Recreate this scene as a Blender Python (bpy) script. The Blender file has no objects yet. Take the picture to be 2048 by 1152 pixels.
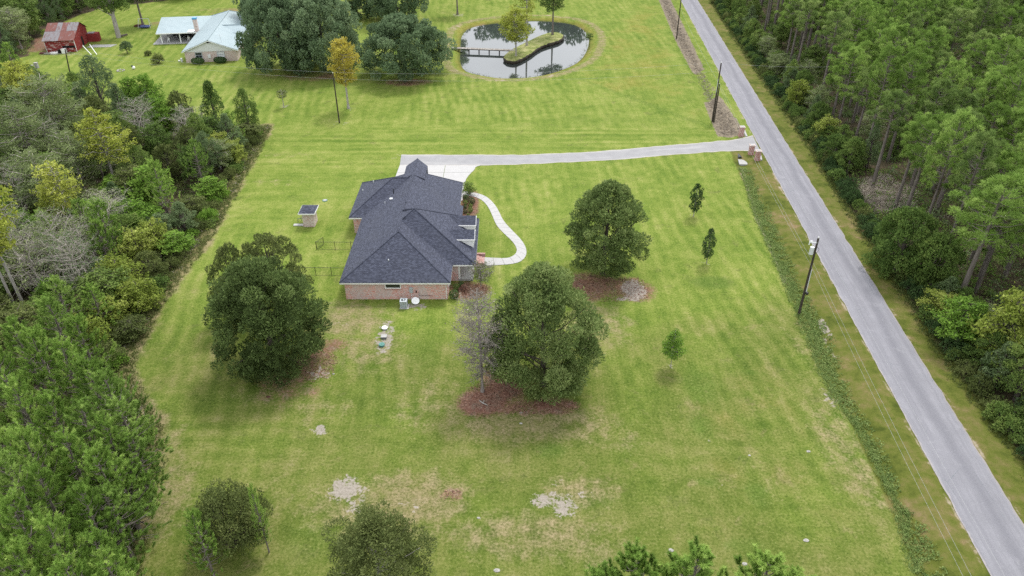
import bpy, math, random
import numpy as np
from mathutils import Vector, noise as mnoise

R = math.radians
sc = bpy.context.scene
COL = sc.collection

# ------------------------------------------------------------------ camera
FPX = 1493.0                       # focal length in pixels of a 2048 px wide picture
PITCH = math.atan(986 / 1493.0)    # below the horizon
CAMH = 52.0
cam_d = bpy.data.cameras.new('camera')
cam = bpy.data.objects.new('camera', cam_d)
COL.objects.link(cam)
cam.location = (0, 0, CAMH)
cam.rotation_euler = (math.pi / 2 - PITCH, 0, 0)
cam_d.sensor_width = 36.0
cam_d.lens = 36.0 * FPX / 2048.0
cam_d.clip_start = 0.5
cam_d.clip_end = 6000
sc.camera = cam

# ------------------------------------------------------------------ sky, sun, exposure (bright overcast)
SUN_EL, SUN_AZ = R(58), R(25)      # azimuth from +Y towards +X
world = bpy.data.worlds.new('World')
sc.world = world
world.use_nodes = True
wn = world.node_tree
wn.nodes.clear()
w_out = wn.nodes.new('ShaderNodeOutputWorld')
w_bg = wn.nodes.new('ShaderNodeBackground')
w_sky = wn.nodes.new('ShaderNodeTexSky')
w_sky.sky_type = 'NISHITA'
w_sky.sun_disc = False
w_sky.sun_elevation = SUN_EL
w_sky.sun_rotation = SUN_AZ
w_sky.air_density = 1.0
w_sky.dust_density = 3.0
w_sky.ozone_density = 1.0
w_hs = wn.nodes.new('ShaderNodeHueSaturation')
w_hs.inputs['Saturation'].default_value = 0.30
w_hs.inputs['Value'].default_value = 1.0
w_tc = wn.nodes.new('ShaderNodeTexCoord')
w_no = wn.nodes.new('ShaderNodeTexNoise')
w_no.inputs['Scale'].default_value = 3.0
w_no.inputs['Detail'].default_value = 5.0
w_mr = wn.nodes.new('ShaderNodeMapRange')
w_mr.inputs['From Min'].default_value = 0.4
w_mr.inputs['From Max'].default_value = 0.7
w_mr.inputs['To Min'].default_value = 0.50
w_mr.inputs['To Max'].default_value = 0.92
w_mx = wn.nodes.new('ShaderNodeMix')
w_mx.data_type = 'RGBA'
w_mx.inputs['B'].default_value = (9.0, 9.25, 9.6, 1)
wn.links.new(w_sky.outputs['Color'], w_hs.inputs['Color'])
wn.links.new(w_tc.outputs['Generated'], w_no.inputs['Vector'])
wn.links.new(w_no.outputs['Fac'], w_mr.inputs['Value'])
wn.links.new(w_mr.outputs['Result'], w_mx.inputs['Factor'])
wn.links.new(w_hs.outputs['Color'], w_mx.inputs['A'])
wn.links.new(w_mx.outputs['Result'], w_bg.inputs['Color'])
w_bg.inputs['Strength'].default_value = 0.118
wn.links.new(w_bg.outputs['Background'], w_out.inputs['Surface'])

sun_d = bpy.data.lights.new('sun', 'SUN')
sun_d.energy = 1.5
sun_d.angle = R(11)
sun_d.color = (1.0, 0.97, 0.92)
sun = bpy.data.objects.new('sun', sun_d)
COL.objects.link(sun)
sun.location = (40, 60, 120)
_sd = Vector((math.sin(SUN_AZ) * math.cos(SUN_EL), math.cos(SUN_AZ) * math.cos(SUN_EL), math.sin(SUN_EL)))
sun.rotation_euler = _sd.to_track_quat('Z', 'Y').to_euler()

sc.view_settings.view_transform = 'Standard'
sc.view_settings.look = 'None'
sc.view_settings.gamma = 1.0
sc.view_settings.use_curve_mapping = False
sc.view_settings.exposure = 0.92
sc.cycles.max_bounces = 6
sc.cycles.diffuse_bounces = 3
sc.cycles.transparent_max_bounces = 4
sc.cycles.use_denoising = False
sc.cycles.denoiser = 'OPENIMAGEDENOISE'
sc.cycles.denoising_input_passes = 'RGB_ALBEDO_NORMAL'
sc.cycles.denoising_prefilter = 'ACCURATE'

# ------------------------------------------------------------------ survey helpers: sight lines to places on the ground
_c, _s = math.cos(PITCH), math.sin(PITCH)


def sight(u, v):
    dx, dy = (u - 1024) / FPX, (576 - v) / FPX
    return dx, _c + dy * _s, -_s + dy * _c


def G(u, v, z=0.0):
    d = sight(u, v)
    t = (z - CAMH) / d[2]
    return (d[0] * t, d[1] * t)


def GL(pts, z=0.0):
    return [G(u, v, z) for u, v in pts]


def height_at(y, v, u=1024):
    d = sight(u, v)
    return CAMH + y * d[2] / d[1]


def proj(x, y, z):
    dz = z - CAMH
    dep = y * _c - dz * _s
    if dep < 1:
        return (-9999, -9999)
    return 1024 + FPX * x / dep, 576 - FPX * (y * _s + dz * _c) / dep


def metres(px, x, y, z=0):
    return px * (y * _c - (z - CAMH) * _s) / FPX


# ------------------------------------------------------------------ node helpers
class NT:
    def __init__(self, name, rough=0.8, spec=0.3):
        self.m = bpy.data.materials.new(name)
        self.m.use_nodes = True
        self.t = self.m.node_tree
        self.b = self.t.nodes['Principled BSDF']
        self.b.inputs['Roughness'].default_value = rough
        self.b.inputs['Specular IOR Level'].default_value = spec

    def n(self, typ, **kw):
        nd = self.t.nodes.new(typ)
        for k, v in kw.items():
            setattr(nd, k, v)
        return nd

    def l(self, a, b):
        self.t.links.new(a, b)

    def val(self, sock, v):
        if isinstance(v, (int, float)):
            sock.default_value = v
        elif isinstance(v, (tuple, list)):
            sock.default_value = (*v, 1.0) if len(v) == 3 and sock.type == 'RGBA' else v
        else:
            self.l(v, sock)

    def pos(self):
        return self.n('ShaderNodeNewGeometry').outputs['Position']

    def uv(self):
        return self.n('ShaderNodeUVMap', uv_map='UVMap').outputs['UV']

    def obj(self):
        return self.n('ShaderNodeTexCoord').outputs['Object']

    def mapping(self, vec, scale=(1, 1, 1), rot=(0, 0, 0), loc=(0, 0, 0)):
        nd = self.n('ShaderNodeMapping')
        self.l(vec, nd.inputs['Vector'])
        nd.inputs['Scale'].default_value = scale
        nd.inputs['Rotation'].default_value = rot
        nd.inputs['Location'].default_value = loc
        return nd.outputs['Vector']

    def noise(self, vec, scale, detail=4, rough=0.55, dist=0.0):
        nd = self.n('ShaderNodeTexNoise')
        self.l(vec, nd.inputs['Vector'])
        nd.inputs['Scale'].default_value = scale
        nd.inputs['Detail'].default_value = detail
        nd.inputs['Roughness'].default_value = rough
        nd.inputs['Distortion'].default_value = dist
        return nd.outputs['Fac']

    def math(self, op, a, b=0.0, c=None, clamp=False):
        nd = self.n('ShaderNodeMath', operation=op)
        nd.use_clamp = clamp
        self.val(nd.inputs[0], a)
        self.val(nd.inputs[1], b)
        if c is not None:
            self.val(nd.inputs[2], c)
        return nd.outputs[0]

    def rng(self, v, a, b, c=0.0, d=1.0, smooth=True):
        nd = self.n('ShaderNodeMapRange')
        nd.interpolation_type = 'SMOOTHSTEP' if smooth else 'LINEAR'
        self.val(nd.inputs['Value'], v)
        nd.inputs['From Min'].default_value = a
        nd.inputs['From Max'].default_value = b
        nd.inputs['To Min'].default_value = c
        nd.inputs['To Max'].default_value = d
        return nd.outputs['Result']

    def mix(self, f, a, b, mode='MIX'):
        nd = self.n('ShaderNodeMix', data_type='RGBA', blend_type=mode)
        self.val(nd.inputs['Factor'], f)
        self.val(nd.inputs['A'], a)
        self.val(nd.inputs['B'], b)
        return nd.outputs['Result']

    def ramp(self, f, stops):
        nd = self.n('ShaderNodeValToRGB')
        e = nd.color_ramp.elements
        while len(e) < len(stops):
            e.new(0.5)
        for k, (p, c) in enumerate(stops):
            e[k].position = p
            e[k].color = (*c, 1)
        self.l(f, nd.inputs['Fac'])
        return nd.outputs['Color']

    def attr(self, name):
        return self.n('ShaderNodeAttribute', attribute_name=name)

    def sep(self, col):
        nd = self.n('ShaderNodeSeparateColor')
        self.l(col, nd.inputs[0])
        return nd.outputs

    def bump(self, h, strength=0.3, dist=0.05):
        nd = self.n('ShaderNodeBump')
        nd.inputs['Strength'].default_value = strength
        nd.inputs['Distance'].default_value = dist
        self.l(h, nd.inputs['Height'])
        self.l(nd.outputs['Normal'], self.b.inputs['Normal'])

    def color(self, c):
        self.val(self.b.inputs['Base Color'], c)
        return self.m


def plain(name, c, rough=0.7, spec=0.3, var=0.25, scale=3.0, metallic=0.0):
    t = NT(name, rough, spec)
    p = t.pos()
    f = t.noise(p, scale, 5)
    d = tuple(x * (1 - var) for x in c)
    l_ = tuple(min(1, x * (1 + var)) for x in c)
    t.b.inputs['Metallic'].default_value = metallic
    return t.color(t.ramp(f, [(0.3, d), (0.7, l_)]))


def leaf_mat(name, dark, mid, light, trans=0.35):
    t = NT(name, 0.75, 0.12)
    a = t.attr('tint').outputs['Fac']
    o = t.n('ShaderNodeObjectInfo').outputs['Random']
    f = t.math('ADD', a, t.math('MULTIPLY', t.math('SUBTRACT', o, 0.5), 0.42))
    dark, mid, light = [tuple(x * 1.38 for x in q) for q in (dark, mid, light)]
    col = t.ramp(f, [(0.05, dark), (0.5, mid), (0.95, light)])
    t.val(t.b.inputs['Base Color'], col)
    tr = t.n('ShaderNodeBsdfTranslucent')
    t.l(col, tr.inputs['Color'])
    mx = t.n('ShaderNodeMixShader')
    mx.inputs['Fac'].default_value = trans
    t.l(t.b.outputs['BSDF'], mx.inputs[1])
    t.l(tr.outputs['BSDF'], mx.inputs[2])
    t.l(mx.outputs['Shader'], t.t.nodes['Material Output'].inputs['Surface'])
    return t.m


def bark_mat(name, dark, light, scale=2.0):
    t = NT(name, 0.95, 0.1)
    p = t.mapping(t.obj(), (3, 3, 0.6))
    f = t.noise(p, scale, 6, 0.65)
    t.bump(f, 0.5, 0.05)
    return t.color(t.ramp(f, [(0.3, dark), (0.7, light)]))


# ------------------------------------------------------------------ materials
M = {}
M['oak'] = leaf_mat('oak_leaf', (0.046, 0.068, 0.022), (0.104, 0.149, 0.045), (0.218, 0.264, 0.098))
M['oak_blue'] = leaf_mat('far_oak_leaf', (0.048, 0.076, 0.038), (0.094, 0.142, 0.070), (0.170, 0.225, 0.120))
M['pine'] = leaf_mat('pine_needle', (0.072, 0.122, 0.024), (0.138, 0.220, 0.045), (0.245, 0.335, 0.088), 0.4)
M['young_pine'] = leaf_mat('young_needle', (0.085, 0.145, 0.026), (0.155, 0.250, 0.048), (0.265, 0.360, 0.088), 0.4)
M['pine_dark'] = leaf_mat('old_pine_needle', (0.062, 0.100, 0.027), (0.118, 0.176, 0.047), (0.205, 0.265, 0.085), 0.4)
M['cypress'] = leaf_mat('cypress_leaf', (0.130, 0.165, 0.026), (0.225, 0.258, 0.042), (0.330, 0.350, 0.075))
M['gold'] = leaf_mat('gold_cypress_leaf', (0.250, 0.205, 0.030), (0.360, 0.315, 0.060), (0.430, 0.390, 0.095))
M['broad'] = leaf_mat('broad_leaf', (0.048, 0.084, 0.021), (0.098, 0.153, 0.037), (0.182, 0.238, 0.064))
M['bright'] = leaf_mat('young_leaf', (0.070, 0.135, 0.020), (0.125, 0.220, 0.032), (0.210, 0.310, 0.060))
M['lime'] = leaf_mat('lime_leaf', (0.110, 0.150, 0.025), (0.195, 0.240, 0.045), (0.300, 0.330, 0.085))
M['grey_leaf'] = leaf_mat('grey_green_leaf', (0.090, 0.120, 0.046), (0.160, 0.200, 0.080), (0.245, 0.285, 0.130))
M['sage'] = leaf_mat('sage_leaf', (0.055, 0.088, 0.036), (0.098, 0.142, 0.062), (0.160, 0.205, 0.098))
M['olive'] = leaf_mat('olive_leaf', (0.050, 0.066, 0.020), (0.096, 0.120, 0.037), (0.175, 0.198, 0.070))
M['box'] = leaf_mat('clipped_leaf', (0.020, 0.040, 0.014), (0.036, 0.068, 0.022), (0.065, 0.105, 0.035), 0.2)
M['weed'] = leaf_mat('weed_leaf', (0.060, 0.105, 0.032), (0.125, 0.185, 0.055), (0.230, 0.285, 0.100))
M['dry'] = leaf_mat('dry_twig', (0.120, 0.100, 0.080), (0.220, 0.190, 0.155), (0.340, 0.300, 0.250), 0.1)
M['litter'] = leaf_mat('dead_leaf', (0.075, 0.036, 0.028), (0.135, 0.068, 0.052), (0.250, 0.150, 0.115), 0.1)
M['bark_oak'] = bark_mat('oak_bark', (0.060, 0.050, 0.042), (0.150, 0.130, 0.112))
M['bark_pine'] = bark_mat('pine_bark', (0.095, 0.080, 0.070), (0.230, 0.200, 0.180))
M['bark_pale'] = bark_mat('pale_bark', (0.230, 0.210, 0.185), (0.420, 0.395, 0.360))
M['bark_bare'] = bark_mat('bare_bark', (0.165, 0.146, 0.132), (0.325, 0.292, 0.268))
M['bark_dead'] = bark_mat('dead_twig_bark', (0.250, 0.225, 0.195), (0.430, 0.395, 0.350))
M['pole'] = bark_mat('creosote_pole', (0.028, 0.023, 0.018), (0.085, 0.072, 0.060), 3)
M['wood'] = bark_mat('grey_board', (0.180, 0.160, 0.140), (0.340, 0.310, 0.280), 4)
M['wood_dark'] = plain('wet_timber', (0.035, 0.028, 0.024), 0.7)
M['white'] = plain('white_paint', (0.80, 0.80, 0.79), 0.5, 0.4, 0.03, 1.5)
M['cream'] = plain('pale_siding', (0.66, 0.67, 0.67), 0.6, 0.3, 0.05, 1.5)
M['black'] = plain('black_metal', (0.015, 0.015, 0.016), 0.45, 0.5, 0.2)
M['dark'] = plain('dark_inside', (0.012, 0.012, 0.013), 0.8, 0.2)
M['glass'] = plain('window_glass', (0.020, 0.023, 0.028), 0.08, 0.6, 0.2, 0.5)
M['steel'] = plain('painted_steel', (0.40, 0.44, 0.46), 0.45, 0.5, 0.08)
M['galv'] = plain('galvanised_steel', (0.55, 0.57, 0.58), 0.4, 0.5, 0.1)
M['green_plastic'] = plain('green_plastic', (0.07, 0.20, 0.17), 0.5, 0.4, 0.15)
M['grey_plastic'] = plain('grey_plastic', (0.13, 0.14, 0.15), 0.5, 0.4, 0.15)
M['blue'] = plain('blue_metal', (0.06, 0.27, 0.50), 0.4, 0.5, 0.1)
M['navy'] = plain('navy_tarp', (0.02, 0.035, 0.12), 0.6, 0.3, 0.2)
M['car'] = plain('dark_car_paint', (0.018, 0.020, 0.024), 0.2, 0.6, 0.1)
M['tyre'] = plain('tyre_rubber', (0.012, 0.012, 0.012), 0.9, 0.2)
M['stone'] = plain('pale_stone', (0.34, 0.325, 0.30), 0.9, 0.2, 0.25, 8)
M['wire'] = plain('bare_wire', (0.36, 0.365, 0.37), 0.5, 0.4, 0.05)
M['mud'] = plain('wet_bank', (0.035, 0.028, 0.020), 0.8, 0.3, 0.4, 4)


def concrete(name, c, scale=1.5, dark=0.22):
    t = NT(name, 0.85, 0.25)
    p = t.pos()
    f = t.noise(p, scale, 6, 0.6)
    f2 = t.noise(p, 0.35, 3)
    g = t.noise(p, 25, 3, 0.7)
    col = t.ramp(f, [(0.25, tuple(x * (1 - dark) for x in c)), (0.75, c)])
    col = t.mix(t.rng(f2, 0.45, 0.75, 0, 0.35), col, tuple(x * 0.8 for x in c))
    col = t.mix(0.25, col, t.ramp(g, [(0.3, tuple(x * 0.8 for x in c)), (0.7, c)]))
    t.bump(g, 0.15, 0.01)
    return t.color(col)


M['slab'] = concrete('pale_concrete', (0.42, 0.413, 0.408), dark=0.16)
M['block'] = concrete('weathered_concrete', (0.38, 0.375, 0.365))


def road_mat():
    t = NT('worn_asphalt', 0.9, 0.25)
    p = t.pos()
    uv = t.uv()
    s = t.sep(uv)
    base = t.noise(p, 0.5, 5)
    fine = t.noise(p, 9, 4, 0.6)
    st = t.noise(t.mapping(uv, (1.6, 0.05, 1)), 1.6, 5, 0.6)
    big = t.noise(p, 0.06, 3)
    col = t.ramp(base, [(0.3, (0.195, 0.193, 0.215)), (0.7, (0.245, 0.242, 0.268))])
    col = t.mix(t.rng(st, 0.42, 0.64, 0, 0.75), col, (0.165, 0.163, 0.184))
    # darker wheel track on the right lane
    trk = t.math('ABSOLUTE', t.math('SUBTRACT', s[0], t.math('ADD', 3.3, t.math('MULTIPLY', t.math('SUBTRACT', big, 0.5), 2.2))))
    col = t.mix(t.rng(trk, 0.0, 0.95, 0.85, 0.0), col, (0.140, 0.139, 0.160))
    trk2 = t.math('ABSOLUTE', t.math('SUBTRACT', s[0], 1.25))
    col = t.mix(t.rng(trk2, 0.0, 0.7, 0.5, 0.0), col, (0.165, 0.163, 0.185))
    col = t.mix(t.rng(t.noise(p, 0.9, 4, 0.6, 0.6), 0.58, 0.75, 0, 0.5), col, (0.285, 0.281, 0.303))
    # crumbling sandy borders
    e1 = t.math('ADD', s[0], t.math('MULTIPLY', t.math('SUBTRACT', t.noise(p, 1.6, 5), 0.5), 0.5))
    col = t.mix(t.rng(e1, 0.02, 0.20, 0.6, 0.0), col, (0.40, 0.355, 0.33))
    e2 = t.math('SUBTRACT', 5.15, e1)
    col = t.mix(t.rng(e2, 0.02, 0.22, 0.6, 0.0), col, (0.32, 0.27, 0.235))
    col = t.mix(0.25, col, t.ramp(fine, [(0.3, (0.17, 0.168, 0.185)), (0.7, (0.29, 0.286, 0.308))]))
    # hairline cracks
    v = t.n('ShaderNodeTexVoronoi', feature='DISTANCE_TO_EDGE')
    t.l(t.mapping(p, (0.35, 0.12, 1)), v.inputs['Vector'])
    t.val(v.inputs['Scale'], 1.0)
    cr = t.math('ADD', v.outputs['Distance'], t.math('MULTIPLY', t.noise(p, 2.5, 4), 0.02))
    cr = t.math('MULTIPLY', t.rng(cr, 0.008, 0.016, 1, 0), t.rng(t.noise(p, 0.12, 2), 0.5, 0.6))
    col = t.mix(t.math('MULTIPLY', cr, 0.75), col, (0.09, 0.12, 0.13))
    t.bump(fine, 0.12, 0.01)
    return t.color(col)


def drive_mat():
    t = NT('driveway_asphalt', 0.9, 0.25)
    p = t.pos()
    s = t.sep(t.uv())
    col = t.ramp(t.noise(p, 0.6, 5), [(0.3, (0.228, 0.226, 0.234)), (0.7, (0.284, 0.28, 0.288))])
    fine = t.noise(p, 8, 5, 0.7)
    col = t.mix(0.2, col, t.ramp(fine, [(0.3, (0.2, 0.198, 0.206)), (0.7, (0.32, 0.316, 0.32))]))
    st = t.noise(t.mapping(t.uv(), (0.06, 2.2, 1)), 1.2, 4)
    col = t.mix(t.rng(st, 0.5, 0.68, 0, 0.5), col, (0.361, 0.357, 0.357))
    d = t.math('ABSOLUTE', t.math('SUBTRACT', s[1], 0.5))
    d = t.math('ADD', d, t.math('MULTIPLY', t.math('SUBTRACT', t.noise(p, 0.9, 5), 0.5), 0.10))
    col = t.mix(t.rng(d, 0.42, 0.50, 0, 0.8), col, (0.46, 0.42, 0.37))
    t.bump(fine, 0.12, 0.01)
    return t.color(col)


def brick_mat(name, c1, c2, mortar, grey=(0.34, 0.34, 0.335), greyamt=0.35):
    t = NT(name, 0.9, 0.2)
    uv = t.uv()
    b = t.n('ShaderNodeTexBrick')
    t.l(uv, b.inputs['Vector'])
    b.inputs['Scale'].default_value = 1.0
    b.inputs['Brick Width'].default_value = 0.21
    b.inputs['Row Height'].default_value = 0.075
    b.inputs['Mortar Size'].default_value = 0.008
    b.inputs['Bias'].default_value = 0.0
    b.inputs['Color1'].default_value = (0.0, 0.0, 0.0, 1)
    b.inputs['Color2'].default_value = (1, 1, 1, 1)
    b.inputs['Mortar'].default_value = (0.5, 0.5, 0.5, 1)
    f = t.sep(b.outputs['Color'])[0]
    col = t.ramp(f, [(0.0, c1), (0.35, c2), (0.65, grey), (0.85, mortar), (1.0, c1)])
    big = t.noise(t.mapping(uv, (0.55, 0.22, 1)), 0.9, 2)
    col = t.mix(t.rng(big, 0.48, 0.58, 0, greyamt * 1.25), col, grey)
    col = t.mix(b.outputs['Fac'], col, mortar)
    col = t.mix(t.rng(t.noise(t.pos(), 7, 4, 0.7), 0.35, 0.65, 0, 0.35), col, tuple(x * 0.7 for x in c2))
    t.bump(b.outputs['Fac'], -0.3, 0.01)
    return t.color(col)


def shingle_mat():
    t = NT('slate_shingle', 0.85, 0.3)
    uv = t.uv()
    b = t.n('ShaderNodeTexBrick')
    t.l(uv, b.inputs['Vector'])
    b.inputs['Scale'].default_value = 1.0
    b.inputs['Brick Width'].default_value = 0.27
    b.inputs['Row Height'].default_value = 0.13
    b.inputs['Mortar Size'].default_value = 0.014
    b.inputs['Mortar Smooth'].default_value = 0.4
    b.inputs['Color1'].default_value = (0, 0, 0, 1)
    b.inputs['Color2'].default_value = (1, 1, 1, 1)
    b.inputs['Mortar'].default_value = (0.4, 0.4, 0.4, 1)
    f = t.sep(b.outputs['Color'])[0]
    n2 = t.noise(uv, 2.4, 5, 0.75)
    f = t.math('ADD', t.math('MULTIPLY', f, 0.6), t.math('MULTIPLY', n2, 0.5))
    col = t.ramp(f, [(0.18, (0.026, 0.029, 0.046)), (0.5, (0.050, 0.056, 0.086)), (0.85, (0.096, 0.106, 0.152))])
    gr = t.noise(uv, 30, 2, 0.8)
    col = t.mix(0.2, col, t.ramp(gr, [(0.35, (0.02, 0.022, 0.03)), (0.65, (0.09, 0.098, 0.132))]))
    st = t.noise(uv, 0.25, 4)
    col = t.mix(t.rng(st, 0.45, 0.7, 0, 0.25), col, (0.070, 0.075, 0.098))
    col = t.mix(t.math('MULTIPLY', b.outputs['Fac'], 0.6), col, (0.018, 0.019, 0.025))
    t.bump(t.math('SUBTRACT', f, b.outputs['Fac']), 0.6, 0.03)
    return t.color(col)


def metal_roof_mat():
    t = NT('pale_metal_roof', 0.55, 0.4)
    s = t.sep(t.uv())
    rib = t.math('PINGPONG', s[0], 0.23)
    rb = t.rng(rib, 0.0, 0.05, 1, 0)
    col = t.ramp(t.noise(t.pos(), 0.5, 4), [(0.3, (0.248, 0.316, 0.341)), (0.7, (0.291, 0.36, 0.384))])
    col = t.mix(t.math('MULTIPLY', rb, 0.35), col, (0.217, 0.279, 0.304))
    t.bump(rb, 0.6, 0.04)
    return t.color(col)


def rust_mat(name, base, rust, amt):
    t = NT(name, 0.7, 0.3)
    uv = t.uv()
    s = t.sep(uv)
    rib = t.rng(t.math('PINGPONG', s[0], 0.09), 0, 0.09)
    f = t.noise(t.mapping(uv, (1.2, 0.5, 1)), 1.2, 6, 0.65)
    col = t.mix(t.rng(f, amt - 0.1, amt + 0.12), base, rust)
    t.bump(rib, 0.4, 0.03)
    return t.color(col)


def barn_mat():
    t = NT('red_barn_board', 0.85, 0.2)
    uv = t.uv()
    s = t.sep(uv)
    plank = t.rng(t.math('PINGPONG', s[0], 0.15), 0.0, 0.012, 1, 0)
    f = t.noise(t.mapping(uv, (0.7, 1.6, 1)), 1.3, 7, 0.75)
    col = t.ramp(t.noise(uv, 2.0, 4), [(0.3, (0.17, 0.020, 0.020)), (0.7, (0.25, 0.036, 0.033))])
    side = t.attr('worn').outputs['Fac']
    col = t.mix(t.math('MULTIPLY', t.rng(f, 0.50, 0.60), side), col, (0.50, 0.40, 0.38))
    col = t.mix(t.math('MULTIPLY', plank, 0.5), col, (0.09, 0.02, 0.02))
    return t.color(col)


M['road'] = road_mat()
M['drive'] = drive_mat()
M['brick'] = brick_mat('old_pink_brick', (0.62, 0.225, 0.185), (0.68, 0.335, 0.290), (0.72, 0.58, 0.55), (0.47, 0.455, 0.45), 0.50)
M['brick_red'] = brick_mat('red_brick', (0.36, 0.12, 0.10), (0.42, 0.19, 0.16), (0.52, 0.42, 0.40), (0.38, 0.28, 0.26), 0.25)
M['brick_mix'] = brick_mat('mixed_brick', (0.36, 0.16, 0.14), (0.58, 0.46, 0.42), (0.66, 0.60, 0.56), (0.60, 0.52, 0.48), 0.3)
M['shingle'] = shingle_mat()
M['metal_roof'] = metal_roof_mat()
M['rust'] = rust_mat('rusty_sheet', (0.20, 0.17, 0.175), (0.15, 0.055, 0.045), 0.38)
M['zinc'] = rust_mat('grey_sheet', (0.185, 0.175, 0.185), (0.13, 0.055, 0.048), 0.56)
M['barn'] = barn_mat()


def water_mat():
    t = NT('pond_water', 0.03, 0.5)
    t.b.inputs['IOR'].default_value = 2.3
    p = t.pos()
    n1 = t.noise(p, 1.6, 3)
    patch = t.rng(t.noise(p, 0.05, 3), 0.45, 0.6)
    t.bump(t.math('MULTIPLY', n1, patch), 0.05, 0.03)
    return t.color((0.035, 0.042, 0.040))


M['water'] = water_mat()


def ground_mat():
    t = NT('lawn', 0.95, 0.08)
    p = t.pos()
    a1, a2, a3 = t.attr('mask_one'), t.attr('mask_two'), t.attr('mask_three')
    s1, s2, s3 = t.sep(a1.outputs['Color']), t.sep(a2.outputs['Color']), t.sep(a3.outputs['Color'])
    sand, mulch, dry, lush = s1[0], s1[1], s1[2], a1.outputs['Alpha']
    floor_, verge, straw, cross = s2[0], s2[1], s2[2], a2.outputs['Alpha']
    wear, olive, pale = s3[0], s3[1], s3[2]
    big = t.noise(p, 0.030, 4, 0.55)
    mid = t.noise(p, 0.13, 5, 0.6)
    sml = t.noise(p, 0.75, 6, 0.65)
    fin = t.noise(p, 4.2, 6, 0.75)
    fib = t.noise(t.mapping(p, (1, 1, 0.1)), 11, 3, 0.8)
    # mowing: stripes down the plot and, in the side lawn, across it
    warp = t.n('ShaderNodeVectorMath', operation='ADD')
    t.l(p, warp.inputs[0])
    wv = t.n('ShaderNodeTexNoise')
    t.l(p, wv.inputs['Vector'])
    wv.inputs['Scale'].default_value = 0.03
    t.l(wv.outputs['Color'], warp.inputs[1])
    wp = warp.outputs[0]
    sa = t.noise(t.mapping(wp, (0.62, 0.030, 1), (0, 0, R(3))), 1.0, 5, 0.7)
    sb = t.noise(t.mapping(wp, (0.016, 0.62, 1), (0, 0, R(1))), 1.0, 4, 0.6)
    sc_ = t.noise(t.mapping(wp, (0.40, 0.018, 1), (0, 0, R(-24))), 1.1, 4, 0.6)
    stripe = t.math('ADD', t.math('MULTIPLY', sa, t.math('SUBTRACT', 1.0, cross)), t.math('MULTIPLY', sb, cross))
    sx = t.sep(wp)
    wob_ = t.math('MULTIPLY', t.noise(p, 0.03, 2), 3.5)
    band_a = t.math('SINE', t.math('MULTIPLY', t.math('ADD', t.math('ADD', sx[0], t.math('MULTIPLY', sx[1], 0.16)), wob_), 3.3))
    band_b = t.math('SINE', t.math('MULTIPLY', t.math('ADD', sx[1], wob_), 3.0))
    band = t.math('ADD', t.math('MULTIPLY', band_a, t.math('SUBTRACT', 1.0, cross)), t.math('MULTIPLY', band_b, cross))
    band = t.math('MULTIPLY', band, t.rng(t.noise(p, 0.045, 3), 0.40, 0.62))
    mot = t.math('ADD', t.math('MULTIPLY', sml, 0.40), t.math('MULTIPLY', fin, 0.60))
    mot = t.math('ADD', t.math('MULTIPLY', t.math('SUBTRACT', mot, 0.5), 1.7), 0.5)
    blo = t.noise(p, 0.42, 6, 0.72, 0.5)
    f = t.math('ADD', t.math('MULTIPLY', mid, 0.24), t.math('MULTIPLY', stripe, 0.26))
    f = t.math('ADD', f, t.math('MULTIPLY', mot, 0.24))
    f = t.math('ADD', f, t.math('MULTIPLY', blo, 0.26))
    f = t.math('ADD', t.math('MULTIPLY', t.math('SUBTRACT', f, 0.5), 1.7), 0.5)
    f = t.math('ADD', f, t.math('MULTIPLY', band, 0.052))
    green = t.ramp(f, [(0.32, (0.125, 0.200, 0.036)), (0.48, (0.220, 0.290, 0.064)), (0.60, (0.310, 0.355, 0.100)), (0.74, (0.420, 0.420, 0.165))])
    # worn, thinner turf in the foreground
    thin = t.ramp(f, [(0.30, (0.080, 0.122, 0.024)), (0.46, (0.150, 0.192, 0.046)), (0.58, (0.225, 0.240, 0.078)), (0.76, (0.350, 0.310, 0.160))])
    wf = t.math('ADD', wear, t.math('MULTIPLY', t.math('SUBTRACT', big, 0.5), 1.6))
    wf = t.math('ADD', wf, t.math('MULTIPLY', t.math('SUBTRACT', mid, 0.5), 0.9))
    col = t.mix(t.rng(wf, 0.2, 0.85), green, thin)
    # olive-gold bloom
    of = t.math('ADD', olive, t.math('MULTIPLY', t.math('SUBTRACT', mid, 0.5), 1.3))
    col = t.mix(t.rng(of, 0.35, 0.9, 0, 0.75), col, t.ramp(mot, [(0.35, (0.19, 0.175, 0.035)), (0.65, (0.36, 0.30, 0.085))]))
    # lush spots
    lf = t.math('ADD', lush, t.math('MULTIPLY', t.math('SUBTRACT', sml, 0.5), 0.8))
    col = t.mix(t.rng(lf, 0.3, 0.85, 0, 0.8), col, t.ramp(mot, [(0.35, (0.085, 0.150, 0.030)), (0.65, (0.165, 0.240, 0.055))]))
    # scattered darker and dry flecks everywhere
    sp = t.noise(p, 0.33, 5, 0.7, 0.4)
    sp2 = t.noise(p, 0.19, 6, 0.72, 0.6)
    col = t.mix(t.rng(sp2, 0.55, 0.72, 0, 0.62), col, t.ramp(mot, [(0.35, (0.095, 0.150, 0.030)), (0.65, (0.190, 0.250, 0.055))]))
    sp3 = t.noise(t.mapping(p, (1, 1, 1), (0, 0, 0), (31, 17, 0)), 0.26, 6, 0.75, 0.4)
    col = t.mix(t.math('MULTIPLY', t.rng(sp3, 0.56, 0.72, 0, 0.60), t.rng(wf, 0.0, 0.9, 0.25, 1.0)), col, t.ramp(mot, [(0.32, (0.23, 0.185, 0.085)), (0.68, (0.42, 0.35, 0.20))]))
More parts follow.
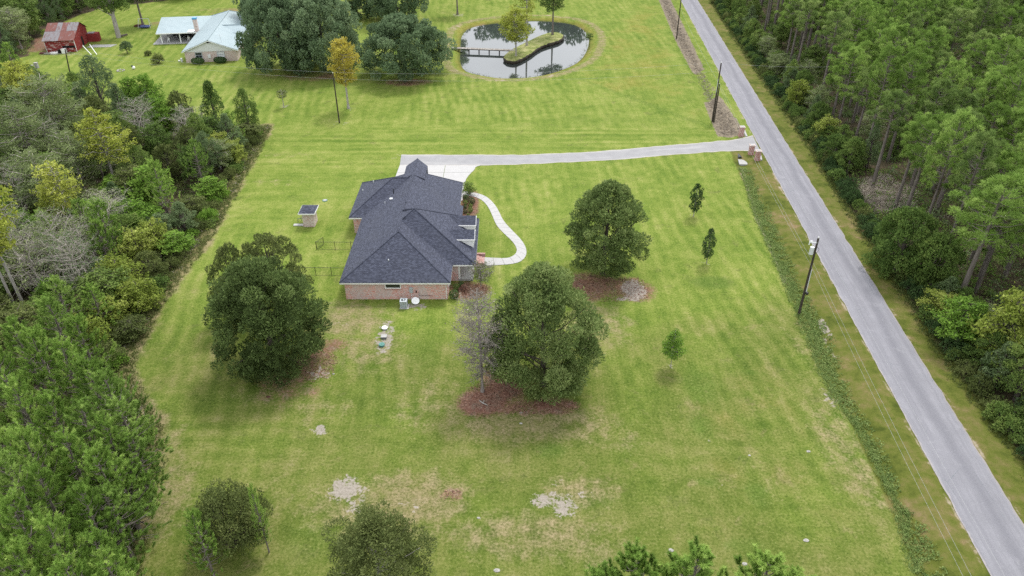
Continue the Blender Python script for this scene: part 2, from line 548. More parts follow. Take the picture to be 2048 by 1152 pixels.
    col = t.mix(t.rng(sp, 0.58, 0.70, 0, 0.62), col, t.ramp(mot, [(0.35, (0.105, 0.130, 0.040)), (0.65, (0.20, 0.215, 0.075))]))
    drf = t.math('ADD', t.math('MULTIPLY', dry, 1.0), t.math('MULTIPLY', t.math('SUBTRACT', sml, 0.5), 1.0))
    drf = t.math('ADD', drf, t.math('MULTIPLY', t.math('SUBTRACT', fin, 0.5), 0.5))
    col = t.mix(t.rng(drf, 0.27, 0.78, 0, 0.85), col, t.ramp(mot, [(0.3, (0.20, 0.165, 0.075)), (0.7, (0.46, 0.37, 0.24))]))
    # blades
    blade = t.math('ADD', t.math('MULTIPLY', fin, 0.6), t.math('MULTIPLY', fib, 0.4))
    col = t.mix(t.rng(blade, 0.50, 0.37, 0, 0.68), col, (0.045, 0.068, 0.016))
    col = t.mix(t.rng(blade, 0.53, 0.66, 0, 0.50), col, (0.50, 0.50, 0.24))
    # verge: rough olive grass with brown
    vg = t.ramp(t.math('ADD', t.math('MULTIPLY', sml, 0.5), t.math('MULTIPLY', mid, 0.5)),
                [(0.38, (0.080, 0.105, 0.024)), (0.48, (0.150, 0.172, 0.042)), (0.56, (0.205, 0.190, 0.070)), (0.64, (0.30, 0.225, 0.130))])
    vg = t.mix(t.rng(blade, 0.47, 0.34, 0, 0.5), vg, (0.045, 0.05, 0.015))
    col = t.mix(t.rng(t.math('ADD', verge, t.math('MULTIPLY', t.math('SUBTRACT', sml, 0.5), 0.5)), 0.3, 0.75), col, vg)
    # straw and dead stalks in the ditch
    stw = t.noise(t.mapping(p, (1, 1, 1)), 2.2, 6, 0.8, 0.8)
    stc = t.ramp(stw, [(0.32, (0.100, 0.082, 0.068)), (0.5, (0.260, 0.215, 0.175)), (0.66, (0.52, 0.43, 0.33))])
    sfm = t.math('ADD', straw, t.math('MULTIPLY', t.math('SUBTRACT', sml, 0.5), 0.9))
    col = t.mix(t.rng(sfm, 0.35, 0.65, 0, 0.95), col, stc)
    # pale sandy gravel rims
    pf = t.math('ADD', pale, t.math('MULTIPLY', t.math('SUBTRACT', sml, 0.5), 1.4))
    pf = t.math('ADD', pf, t.math('MULTIPLY', t.math('SUBTRACT', mid, 0.5), 1.2))
    col = t.mix(t.rng(pf, 0.45, 0.7, 0, 0.85), col, t.ramp(fin, [(0.3, (0.33, 0.27, 0.19)), (0.7, (0.60, 0.53, 0.42))]))
    # leaf mulch
    mf = t.math('ADD', mulch, t.math('MULTIPLY', t.math('SUBTRACT', sml, 0.5), 0.7))
    mf = t.math('ADD', mf, t.math('MULTIPLY', t.math('SUBTRACT', fin, 0.5), 0.9))
    mf = t.math('ADD', mf, t.math('MULTIPLY', t.math('SUBTRACT', mid, 0.5), 1.2))
    mc = t.ramp(fin, [(0.32, (0.125, 0.055, 0.045)), (0.5, (0.28, 0.140, 0.112)), (0.68, (0.50, 0.33, 0.27))])
    mc = t.mix(t.rng(t.noise(p, 0.9, 5, 0.7, 0.6), 0.45, 0.65, 0, 0.55), mc, t.ramp(fin, [(0.3, (0.16, 0.13, 0.10)), (0.7, (0.42, 0.34, 0.28))]))
    col = t.mix(t.rng(mf, 0.30, 0.80, 0, 0.92), col, mc)
    # bare sand
    sf = t.math('ADD', sand, t.math('MULTIPLY', t.math('SUBTRACT', sml, 0.5), 1.2))
    sf = t.math('ADD', sf, t.math('MULTIPLY', t.math('SUBTRACT', fin, 0.5), 1.3))
    sf = t.math('ADD', sf, t.math('MULTIPLY', t.math('SUBTRACT', t.noise(p, 1.7, 4, 0.6, 0.5), 0.5), 1.5))
    col = t.mix(t.rng(sf, 0.54, 0.80, 0, 0.94), col, t.ramp(fin, [(0.3, (0.28, 0.24, 0.205)), (0.7, (0.54, 0.49, 0.435))]))
    # forest floor
    ff = t.math('ADD', floor_, t.math('MULTIPLY', t.math('SUBTRACT', sml, 0.5), 0.6))
    fc = t.ramp(mot, [(0.35, (0.045, 0.040, 0.026)), (0.5, (0.095, 0.080, 0.050)), (0.65, (0.170, 0.130, 0.090))])
    col = t.mix(t.rng(ff, 0.35, 0.65), col, fc)
    hs = t.n('ShaderNodeHueSaturation')
    hs.inputs['Hue'].default_value = 0.501
    hs.inputs['Saturation'].default_value = 1.07
    hs.inputs['Value'].default_value = 0.65
    t.l(col, hs.inputs['Color'])
    col = hs.outputs['Color']
    h = t.math('ADD', t.math('MULTIPLY', fin, 0.7), t.math('MULTIPLY', fib, 0.4))
    t.bump(h, 0.55, 0.09)
    return t.color(col)


M['ground'] = ground_mat()

# ------------------------------------------------------------------ mesh helpers
def nrm(v):
    v = np.asarray(v, float)
    return v / max(np.linalg.norm(v), 1e-9)


class B:
    """collects shapes and links them as ONE mesh object"""

    def __init__(self):
        self.v, self.f = [], []

    def add(self, vs, fs):
        o = len(self.v)
        self.v += [tuple(map(float, p)) for p in vs]
        self.f += [tuple(i + o for i in f) for f in fs]
        return self

    def box(self, c, s, rz=0.0, rx=0.0, ry=0.0):
        hx, hy, hz = s[0] / 2, s[1] / 2, s[2] / 2
        pts = [Vector((x, y, z)) for x in (-hx, hx) for y in (-hy, hy) for z in (-hz, hz)]
        from mathutils import Euler
        m = Euler((rx, ry, rz)).to_matrix()
        pts = [m @ p + Vector(c) for p in pts]
        return self.add(pts, [(0, 1, 3, 2), (4, 6, 7, 5), (0, 4, 5, 1), (2, 3, 7, 6), (0, 2, 6, 4), (1, 5, 7, 3)])

    def bb(self, x0, x1, y0, y1, z0, z1):
        return self.box(((x0 + x1) / 2, (y0 + y1) / 2, (z0 + z1) / 2), (abs(x1 - x0), abs(y1 - y0), abs(z1 - z0)))

    def tube(self, p0, p1, r0, r1=None, n=8, cap=True):
        return self.path([p0, p1], [r0, r0 if r1 is None else r1], n, cap)

    def path(self, pts, rad, n=8, cap=True):
        pts = [np.asarray(p, float) for p in pts]
        o = len(self.v)
        prev = None
        for i, p in enumerate(pts):
            t = nrm(pts[min(i + 1, len(pts) - 1)] - pts[max(i - 1, 0)])
            if prev is None:
                a = np.array([1.0, 0, 0]) if abs(t[0]) < 0.8 else np.array([0, 1.0, 0])
            else:
                a = prev
            a = nrm(a - t * np.dot(a, t))
            prev = a
            b = np.cross(t, a)
            for k in range(n):
                w = 2 * math.pi * k / n
                q = p + (a * math.cos(w) + b * math.sin(w)) * rad[i]
                self.v.append(tuple(q))
        for i in range(len(pts) - 1):
            for k in range(n):
                k2 = (k + 1) % n
                self.f.append((o + i * n + k, o + i * n + k2, o + (i + 1) * n + k2, o + (i + 1) * n + k))
        if cap:
            self.f.append(tuple(o + k for k in reversed(range(n))))
            self.f.append(tuple(o + (len(pts) - 1) * n + k for k in range(n)))
        return self

    def prism(self, poly, z0, z1):
        n = len(poly)
        vs = [(x, y, z0) for x, y in poly] + [(x, y, z1) for x, y in poly]
        fs = [tuple(reversed(range(n))), tuple(range(n, 2 * n))]
        fs += [(i, (i + 1) % n, n + (i + 1) % n, n + i) for i in range(n)]
        return self.add(vs, fs)

    def disc(self, c, r, h, n=20):
        return self.tube((c[0], c[1], c[2]), (c[0], c[1], c[2] + h), r, r, n)

    def ball(self, c, r, n=10, m=6, zs=1.0):
        o = len(self.v)
        for i in range(m + 1):
            a = math.pi * i / m
            for k in range(n):
                w = 2 * math.pi * k / n
                self.v.append((c[0] + r * math.sin(a) * math.cos(w), c[1] + r * math.sin(a) * math.sin(w), c[2] + r * zs * math.cos(a)))
        for i in range(m):
            for k in range(n):
                k2 = (k + 1) % n
                self.f.append((o + i * n + k, o + (i + 1) * n + k, o + (i + 1) * n + k2, o + i * n + k2))
        return self

    def mesh(self, name, mat, smooth=False, uv=True, fix=True):
        import bmesh
        me = bpy.data.meshes.new(name)
        me.from_pydata(self.v, [], self.f)
        if fix:
            bm = bmesh.new()
            bm.from_mesh(me)
            bmesh.ops.recalc_face_normals(bm, faces=bm.faces)
            bm.to_mesh(me)
            bm.free()
        me.materials.append(mat)
        if uv:
            lay = me.uv_layers.new(name='UVMap')
            for p in me.polygons:
                nz = p.normal
                if abs(nz.z) > 0.97:
                    ua, va = Vector((1, 0, 0)), Vector((0, 1, 0))
                else:
                    ua = Vector((0, 0, 1)).cross(nz).normalized()
                    va = nz.cross(ua)
                for li in p.loop_indices:
                    co = me.vertices[me.loops[li].vertex_index].co
                    lay.data[li].uv = (co.dot(ua), co.dot(va))
        if smooth:
            me.polygons.foreach_set('use_smooth', [True] * len(me.polygons))
        return me

    def build(self, name, mat, parent=None, smooth=False, kind=None, **kw):
        if parent is not None:
            off = Vector((0, 0, 0))
            q = parent
            while q is not None:
                off += Vector(q.location)
                q = q.parent
            self.v = [(x - off.x, y - off.y, z - off.z) for x, y, z in self.v]
        ob = bpy.data.objects.new(name, self.mesh(name, mat, smooth, **kw))
        COL.objects.link(ob)
        if parent is not None:
            ob.parent = parent
        if kind:
            ob['kind'] = kind
        return ob


def tag(o, label, cat, group=None):
    o['label'] = label
    o['category'] = cat
    if group:
        o['group'] = group
    return o


def thing(name, label, cat, loc=(0, 0, 0), group=None):
    o = bpy.data.objects.new(name, None)
    COL.objects.link(o)
    o.empty_display_size = 0.3
    o.location = loc
    return tag(o, label, cat, group)


def np_mesh(name, V, k, mat, tint=None):
    """V: (faces*k, 3) array; every k vertices make one face"""
    V = np.asarray(V, np.float32).reshape(-1, 3)
    n = len(V) // k
    me = bpy.data.meshes.new(name)
    me.vertices.add(n * k)
    me.vertices.foreach_set('co', V.ravel())
    me.loops.add(n * k)
    me.loops.foreach_set('vertex_index', np.arange(n * k, dtype=np.int32))
    me.polygons.add(n)
    me.polygons.foreach_set('loop_start', np.arange(0, n * k, k, dtype=np.int32))
    me.update(calc_edges=True)
    if tint is not None:
        at = me.attributes.new('tint', 'FLOAT', 'FACE')
        at.data.foreach_set('value', np.asarray(tint, np.float32))
    me.materials.append(mat)
    return me


def seg_dist(P, pts, closed=False):
    pts = np.asarray(pts, float)
    d = np.full(len(P), 1e9)
    m = len(pts) if closed else len(pts) - 1
    for i in range(m):
        a, b = pts[i], pts[(i + 1) % len(pts)]
        ab = b - a
        t = np.clip(((P - a) @ ab) / max(ab @ ab, 1e-9), 0, 1)
        q = a + t[:, None] * ab
        d = np.minimum(d, np.hypot(P[:, 0] - q[:, 0], P[:, 1] - q[:, 1]))
    return d


def inside(P, poly):
    poly = np.asarray(poly, float)
    r = np.zeros(len(P), bool)
    x, y = P[:, 0], P[:, 1]
    j = len(poly) - 1
    for i in range(len(poly)):
        xi, yi = poly[i]
        xj, yj = poly[j]
        c = ((yi > y) != (yj > y)) & (x < (xj - xi) * (y - yi) / (yj - yi + 1e-12) + xi)
        r ^= c
        j = i
    return r


def sdf(P, poly):
    """negative inside"""
    d = seg_dist(P, poly, True)
    return np.where(inside(P, poly), -d, d)


def sstep(a, b, x):
    t = np.clip((x - a) / (b - a), 0, 1)
    return t * t * (3 - 2 * t)


def chaikin(pts, n=2, closed=True):
    pts = [np.asarray(p, float) for p in pts]
    for _ in range(n):
        out = []
        m = len(pts)
        for i in range(m if closed else m - 1):
            a, b = pts[i], pts[(i + 1) % m]
            out += [a * .75 + b * .25, a * .25 + b * .75]
        if not closed:
            out = [pts[0]] + out + [pts[-1]]
        pts = out
    return [tuple(p) for p in pts]


# ------------------------------------------------------------------ plan of the place (metres)
def c6(x, y):
    return (880 + x / 5.689, y / 5.689)


WATER_Z = -0.55
POND = chaikin(GL([c6(*p) for p in [(262, 600), (258, 700), (300, 800), (420, 838), (600, 872), (750, 886), (1000, 876), (1200, 842), (1400, 780),
                                    (1565, 695), (1650, 565), (1672, 430), (1610, 340), (1480, 275), (1200, 246), (1000, 246), (750, 260),
                                    (500, 290), (345, 330), (280, 400), (264, 480)]], WATER_Z), 1)
ISLAND = chaikin(GL([c6(*p) for p in [(728, 640), (800, 572), (880, 532), (1000, 472), (1150, 402), (1250, 372), (1350, 370), (1408, 400),
                                      (1402, 440), (1340, 475), (1180, 515), (1100, 565), (1000, 635), (900, 690), (840, 705), (765, 695), (722, 670)]], 0.1), 2)
ROAD_L = lambda y: 38.18 + (51.22 - 38.18) * (y - 37.04) / (237.6 - 37.04)
ROAD_R = lambda y: ROAD_L(y) + 5.2
RDIR = np.array(nrm((51.22 - 38.18, 237.6 - 37.04, 0)))[:2]

WEED_L = [(1484, 333), (1493, 360), (1514, 430), (1549, 509), (1583, 586), (1604, 640), (1667, 787), (1720, 853), (1791, 996), (1836, 1147), (1870, 1260)]
WEED_R = [(1500, 330), (1510, 360), (1542, 430), (1578, 513), (1625, 610), (1646, 640), (1702, 787), (1764, 889), (1831, 1018), (1893, 1147), (1940, 1260)]
WEEDS = GL(WEED_L) + GL(WEED_R)[::-1]
DITCH = [G(1480, 320)] + [tuple((np.array(a) + np.array(b)) / 2) for a, b in zip(GL(WEED_L), GL(WEED_R))]
STRAW_L = [(1436, 272), (1421, 239), (1407, 202), (1387, 147), (1352, 82), (1318, 0), (1300, -40)]
STRAW_R = [(1490, 268), (1474, 240), (1441, 192), (1407, 133), (1373, 62), (1342, 0), (1325, -40)]
STRAW = GL(STRAW_L) + GL(STRAW_R)[::-1]
DITCH_N = [tuple((np.array(a) + np.array(b)) / 2) for a, b in zip(GL(STRAW_L), GL(STRAW_R))]
FOREST_EDGE_R = [(1405, -40), (1422, 0), (1500, 120), (1611, 280), (1697, 419), (1763, 518), (1845, 643), (1924, 764), (2022, 889), (2140, 1040)]
_fe = GL(FOREST_EDGE_R)
_fe.append((ROAD_L(2) + 11.8, 2.0))
FOREST_R = _fe + [(150, 2), (260, 300), (120, 300)]
WOOD_EDGE = [(532, 252), (508, 300), (478, 350), (450, 402), (425, 450), (385, 505), (345, 555), (300, 625), (255, 700), (238, 745), (262, 800),
             (300, 860), (300, 925), (275, 985), (255, 1060), (250, 1152), (240, 1300)]
WOOD_BACK = [(440, 252), (330, 236), (200, 215), (90, 180), (20, 150), (-60, 120)]
WOOD_L = GL(WOOD_EDGE) + [(-60, 25), (-140, 100), (-150, 150)] + GL(WOOD_BACK)[::-1]
WOOD_TOP = GL([(0, 138), (30, 122), (62, 112), (74, 84), (92, 62), (125, 46), (200, 18), (330, 2), (430, -8), (430, -30), (-100, -30), (-160, 150)])


def gz(P):
    """height of the ground"""
    P = np.atleast_2d(np.asarray(P, float))
    z = np.zeros(len(P))
    d = sdf(P, POND)
    z = np.where(d < 4, np.minimum(z, -1.5 + 1.5 * sstep(-3.0, 3.2, d) * 1.0), z)
    z += 0.22 * np.exp(-((d - 4.2) / 1.6) ** 2)
    dd = seg_dist(P, DITCH)
    z -= 0.62 * np.exp(-(dd / 1.25) ** 2)
    dn = seg_dist(P, DITCH_N)
    z -= 0.45 * np.exp(-(dn / 1.7) ** 2)
    # long low swale from the driveway entrance to the pond
    sw = GL([(1170, 150), (1240, 185), (1330, 225), (1400, 250), (1440, 262)])
    ds = seg_dist(P, sw)
    z -= 0.16 * np.exp(-(ds / 2.0) ** 2)
    # verge and road causeway stay level
    return z


def gz1(x, y):
    return float(gz([(x, y)])[0])


def build_ground():
    xs = np.concatenate([[-2500, -1200, -600, -350, -260], np.arange(-210, -66, 2.0), np.arange(-66, 62, 0.5), np.arange(62, 200, 2.0), [210, 300, 500, 1000, 2500]])
    ys = np.concatenate([[-900, -300, -100, -30, 5, 18], np.arange(28, 150, 0.5), np.arange(150, 216, 0.6), np.arange(216, 300, 2.0), [310, 350, 450, 700, 1300, 3500]])
    X, Y = np.meshgrid(xs, ys)
    P = np.stack([X.ravel(), Y.ravel()], 1)
    near = (P[:, 0] > -215) & (P[:, 0] < 205) & (P[:, 1] > 15) & (P[:, 1] < 305)
    z = np.zeros(len(P))
    z[near] = gz(P[near])
    nx, ny = len(xs), len(ys)
    V = np.column_stack([P, z]).astype(np.float32)
    idx = np.arange(nx * ny).reshape(ny, nx)
    F = np.stack([idx[:-1, :-1], idx[:-1, 1:], idx[1:, 1:], idx[1:, :-1]], -1).reshape(-1, 4)
    me = bpy.data.meshes.new('ground')
    me.vertices.add(len(V))
    me.vertices.foreach_set('co', V.ravel())
    me.loops.add(F.size)
    me.loops.foreach_set('vertex_index', F.ravel().astype(np.int32))
    me.polygons.add(len(F))
    me.polygons.foreach_set('loop_start', np.arange(0, F.size, 4, dtype=np.int32))
    me.polygons.foreach_set('use_smooth', np.ones(len(F), bool))
    me.update(calc_edges=True)

    m = {k: np.zeros(len(P)) for k in ('sand', 'mulch', 'dry', 'lush', 'floor', 'verge', 'straw', 'cross', 'wear', 'olive', 'pale')}

    def spot(key, u, v, rx, ry, s=1.0, soft=0.5, rot=0.0):
        x, y = G(u, v)
        dx, dy = P[:, 0] - x, P[:, 1] - y
        c, s_ = math.cos(rot), math.sin(rot)
        r = np.sqrt(((dx * c + dy * s_) / rx) ** 2 + ((-dx * s_ + dy * c) / ry) ** 2)
        m[key] = np.maximum(m[key], s * (1 - sstep(1 - soft, 1 + soft, r)))

    # bare sand
    for a in [(690, 978, 1.6, 1.7, .85), (712, 1000, 1.1, 2.2, .6), (640, 862, .75, .9, .9), (1268, 580, 1.7, 2.5, 1), (1252, 598, 1.6, .6, .8),
              (769, 676, 1.15, 3.4, .8), (1095, 1000, 1.9, 1.1, .75), (1128, 1012, 1.3, 1.6, .8), (1165, 990, 1.6, .6, .5), (1112, 968, 1.2, .5, .5),
              (835, 612, 1.6, .9, .75), (1665, 795, 1.3, 1.5, .5), (820, 1012, 2.4, 1.0, .42), (640, 745, 1.6, 1.4, .55), (680, 648, 1.5, .7, .4),
              (1650, 650, .5, 2.2, .8), (1660, 690, .4, 2.4, .7), (630, 755, 1.0, .8, .6), (1045, 826, .6, .4, .7), (965, 815, .7, .4, .5), (797, 314, 1.2, 1.4, .45),
              (1260, 910, 1.2, .8, .35), (1410, 880, .8, .5, .4), (1440, 970, .7, .5, .45), (1345, 998, 1.2, .5, .35), (679, 247, 2.0, 1.5, .5), (697, 218, 1.6, 1.3, .48),
              (568, 213, 1.2, 1.2, .6), (488, 216, 1.7, 1.2, .5), (1385, 432, .8, .8, .4), (1412, 527, .8, .8, .4), (1340, 735, .8, .8, .45), (1600, 630, .8, .8, .4),
              (915, 30, 2.4, 2.6, .6), (1178, 100, .9, 3, .5), (212, 92, 3.5, 2.2, .55), (120, 108, 6.5, 1.5, .62), (340, 84, 3, 1.4, .4), (905, 990, 1.1, .8, .35)]:
        spot('sand', *a)
    for a in [(968, 800, 3.0, 2.6, .85), (1050, 817, 3.8, 1.3, .62), (1000, 770, 2.8, 4, .7), (1185, 568, 3.8, 3.2, .72), (1262, 578, 3.0, 3.4, .72), (1215, 592, 4.8, 1.4, .62),
              (632, 732, 2.8, 3.0, .7), (660, 690, 2.2, 1.6, .55), (938, 580, 3.0, 2.4, .85), (939, 415, 1.5, 6.5, .8), (985, 455, 1.0, 2.0, .0),
              (813, 164, 6.5, 3.0, .6), (620, 152, 10, 4.0, .5), (700, 20, 8, 8, .4), (905, 990, 1.3, .9, .6), (60, 90, 14, 9, .7), (320, 47, 4, 3, .4),
              (440, 22, 9, 5, .45), (700, 300, .1, .1, 0), (575, 770, 5, 3, .5), (1110, 812, 3, 1.4, .75), (1490, 100, .1, .1, 0)]:
        spot('mulch', *a)
    for a in [(700, 640, 5.5, 5, .62), (735, 700, 5, 5, .5), (860, 810, 5, 5, .42), (1040, 850, 9, 3, .55), (1140, 850, 7, 3, .5), (640, 820, 4, 3, .4), (820, 1000, 6, 4, .62),
              (1060, 1070, 8, 3, .55), (1190, 1100, 6, 2.5, .45), (700, 1010, 5, 4, .5), (1190, 650, 5, 6, .55), (1160, 985, 4.5, 2.2, .55), (1640, 690, 5, 9, .35), (1690, 900, 3, 10, .5),
              (330, 1000, 3, 6, .55), (330, 900, 2, 4, .5), (820, 1040, 6, 3, .5), (1080, 560, 3, 3, .35), (1250, 885, 3, 2, .4), (1440, 960, 3, 1.4, .35), (520, 790, 4, 2, .4), (1560, 960, 4, 4, .3),
              (570, 310, 10, 2, .35), (560, 365, 7, 2, .35), (1120, 520, 3, 1, .3), (560, 1000, 3, 6, .3), (1700, 640, .1, .1, 0), (240, 720, 3, 5, .5), (300, 640, 2, 5, .4)]:
        spot('dry', *a, 0.7)
    for a in [(1425, 565, 3.2, 1.8, .9), (1400, 770, 2.5, 4, .65), (1400, 850, 1.5, 2.5, .65), (1180, 1000, 3.5, 1.3, .6), (840, 700, 3, 5, .5), (890, 560, .1, .1, 0),
              (1090, 505, 4, 3, .45), (1415, 965, 1.2, .8, .7), (1515, 990, 1.2, 2.0, .7), (1500, 745, 1.4, .7, .6), (1530, 660, 3, 3, .4), (620, 1080, 3, 3, .5), (1100, 900, 2, 1.4, .7),
              (1430, 490, 9, 5, .4), (1120, 330, 30, 2, .35), (1080, 250, 35, 2, .4), (1230, 240, 22, 2, .45), (900, 200, 25, 14, .3), (670, 180, 30, 6, .45), (960, 470, 4, 9, .45), (700, 450, 4, 5, .4),
              (1380, 740, 2, 2, .5), (1490, 1090, 2.5, 1, .6), (1300, 790, .1, .1, 0), (560, 570, 4, 3, .3), (800, 610, 6, 2, .5), (480, 870, 2, 2, .4), (1010, 620, 3, 5, .5)]:
        spot('lush', *a, 0.7)
    # swale bank in darker green
    sw = GL([(1150, 158), (1240, 190), (1330, 225), (1400, 250), (1440, 262)])
    m['lush'] = np.maximum(m['lush'], .55 * (1 - sstep(.2, 2.0, seg_dist(P, np.array(sw) + np.array([0.8, 0.5])))))
    dp = sdf(P, POND)
    m['pale'] = np.maximum(m['pale'], .34 * (1 - sstep(0.3, 2.4, np.abs(dp - 4.1))))
    m['dry'] = np.maximum(m['dry'], .62 * (1 - sstep(0.4, 2.2, np.abs(dp - 3.9))))
    m['olive'] = np.maximum(m['olive'], .9 * (1 - sstep(0, 6, dp)))
    m['verge'] = np.maximum(m['verge'], .8 * (1 - sstep(.2, 2.6, dp)))
    # olive-gold meadow right of the pond
    ol = GL([(1130, 160), (1200, 70), (1260, 0), (1330, 0), (1395, 190), (1425, 250), (1300, 215)])
    m['olive'] = np.maximum(m['olive'], .52 * (1 - sstep(-9, 10, sdf(P, ol))))
    ol2 = GL([(1440, 640), (1590, 640), (1760, 1000), (1800, 1152), (1350, 1152), (1300, 900)])
    m['olive'] = np.maximum(m['olive'], .34 * (1 - sstep(-6, 4, sdf(P, ol2))))
    # foreground wear
    m['wear'] = 0.75 * (1 - sstep(58, 86, P[:, 1] - 0.12 * P[:, 0] * (P[:, 0] > 0)))
    # mowing direction
    cr = GL([(540, 262), (780, 250), (1430, 262), (1450, 275), (1000, 312), (800, 318), (780, 350), (690, 360), (640, 440), (420, 452), (470, 350)])
    m['cross'] = 1 - sstep(-2, 3, sdf(P, cr))
    cr2 = GL([(250, 760), (600, 800), (1100, 900), (1500, 860), (1760, 1000), (1800, 1160), (250, 1160)])
    m['cross'] = np.maximum(m['cross'], .55 * (1 - sstep(-4, 5, sdf(P, cr2))))
    # woods
    wob = np.array([mnoise.noise(Vector((x * .22, y * .22, 2.0))) * 1.5 if near[i] else 0 for i, (x, y) in enumerate(P)])
    for pl in (WOOD_L, FOREST_R, WOOD_TOP):
        m['floor'] = np.maximum(m['floor'], 1 - sstep(-1.8, .4, sdf(P, pl) + wob))
    edge_l = seg_dist(P, GL(WOOD_EDGE))
    m['dry'] = np.maximum(m['dry'], .85 * (1 - sstep(.4, 2.8, np.abs(edge_l + wob * .7))))
    # road verges
    off = P[:, 0] - ROAD_L(P[:, 1])
    inv = (P[:, 1] > -50) & (P[:, 1] < 420)
    left_v = np.where(P[:, 1] < 130, 6.2, 6.0)
    vg = (1 - sstep(left_v - 1.2, left_v, -off)) * (off < 2.5)
    rg = (off > 2.5) * (1 - sstep(10.5, 12.5, off))
    m['verge'] = np.maximum(m['verge'], np.maximum(vg, rg) * inv)
    far = sstep(122, 132, P[:, 1])
    m['verge'] = np.where((off < 2.5) & (off > -7), m['verge'] * (1 - far * .8), m['verge'])
    inw = (-sdf(P, WEEDS))
    m['verge'] = np.maximum(m['verge'], sstep(-.6, .4, inw))
    m['pale'] = np.maximum(m['pale'], .85 * (1 - sstep(.1, .7, seg_dist(P, GL(WEED_L[:6])))) * (P[:, 1] > 80))
    m['pale'] = np.maximum(m['pale'], .55 * (1 - sstep(.1, .5, np.abs(off + .1))) * inv)
    m['pale'] = np.maximum(m['pale'], .48 * (1 - sstep(.1, .45, np.abs(off - 5.3))) * inv)
    m['dry'] = np.maximum(m['dry'], .5 * (1 - sstep(.3, 2.4, np.abs(off - 10.2))) * inv)
    # straw ditch north of the driveway, green in its middle
    st = 1 - sstep(-.8, .8, sdf(P, STRAW))
    gm = GL([(1428, 190), (1405, 140), (1392, 150), (1410, 200)])
    st *= 1 - .8 * (1 - sstep(-.5, 2.0, sdf(P, gm)))
    m['straw'] = st * (P[:, 1] < 300)

    for nm, keys in (('mask_one', ('sand', 'mulch', 'dry', 'lush')), ('mask_two', ('floor', 'verge', 'straw', 'cross')), ('mask_three', ('wear', 'olive', 'pale', 'pale'))):
        at = me.color_attributes.new(nm, 'FLOAT_COLOR', 'POINT')
        at.data.foreach_set('color', np.stack([m[k] for k in keys], 1).astype(np.float32).ravel())
    me.materials.append(M['ground'])
    o = bpy.data.objects.new('ground', me)
    COL.objects.link(o)
    o['kind'] = 'structure'
    return P, m


GP, GM = build_ground()


def strip(name, left, right, z, mat, uvw=None):
    """a ribbon between two polylines, uv = (metres across, metres along)"""
    vs, fs, uv = [], [], []
    L = 0
    for i, (a, b) in enumerate(zip(left, right)):
        if i:
            L += math.hypot(a[0] - left[i - 1][0], a[1] - left[i - 1][1])
        vs += [(a[0], a[1], z), (b[0], b[1], z)]
        uv += [(0, L), (uvw or math.hypot(b[0] - a[0], b[1] - a[1]), L)]
        if i:
            k = 2 * i
            fs.append((k - 2, k - 1, k + 1, k))
    me = bpy.data.meshes.new(name)
    me.from_pydata(vs, [], fs)
    lay = me.uv_layers.new(name='UVMap')
    for p in me.polygons:
        for li in p.loop_indices:
            lay.data[li].uv = uv[me.loops[li].vertex_index]
    me.materials.append(mat)
    o = bpy.data.objects.new(name, me)
    COL.objects.link(o)
    o['kind'] = 'structure'
    return o


rng = random.Random(5)
rys = np.concatenate([np.arange(-60, 20, 8.0), np.arange(20, 260, 0.7), np.arange(260, 620, 10.0)])
rl, rr = [], []
for y in rys:
    a = mnoise.noise(Vector((y * .5, 3.1, 0))) * .14 + mnoise.noise(Vector((y * 1.7, 7.1, 0))) * .09
    b = mnoise.noise(Vector((y * .5, 13.1, 0))) * .14 + mnoise.noise(Vector((y * 1.7, 17.1, 0))) * .09
    rl.append((ROAD_L(y) + a, y))
    rr.append((ROAD_R(y) + b, y))
strip('road', rl, rr, 0.030, M['road'], 5.15)

# driveway ribbon from the parking court to the road
d_top = [(802.5, 310), (838, 309), (900, 309.5), (1000, 309.5), (1065, 309.3), (1130, 306.5), (1202, 302.7), (1270, 296.8), (1339, 290.7), (1400, 285.5), (1441, 282), (1478, 278), (1505, 271)]
d_bot = [(799.5, 331), (835, 331), (900, 331.2), (962.6, 331), (1040, 329), (1099, 326.6), (1165, 323), (1236, 319.8), (1300, 313.8), (1373, 307.8), (1430, 303.6), (1475.6, 301.5), (1521, 303)]
tl = chaikin(GL(d_top), 2, False)
bl = chaikin(GL(d_bot), 2, False)


def resample(pts, n):
    pts = np.asarray(pts)
    d = np.concatenate([[0], np.cumsum(np.hypot(*np.diff(pts, axis=0).T))])
    t = np.linspace(0, d[-1], n)
    return np.stack([np.interp(t, d, pts[:, 0]), np.interp(t, d, pts[:, 1])], 1)


tl, bl = resample(tl, 120), resample(bl, 120)
for i in range(120):
    tl[i, 1] += mnoise.noise(Vector((i * .35, 1.5, 0))) * .22
    bl[i, 1] += mnoise.noise(Vector((i * .35, 9.5, 0))) * .18
dv = strip('driveway', [tuple(p) for p in bl], [tuple(p) for p in tl], 0.022, M['drive'])
for p in dv.data.polygons:      # uv: x metres along, y 0..1 across
    for li in p.loop_indices:
        i = dv.data.loops[li].vertex_index
        dv.data.uv_layers['UVMap'].data[li].uv = (bl[i // 2][0], i % 2)

# concrete parking court: pale slabs with open joints
court = bpy.data.objects.new('parking_court', None)
COL.objects.link(court)
court['kind'] = 'structure'
y_far, y_near = G(880, 331.4)[1] + .03, 103.0
xl0, xr0 = G(799.3, 331.4)[0], G(961, 331.4)[0]
ymid = G(880, 345.5)[1]
xm = G(889.5, 338)[0]
xl1 = G(792.5, 352)[0]
court_right = chaikin([(xr0, y_far), (xr0 - .9, y_far - .55), G(950, 339), G(938, 349.5), G(929.5, 362), (-7.6, 103.0)], 2, False)


def xr_at(y):
    ys_ = [p[1] for p in court_right][::-1]
    xs_ = [p[0] for p in court_right][::-1]
    return float(np.interp(y, ys_, xs_))


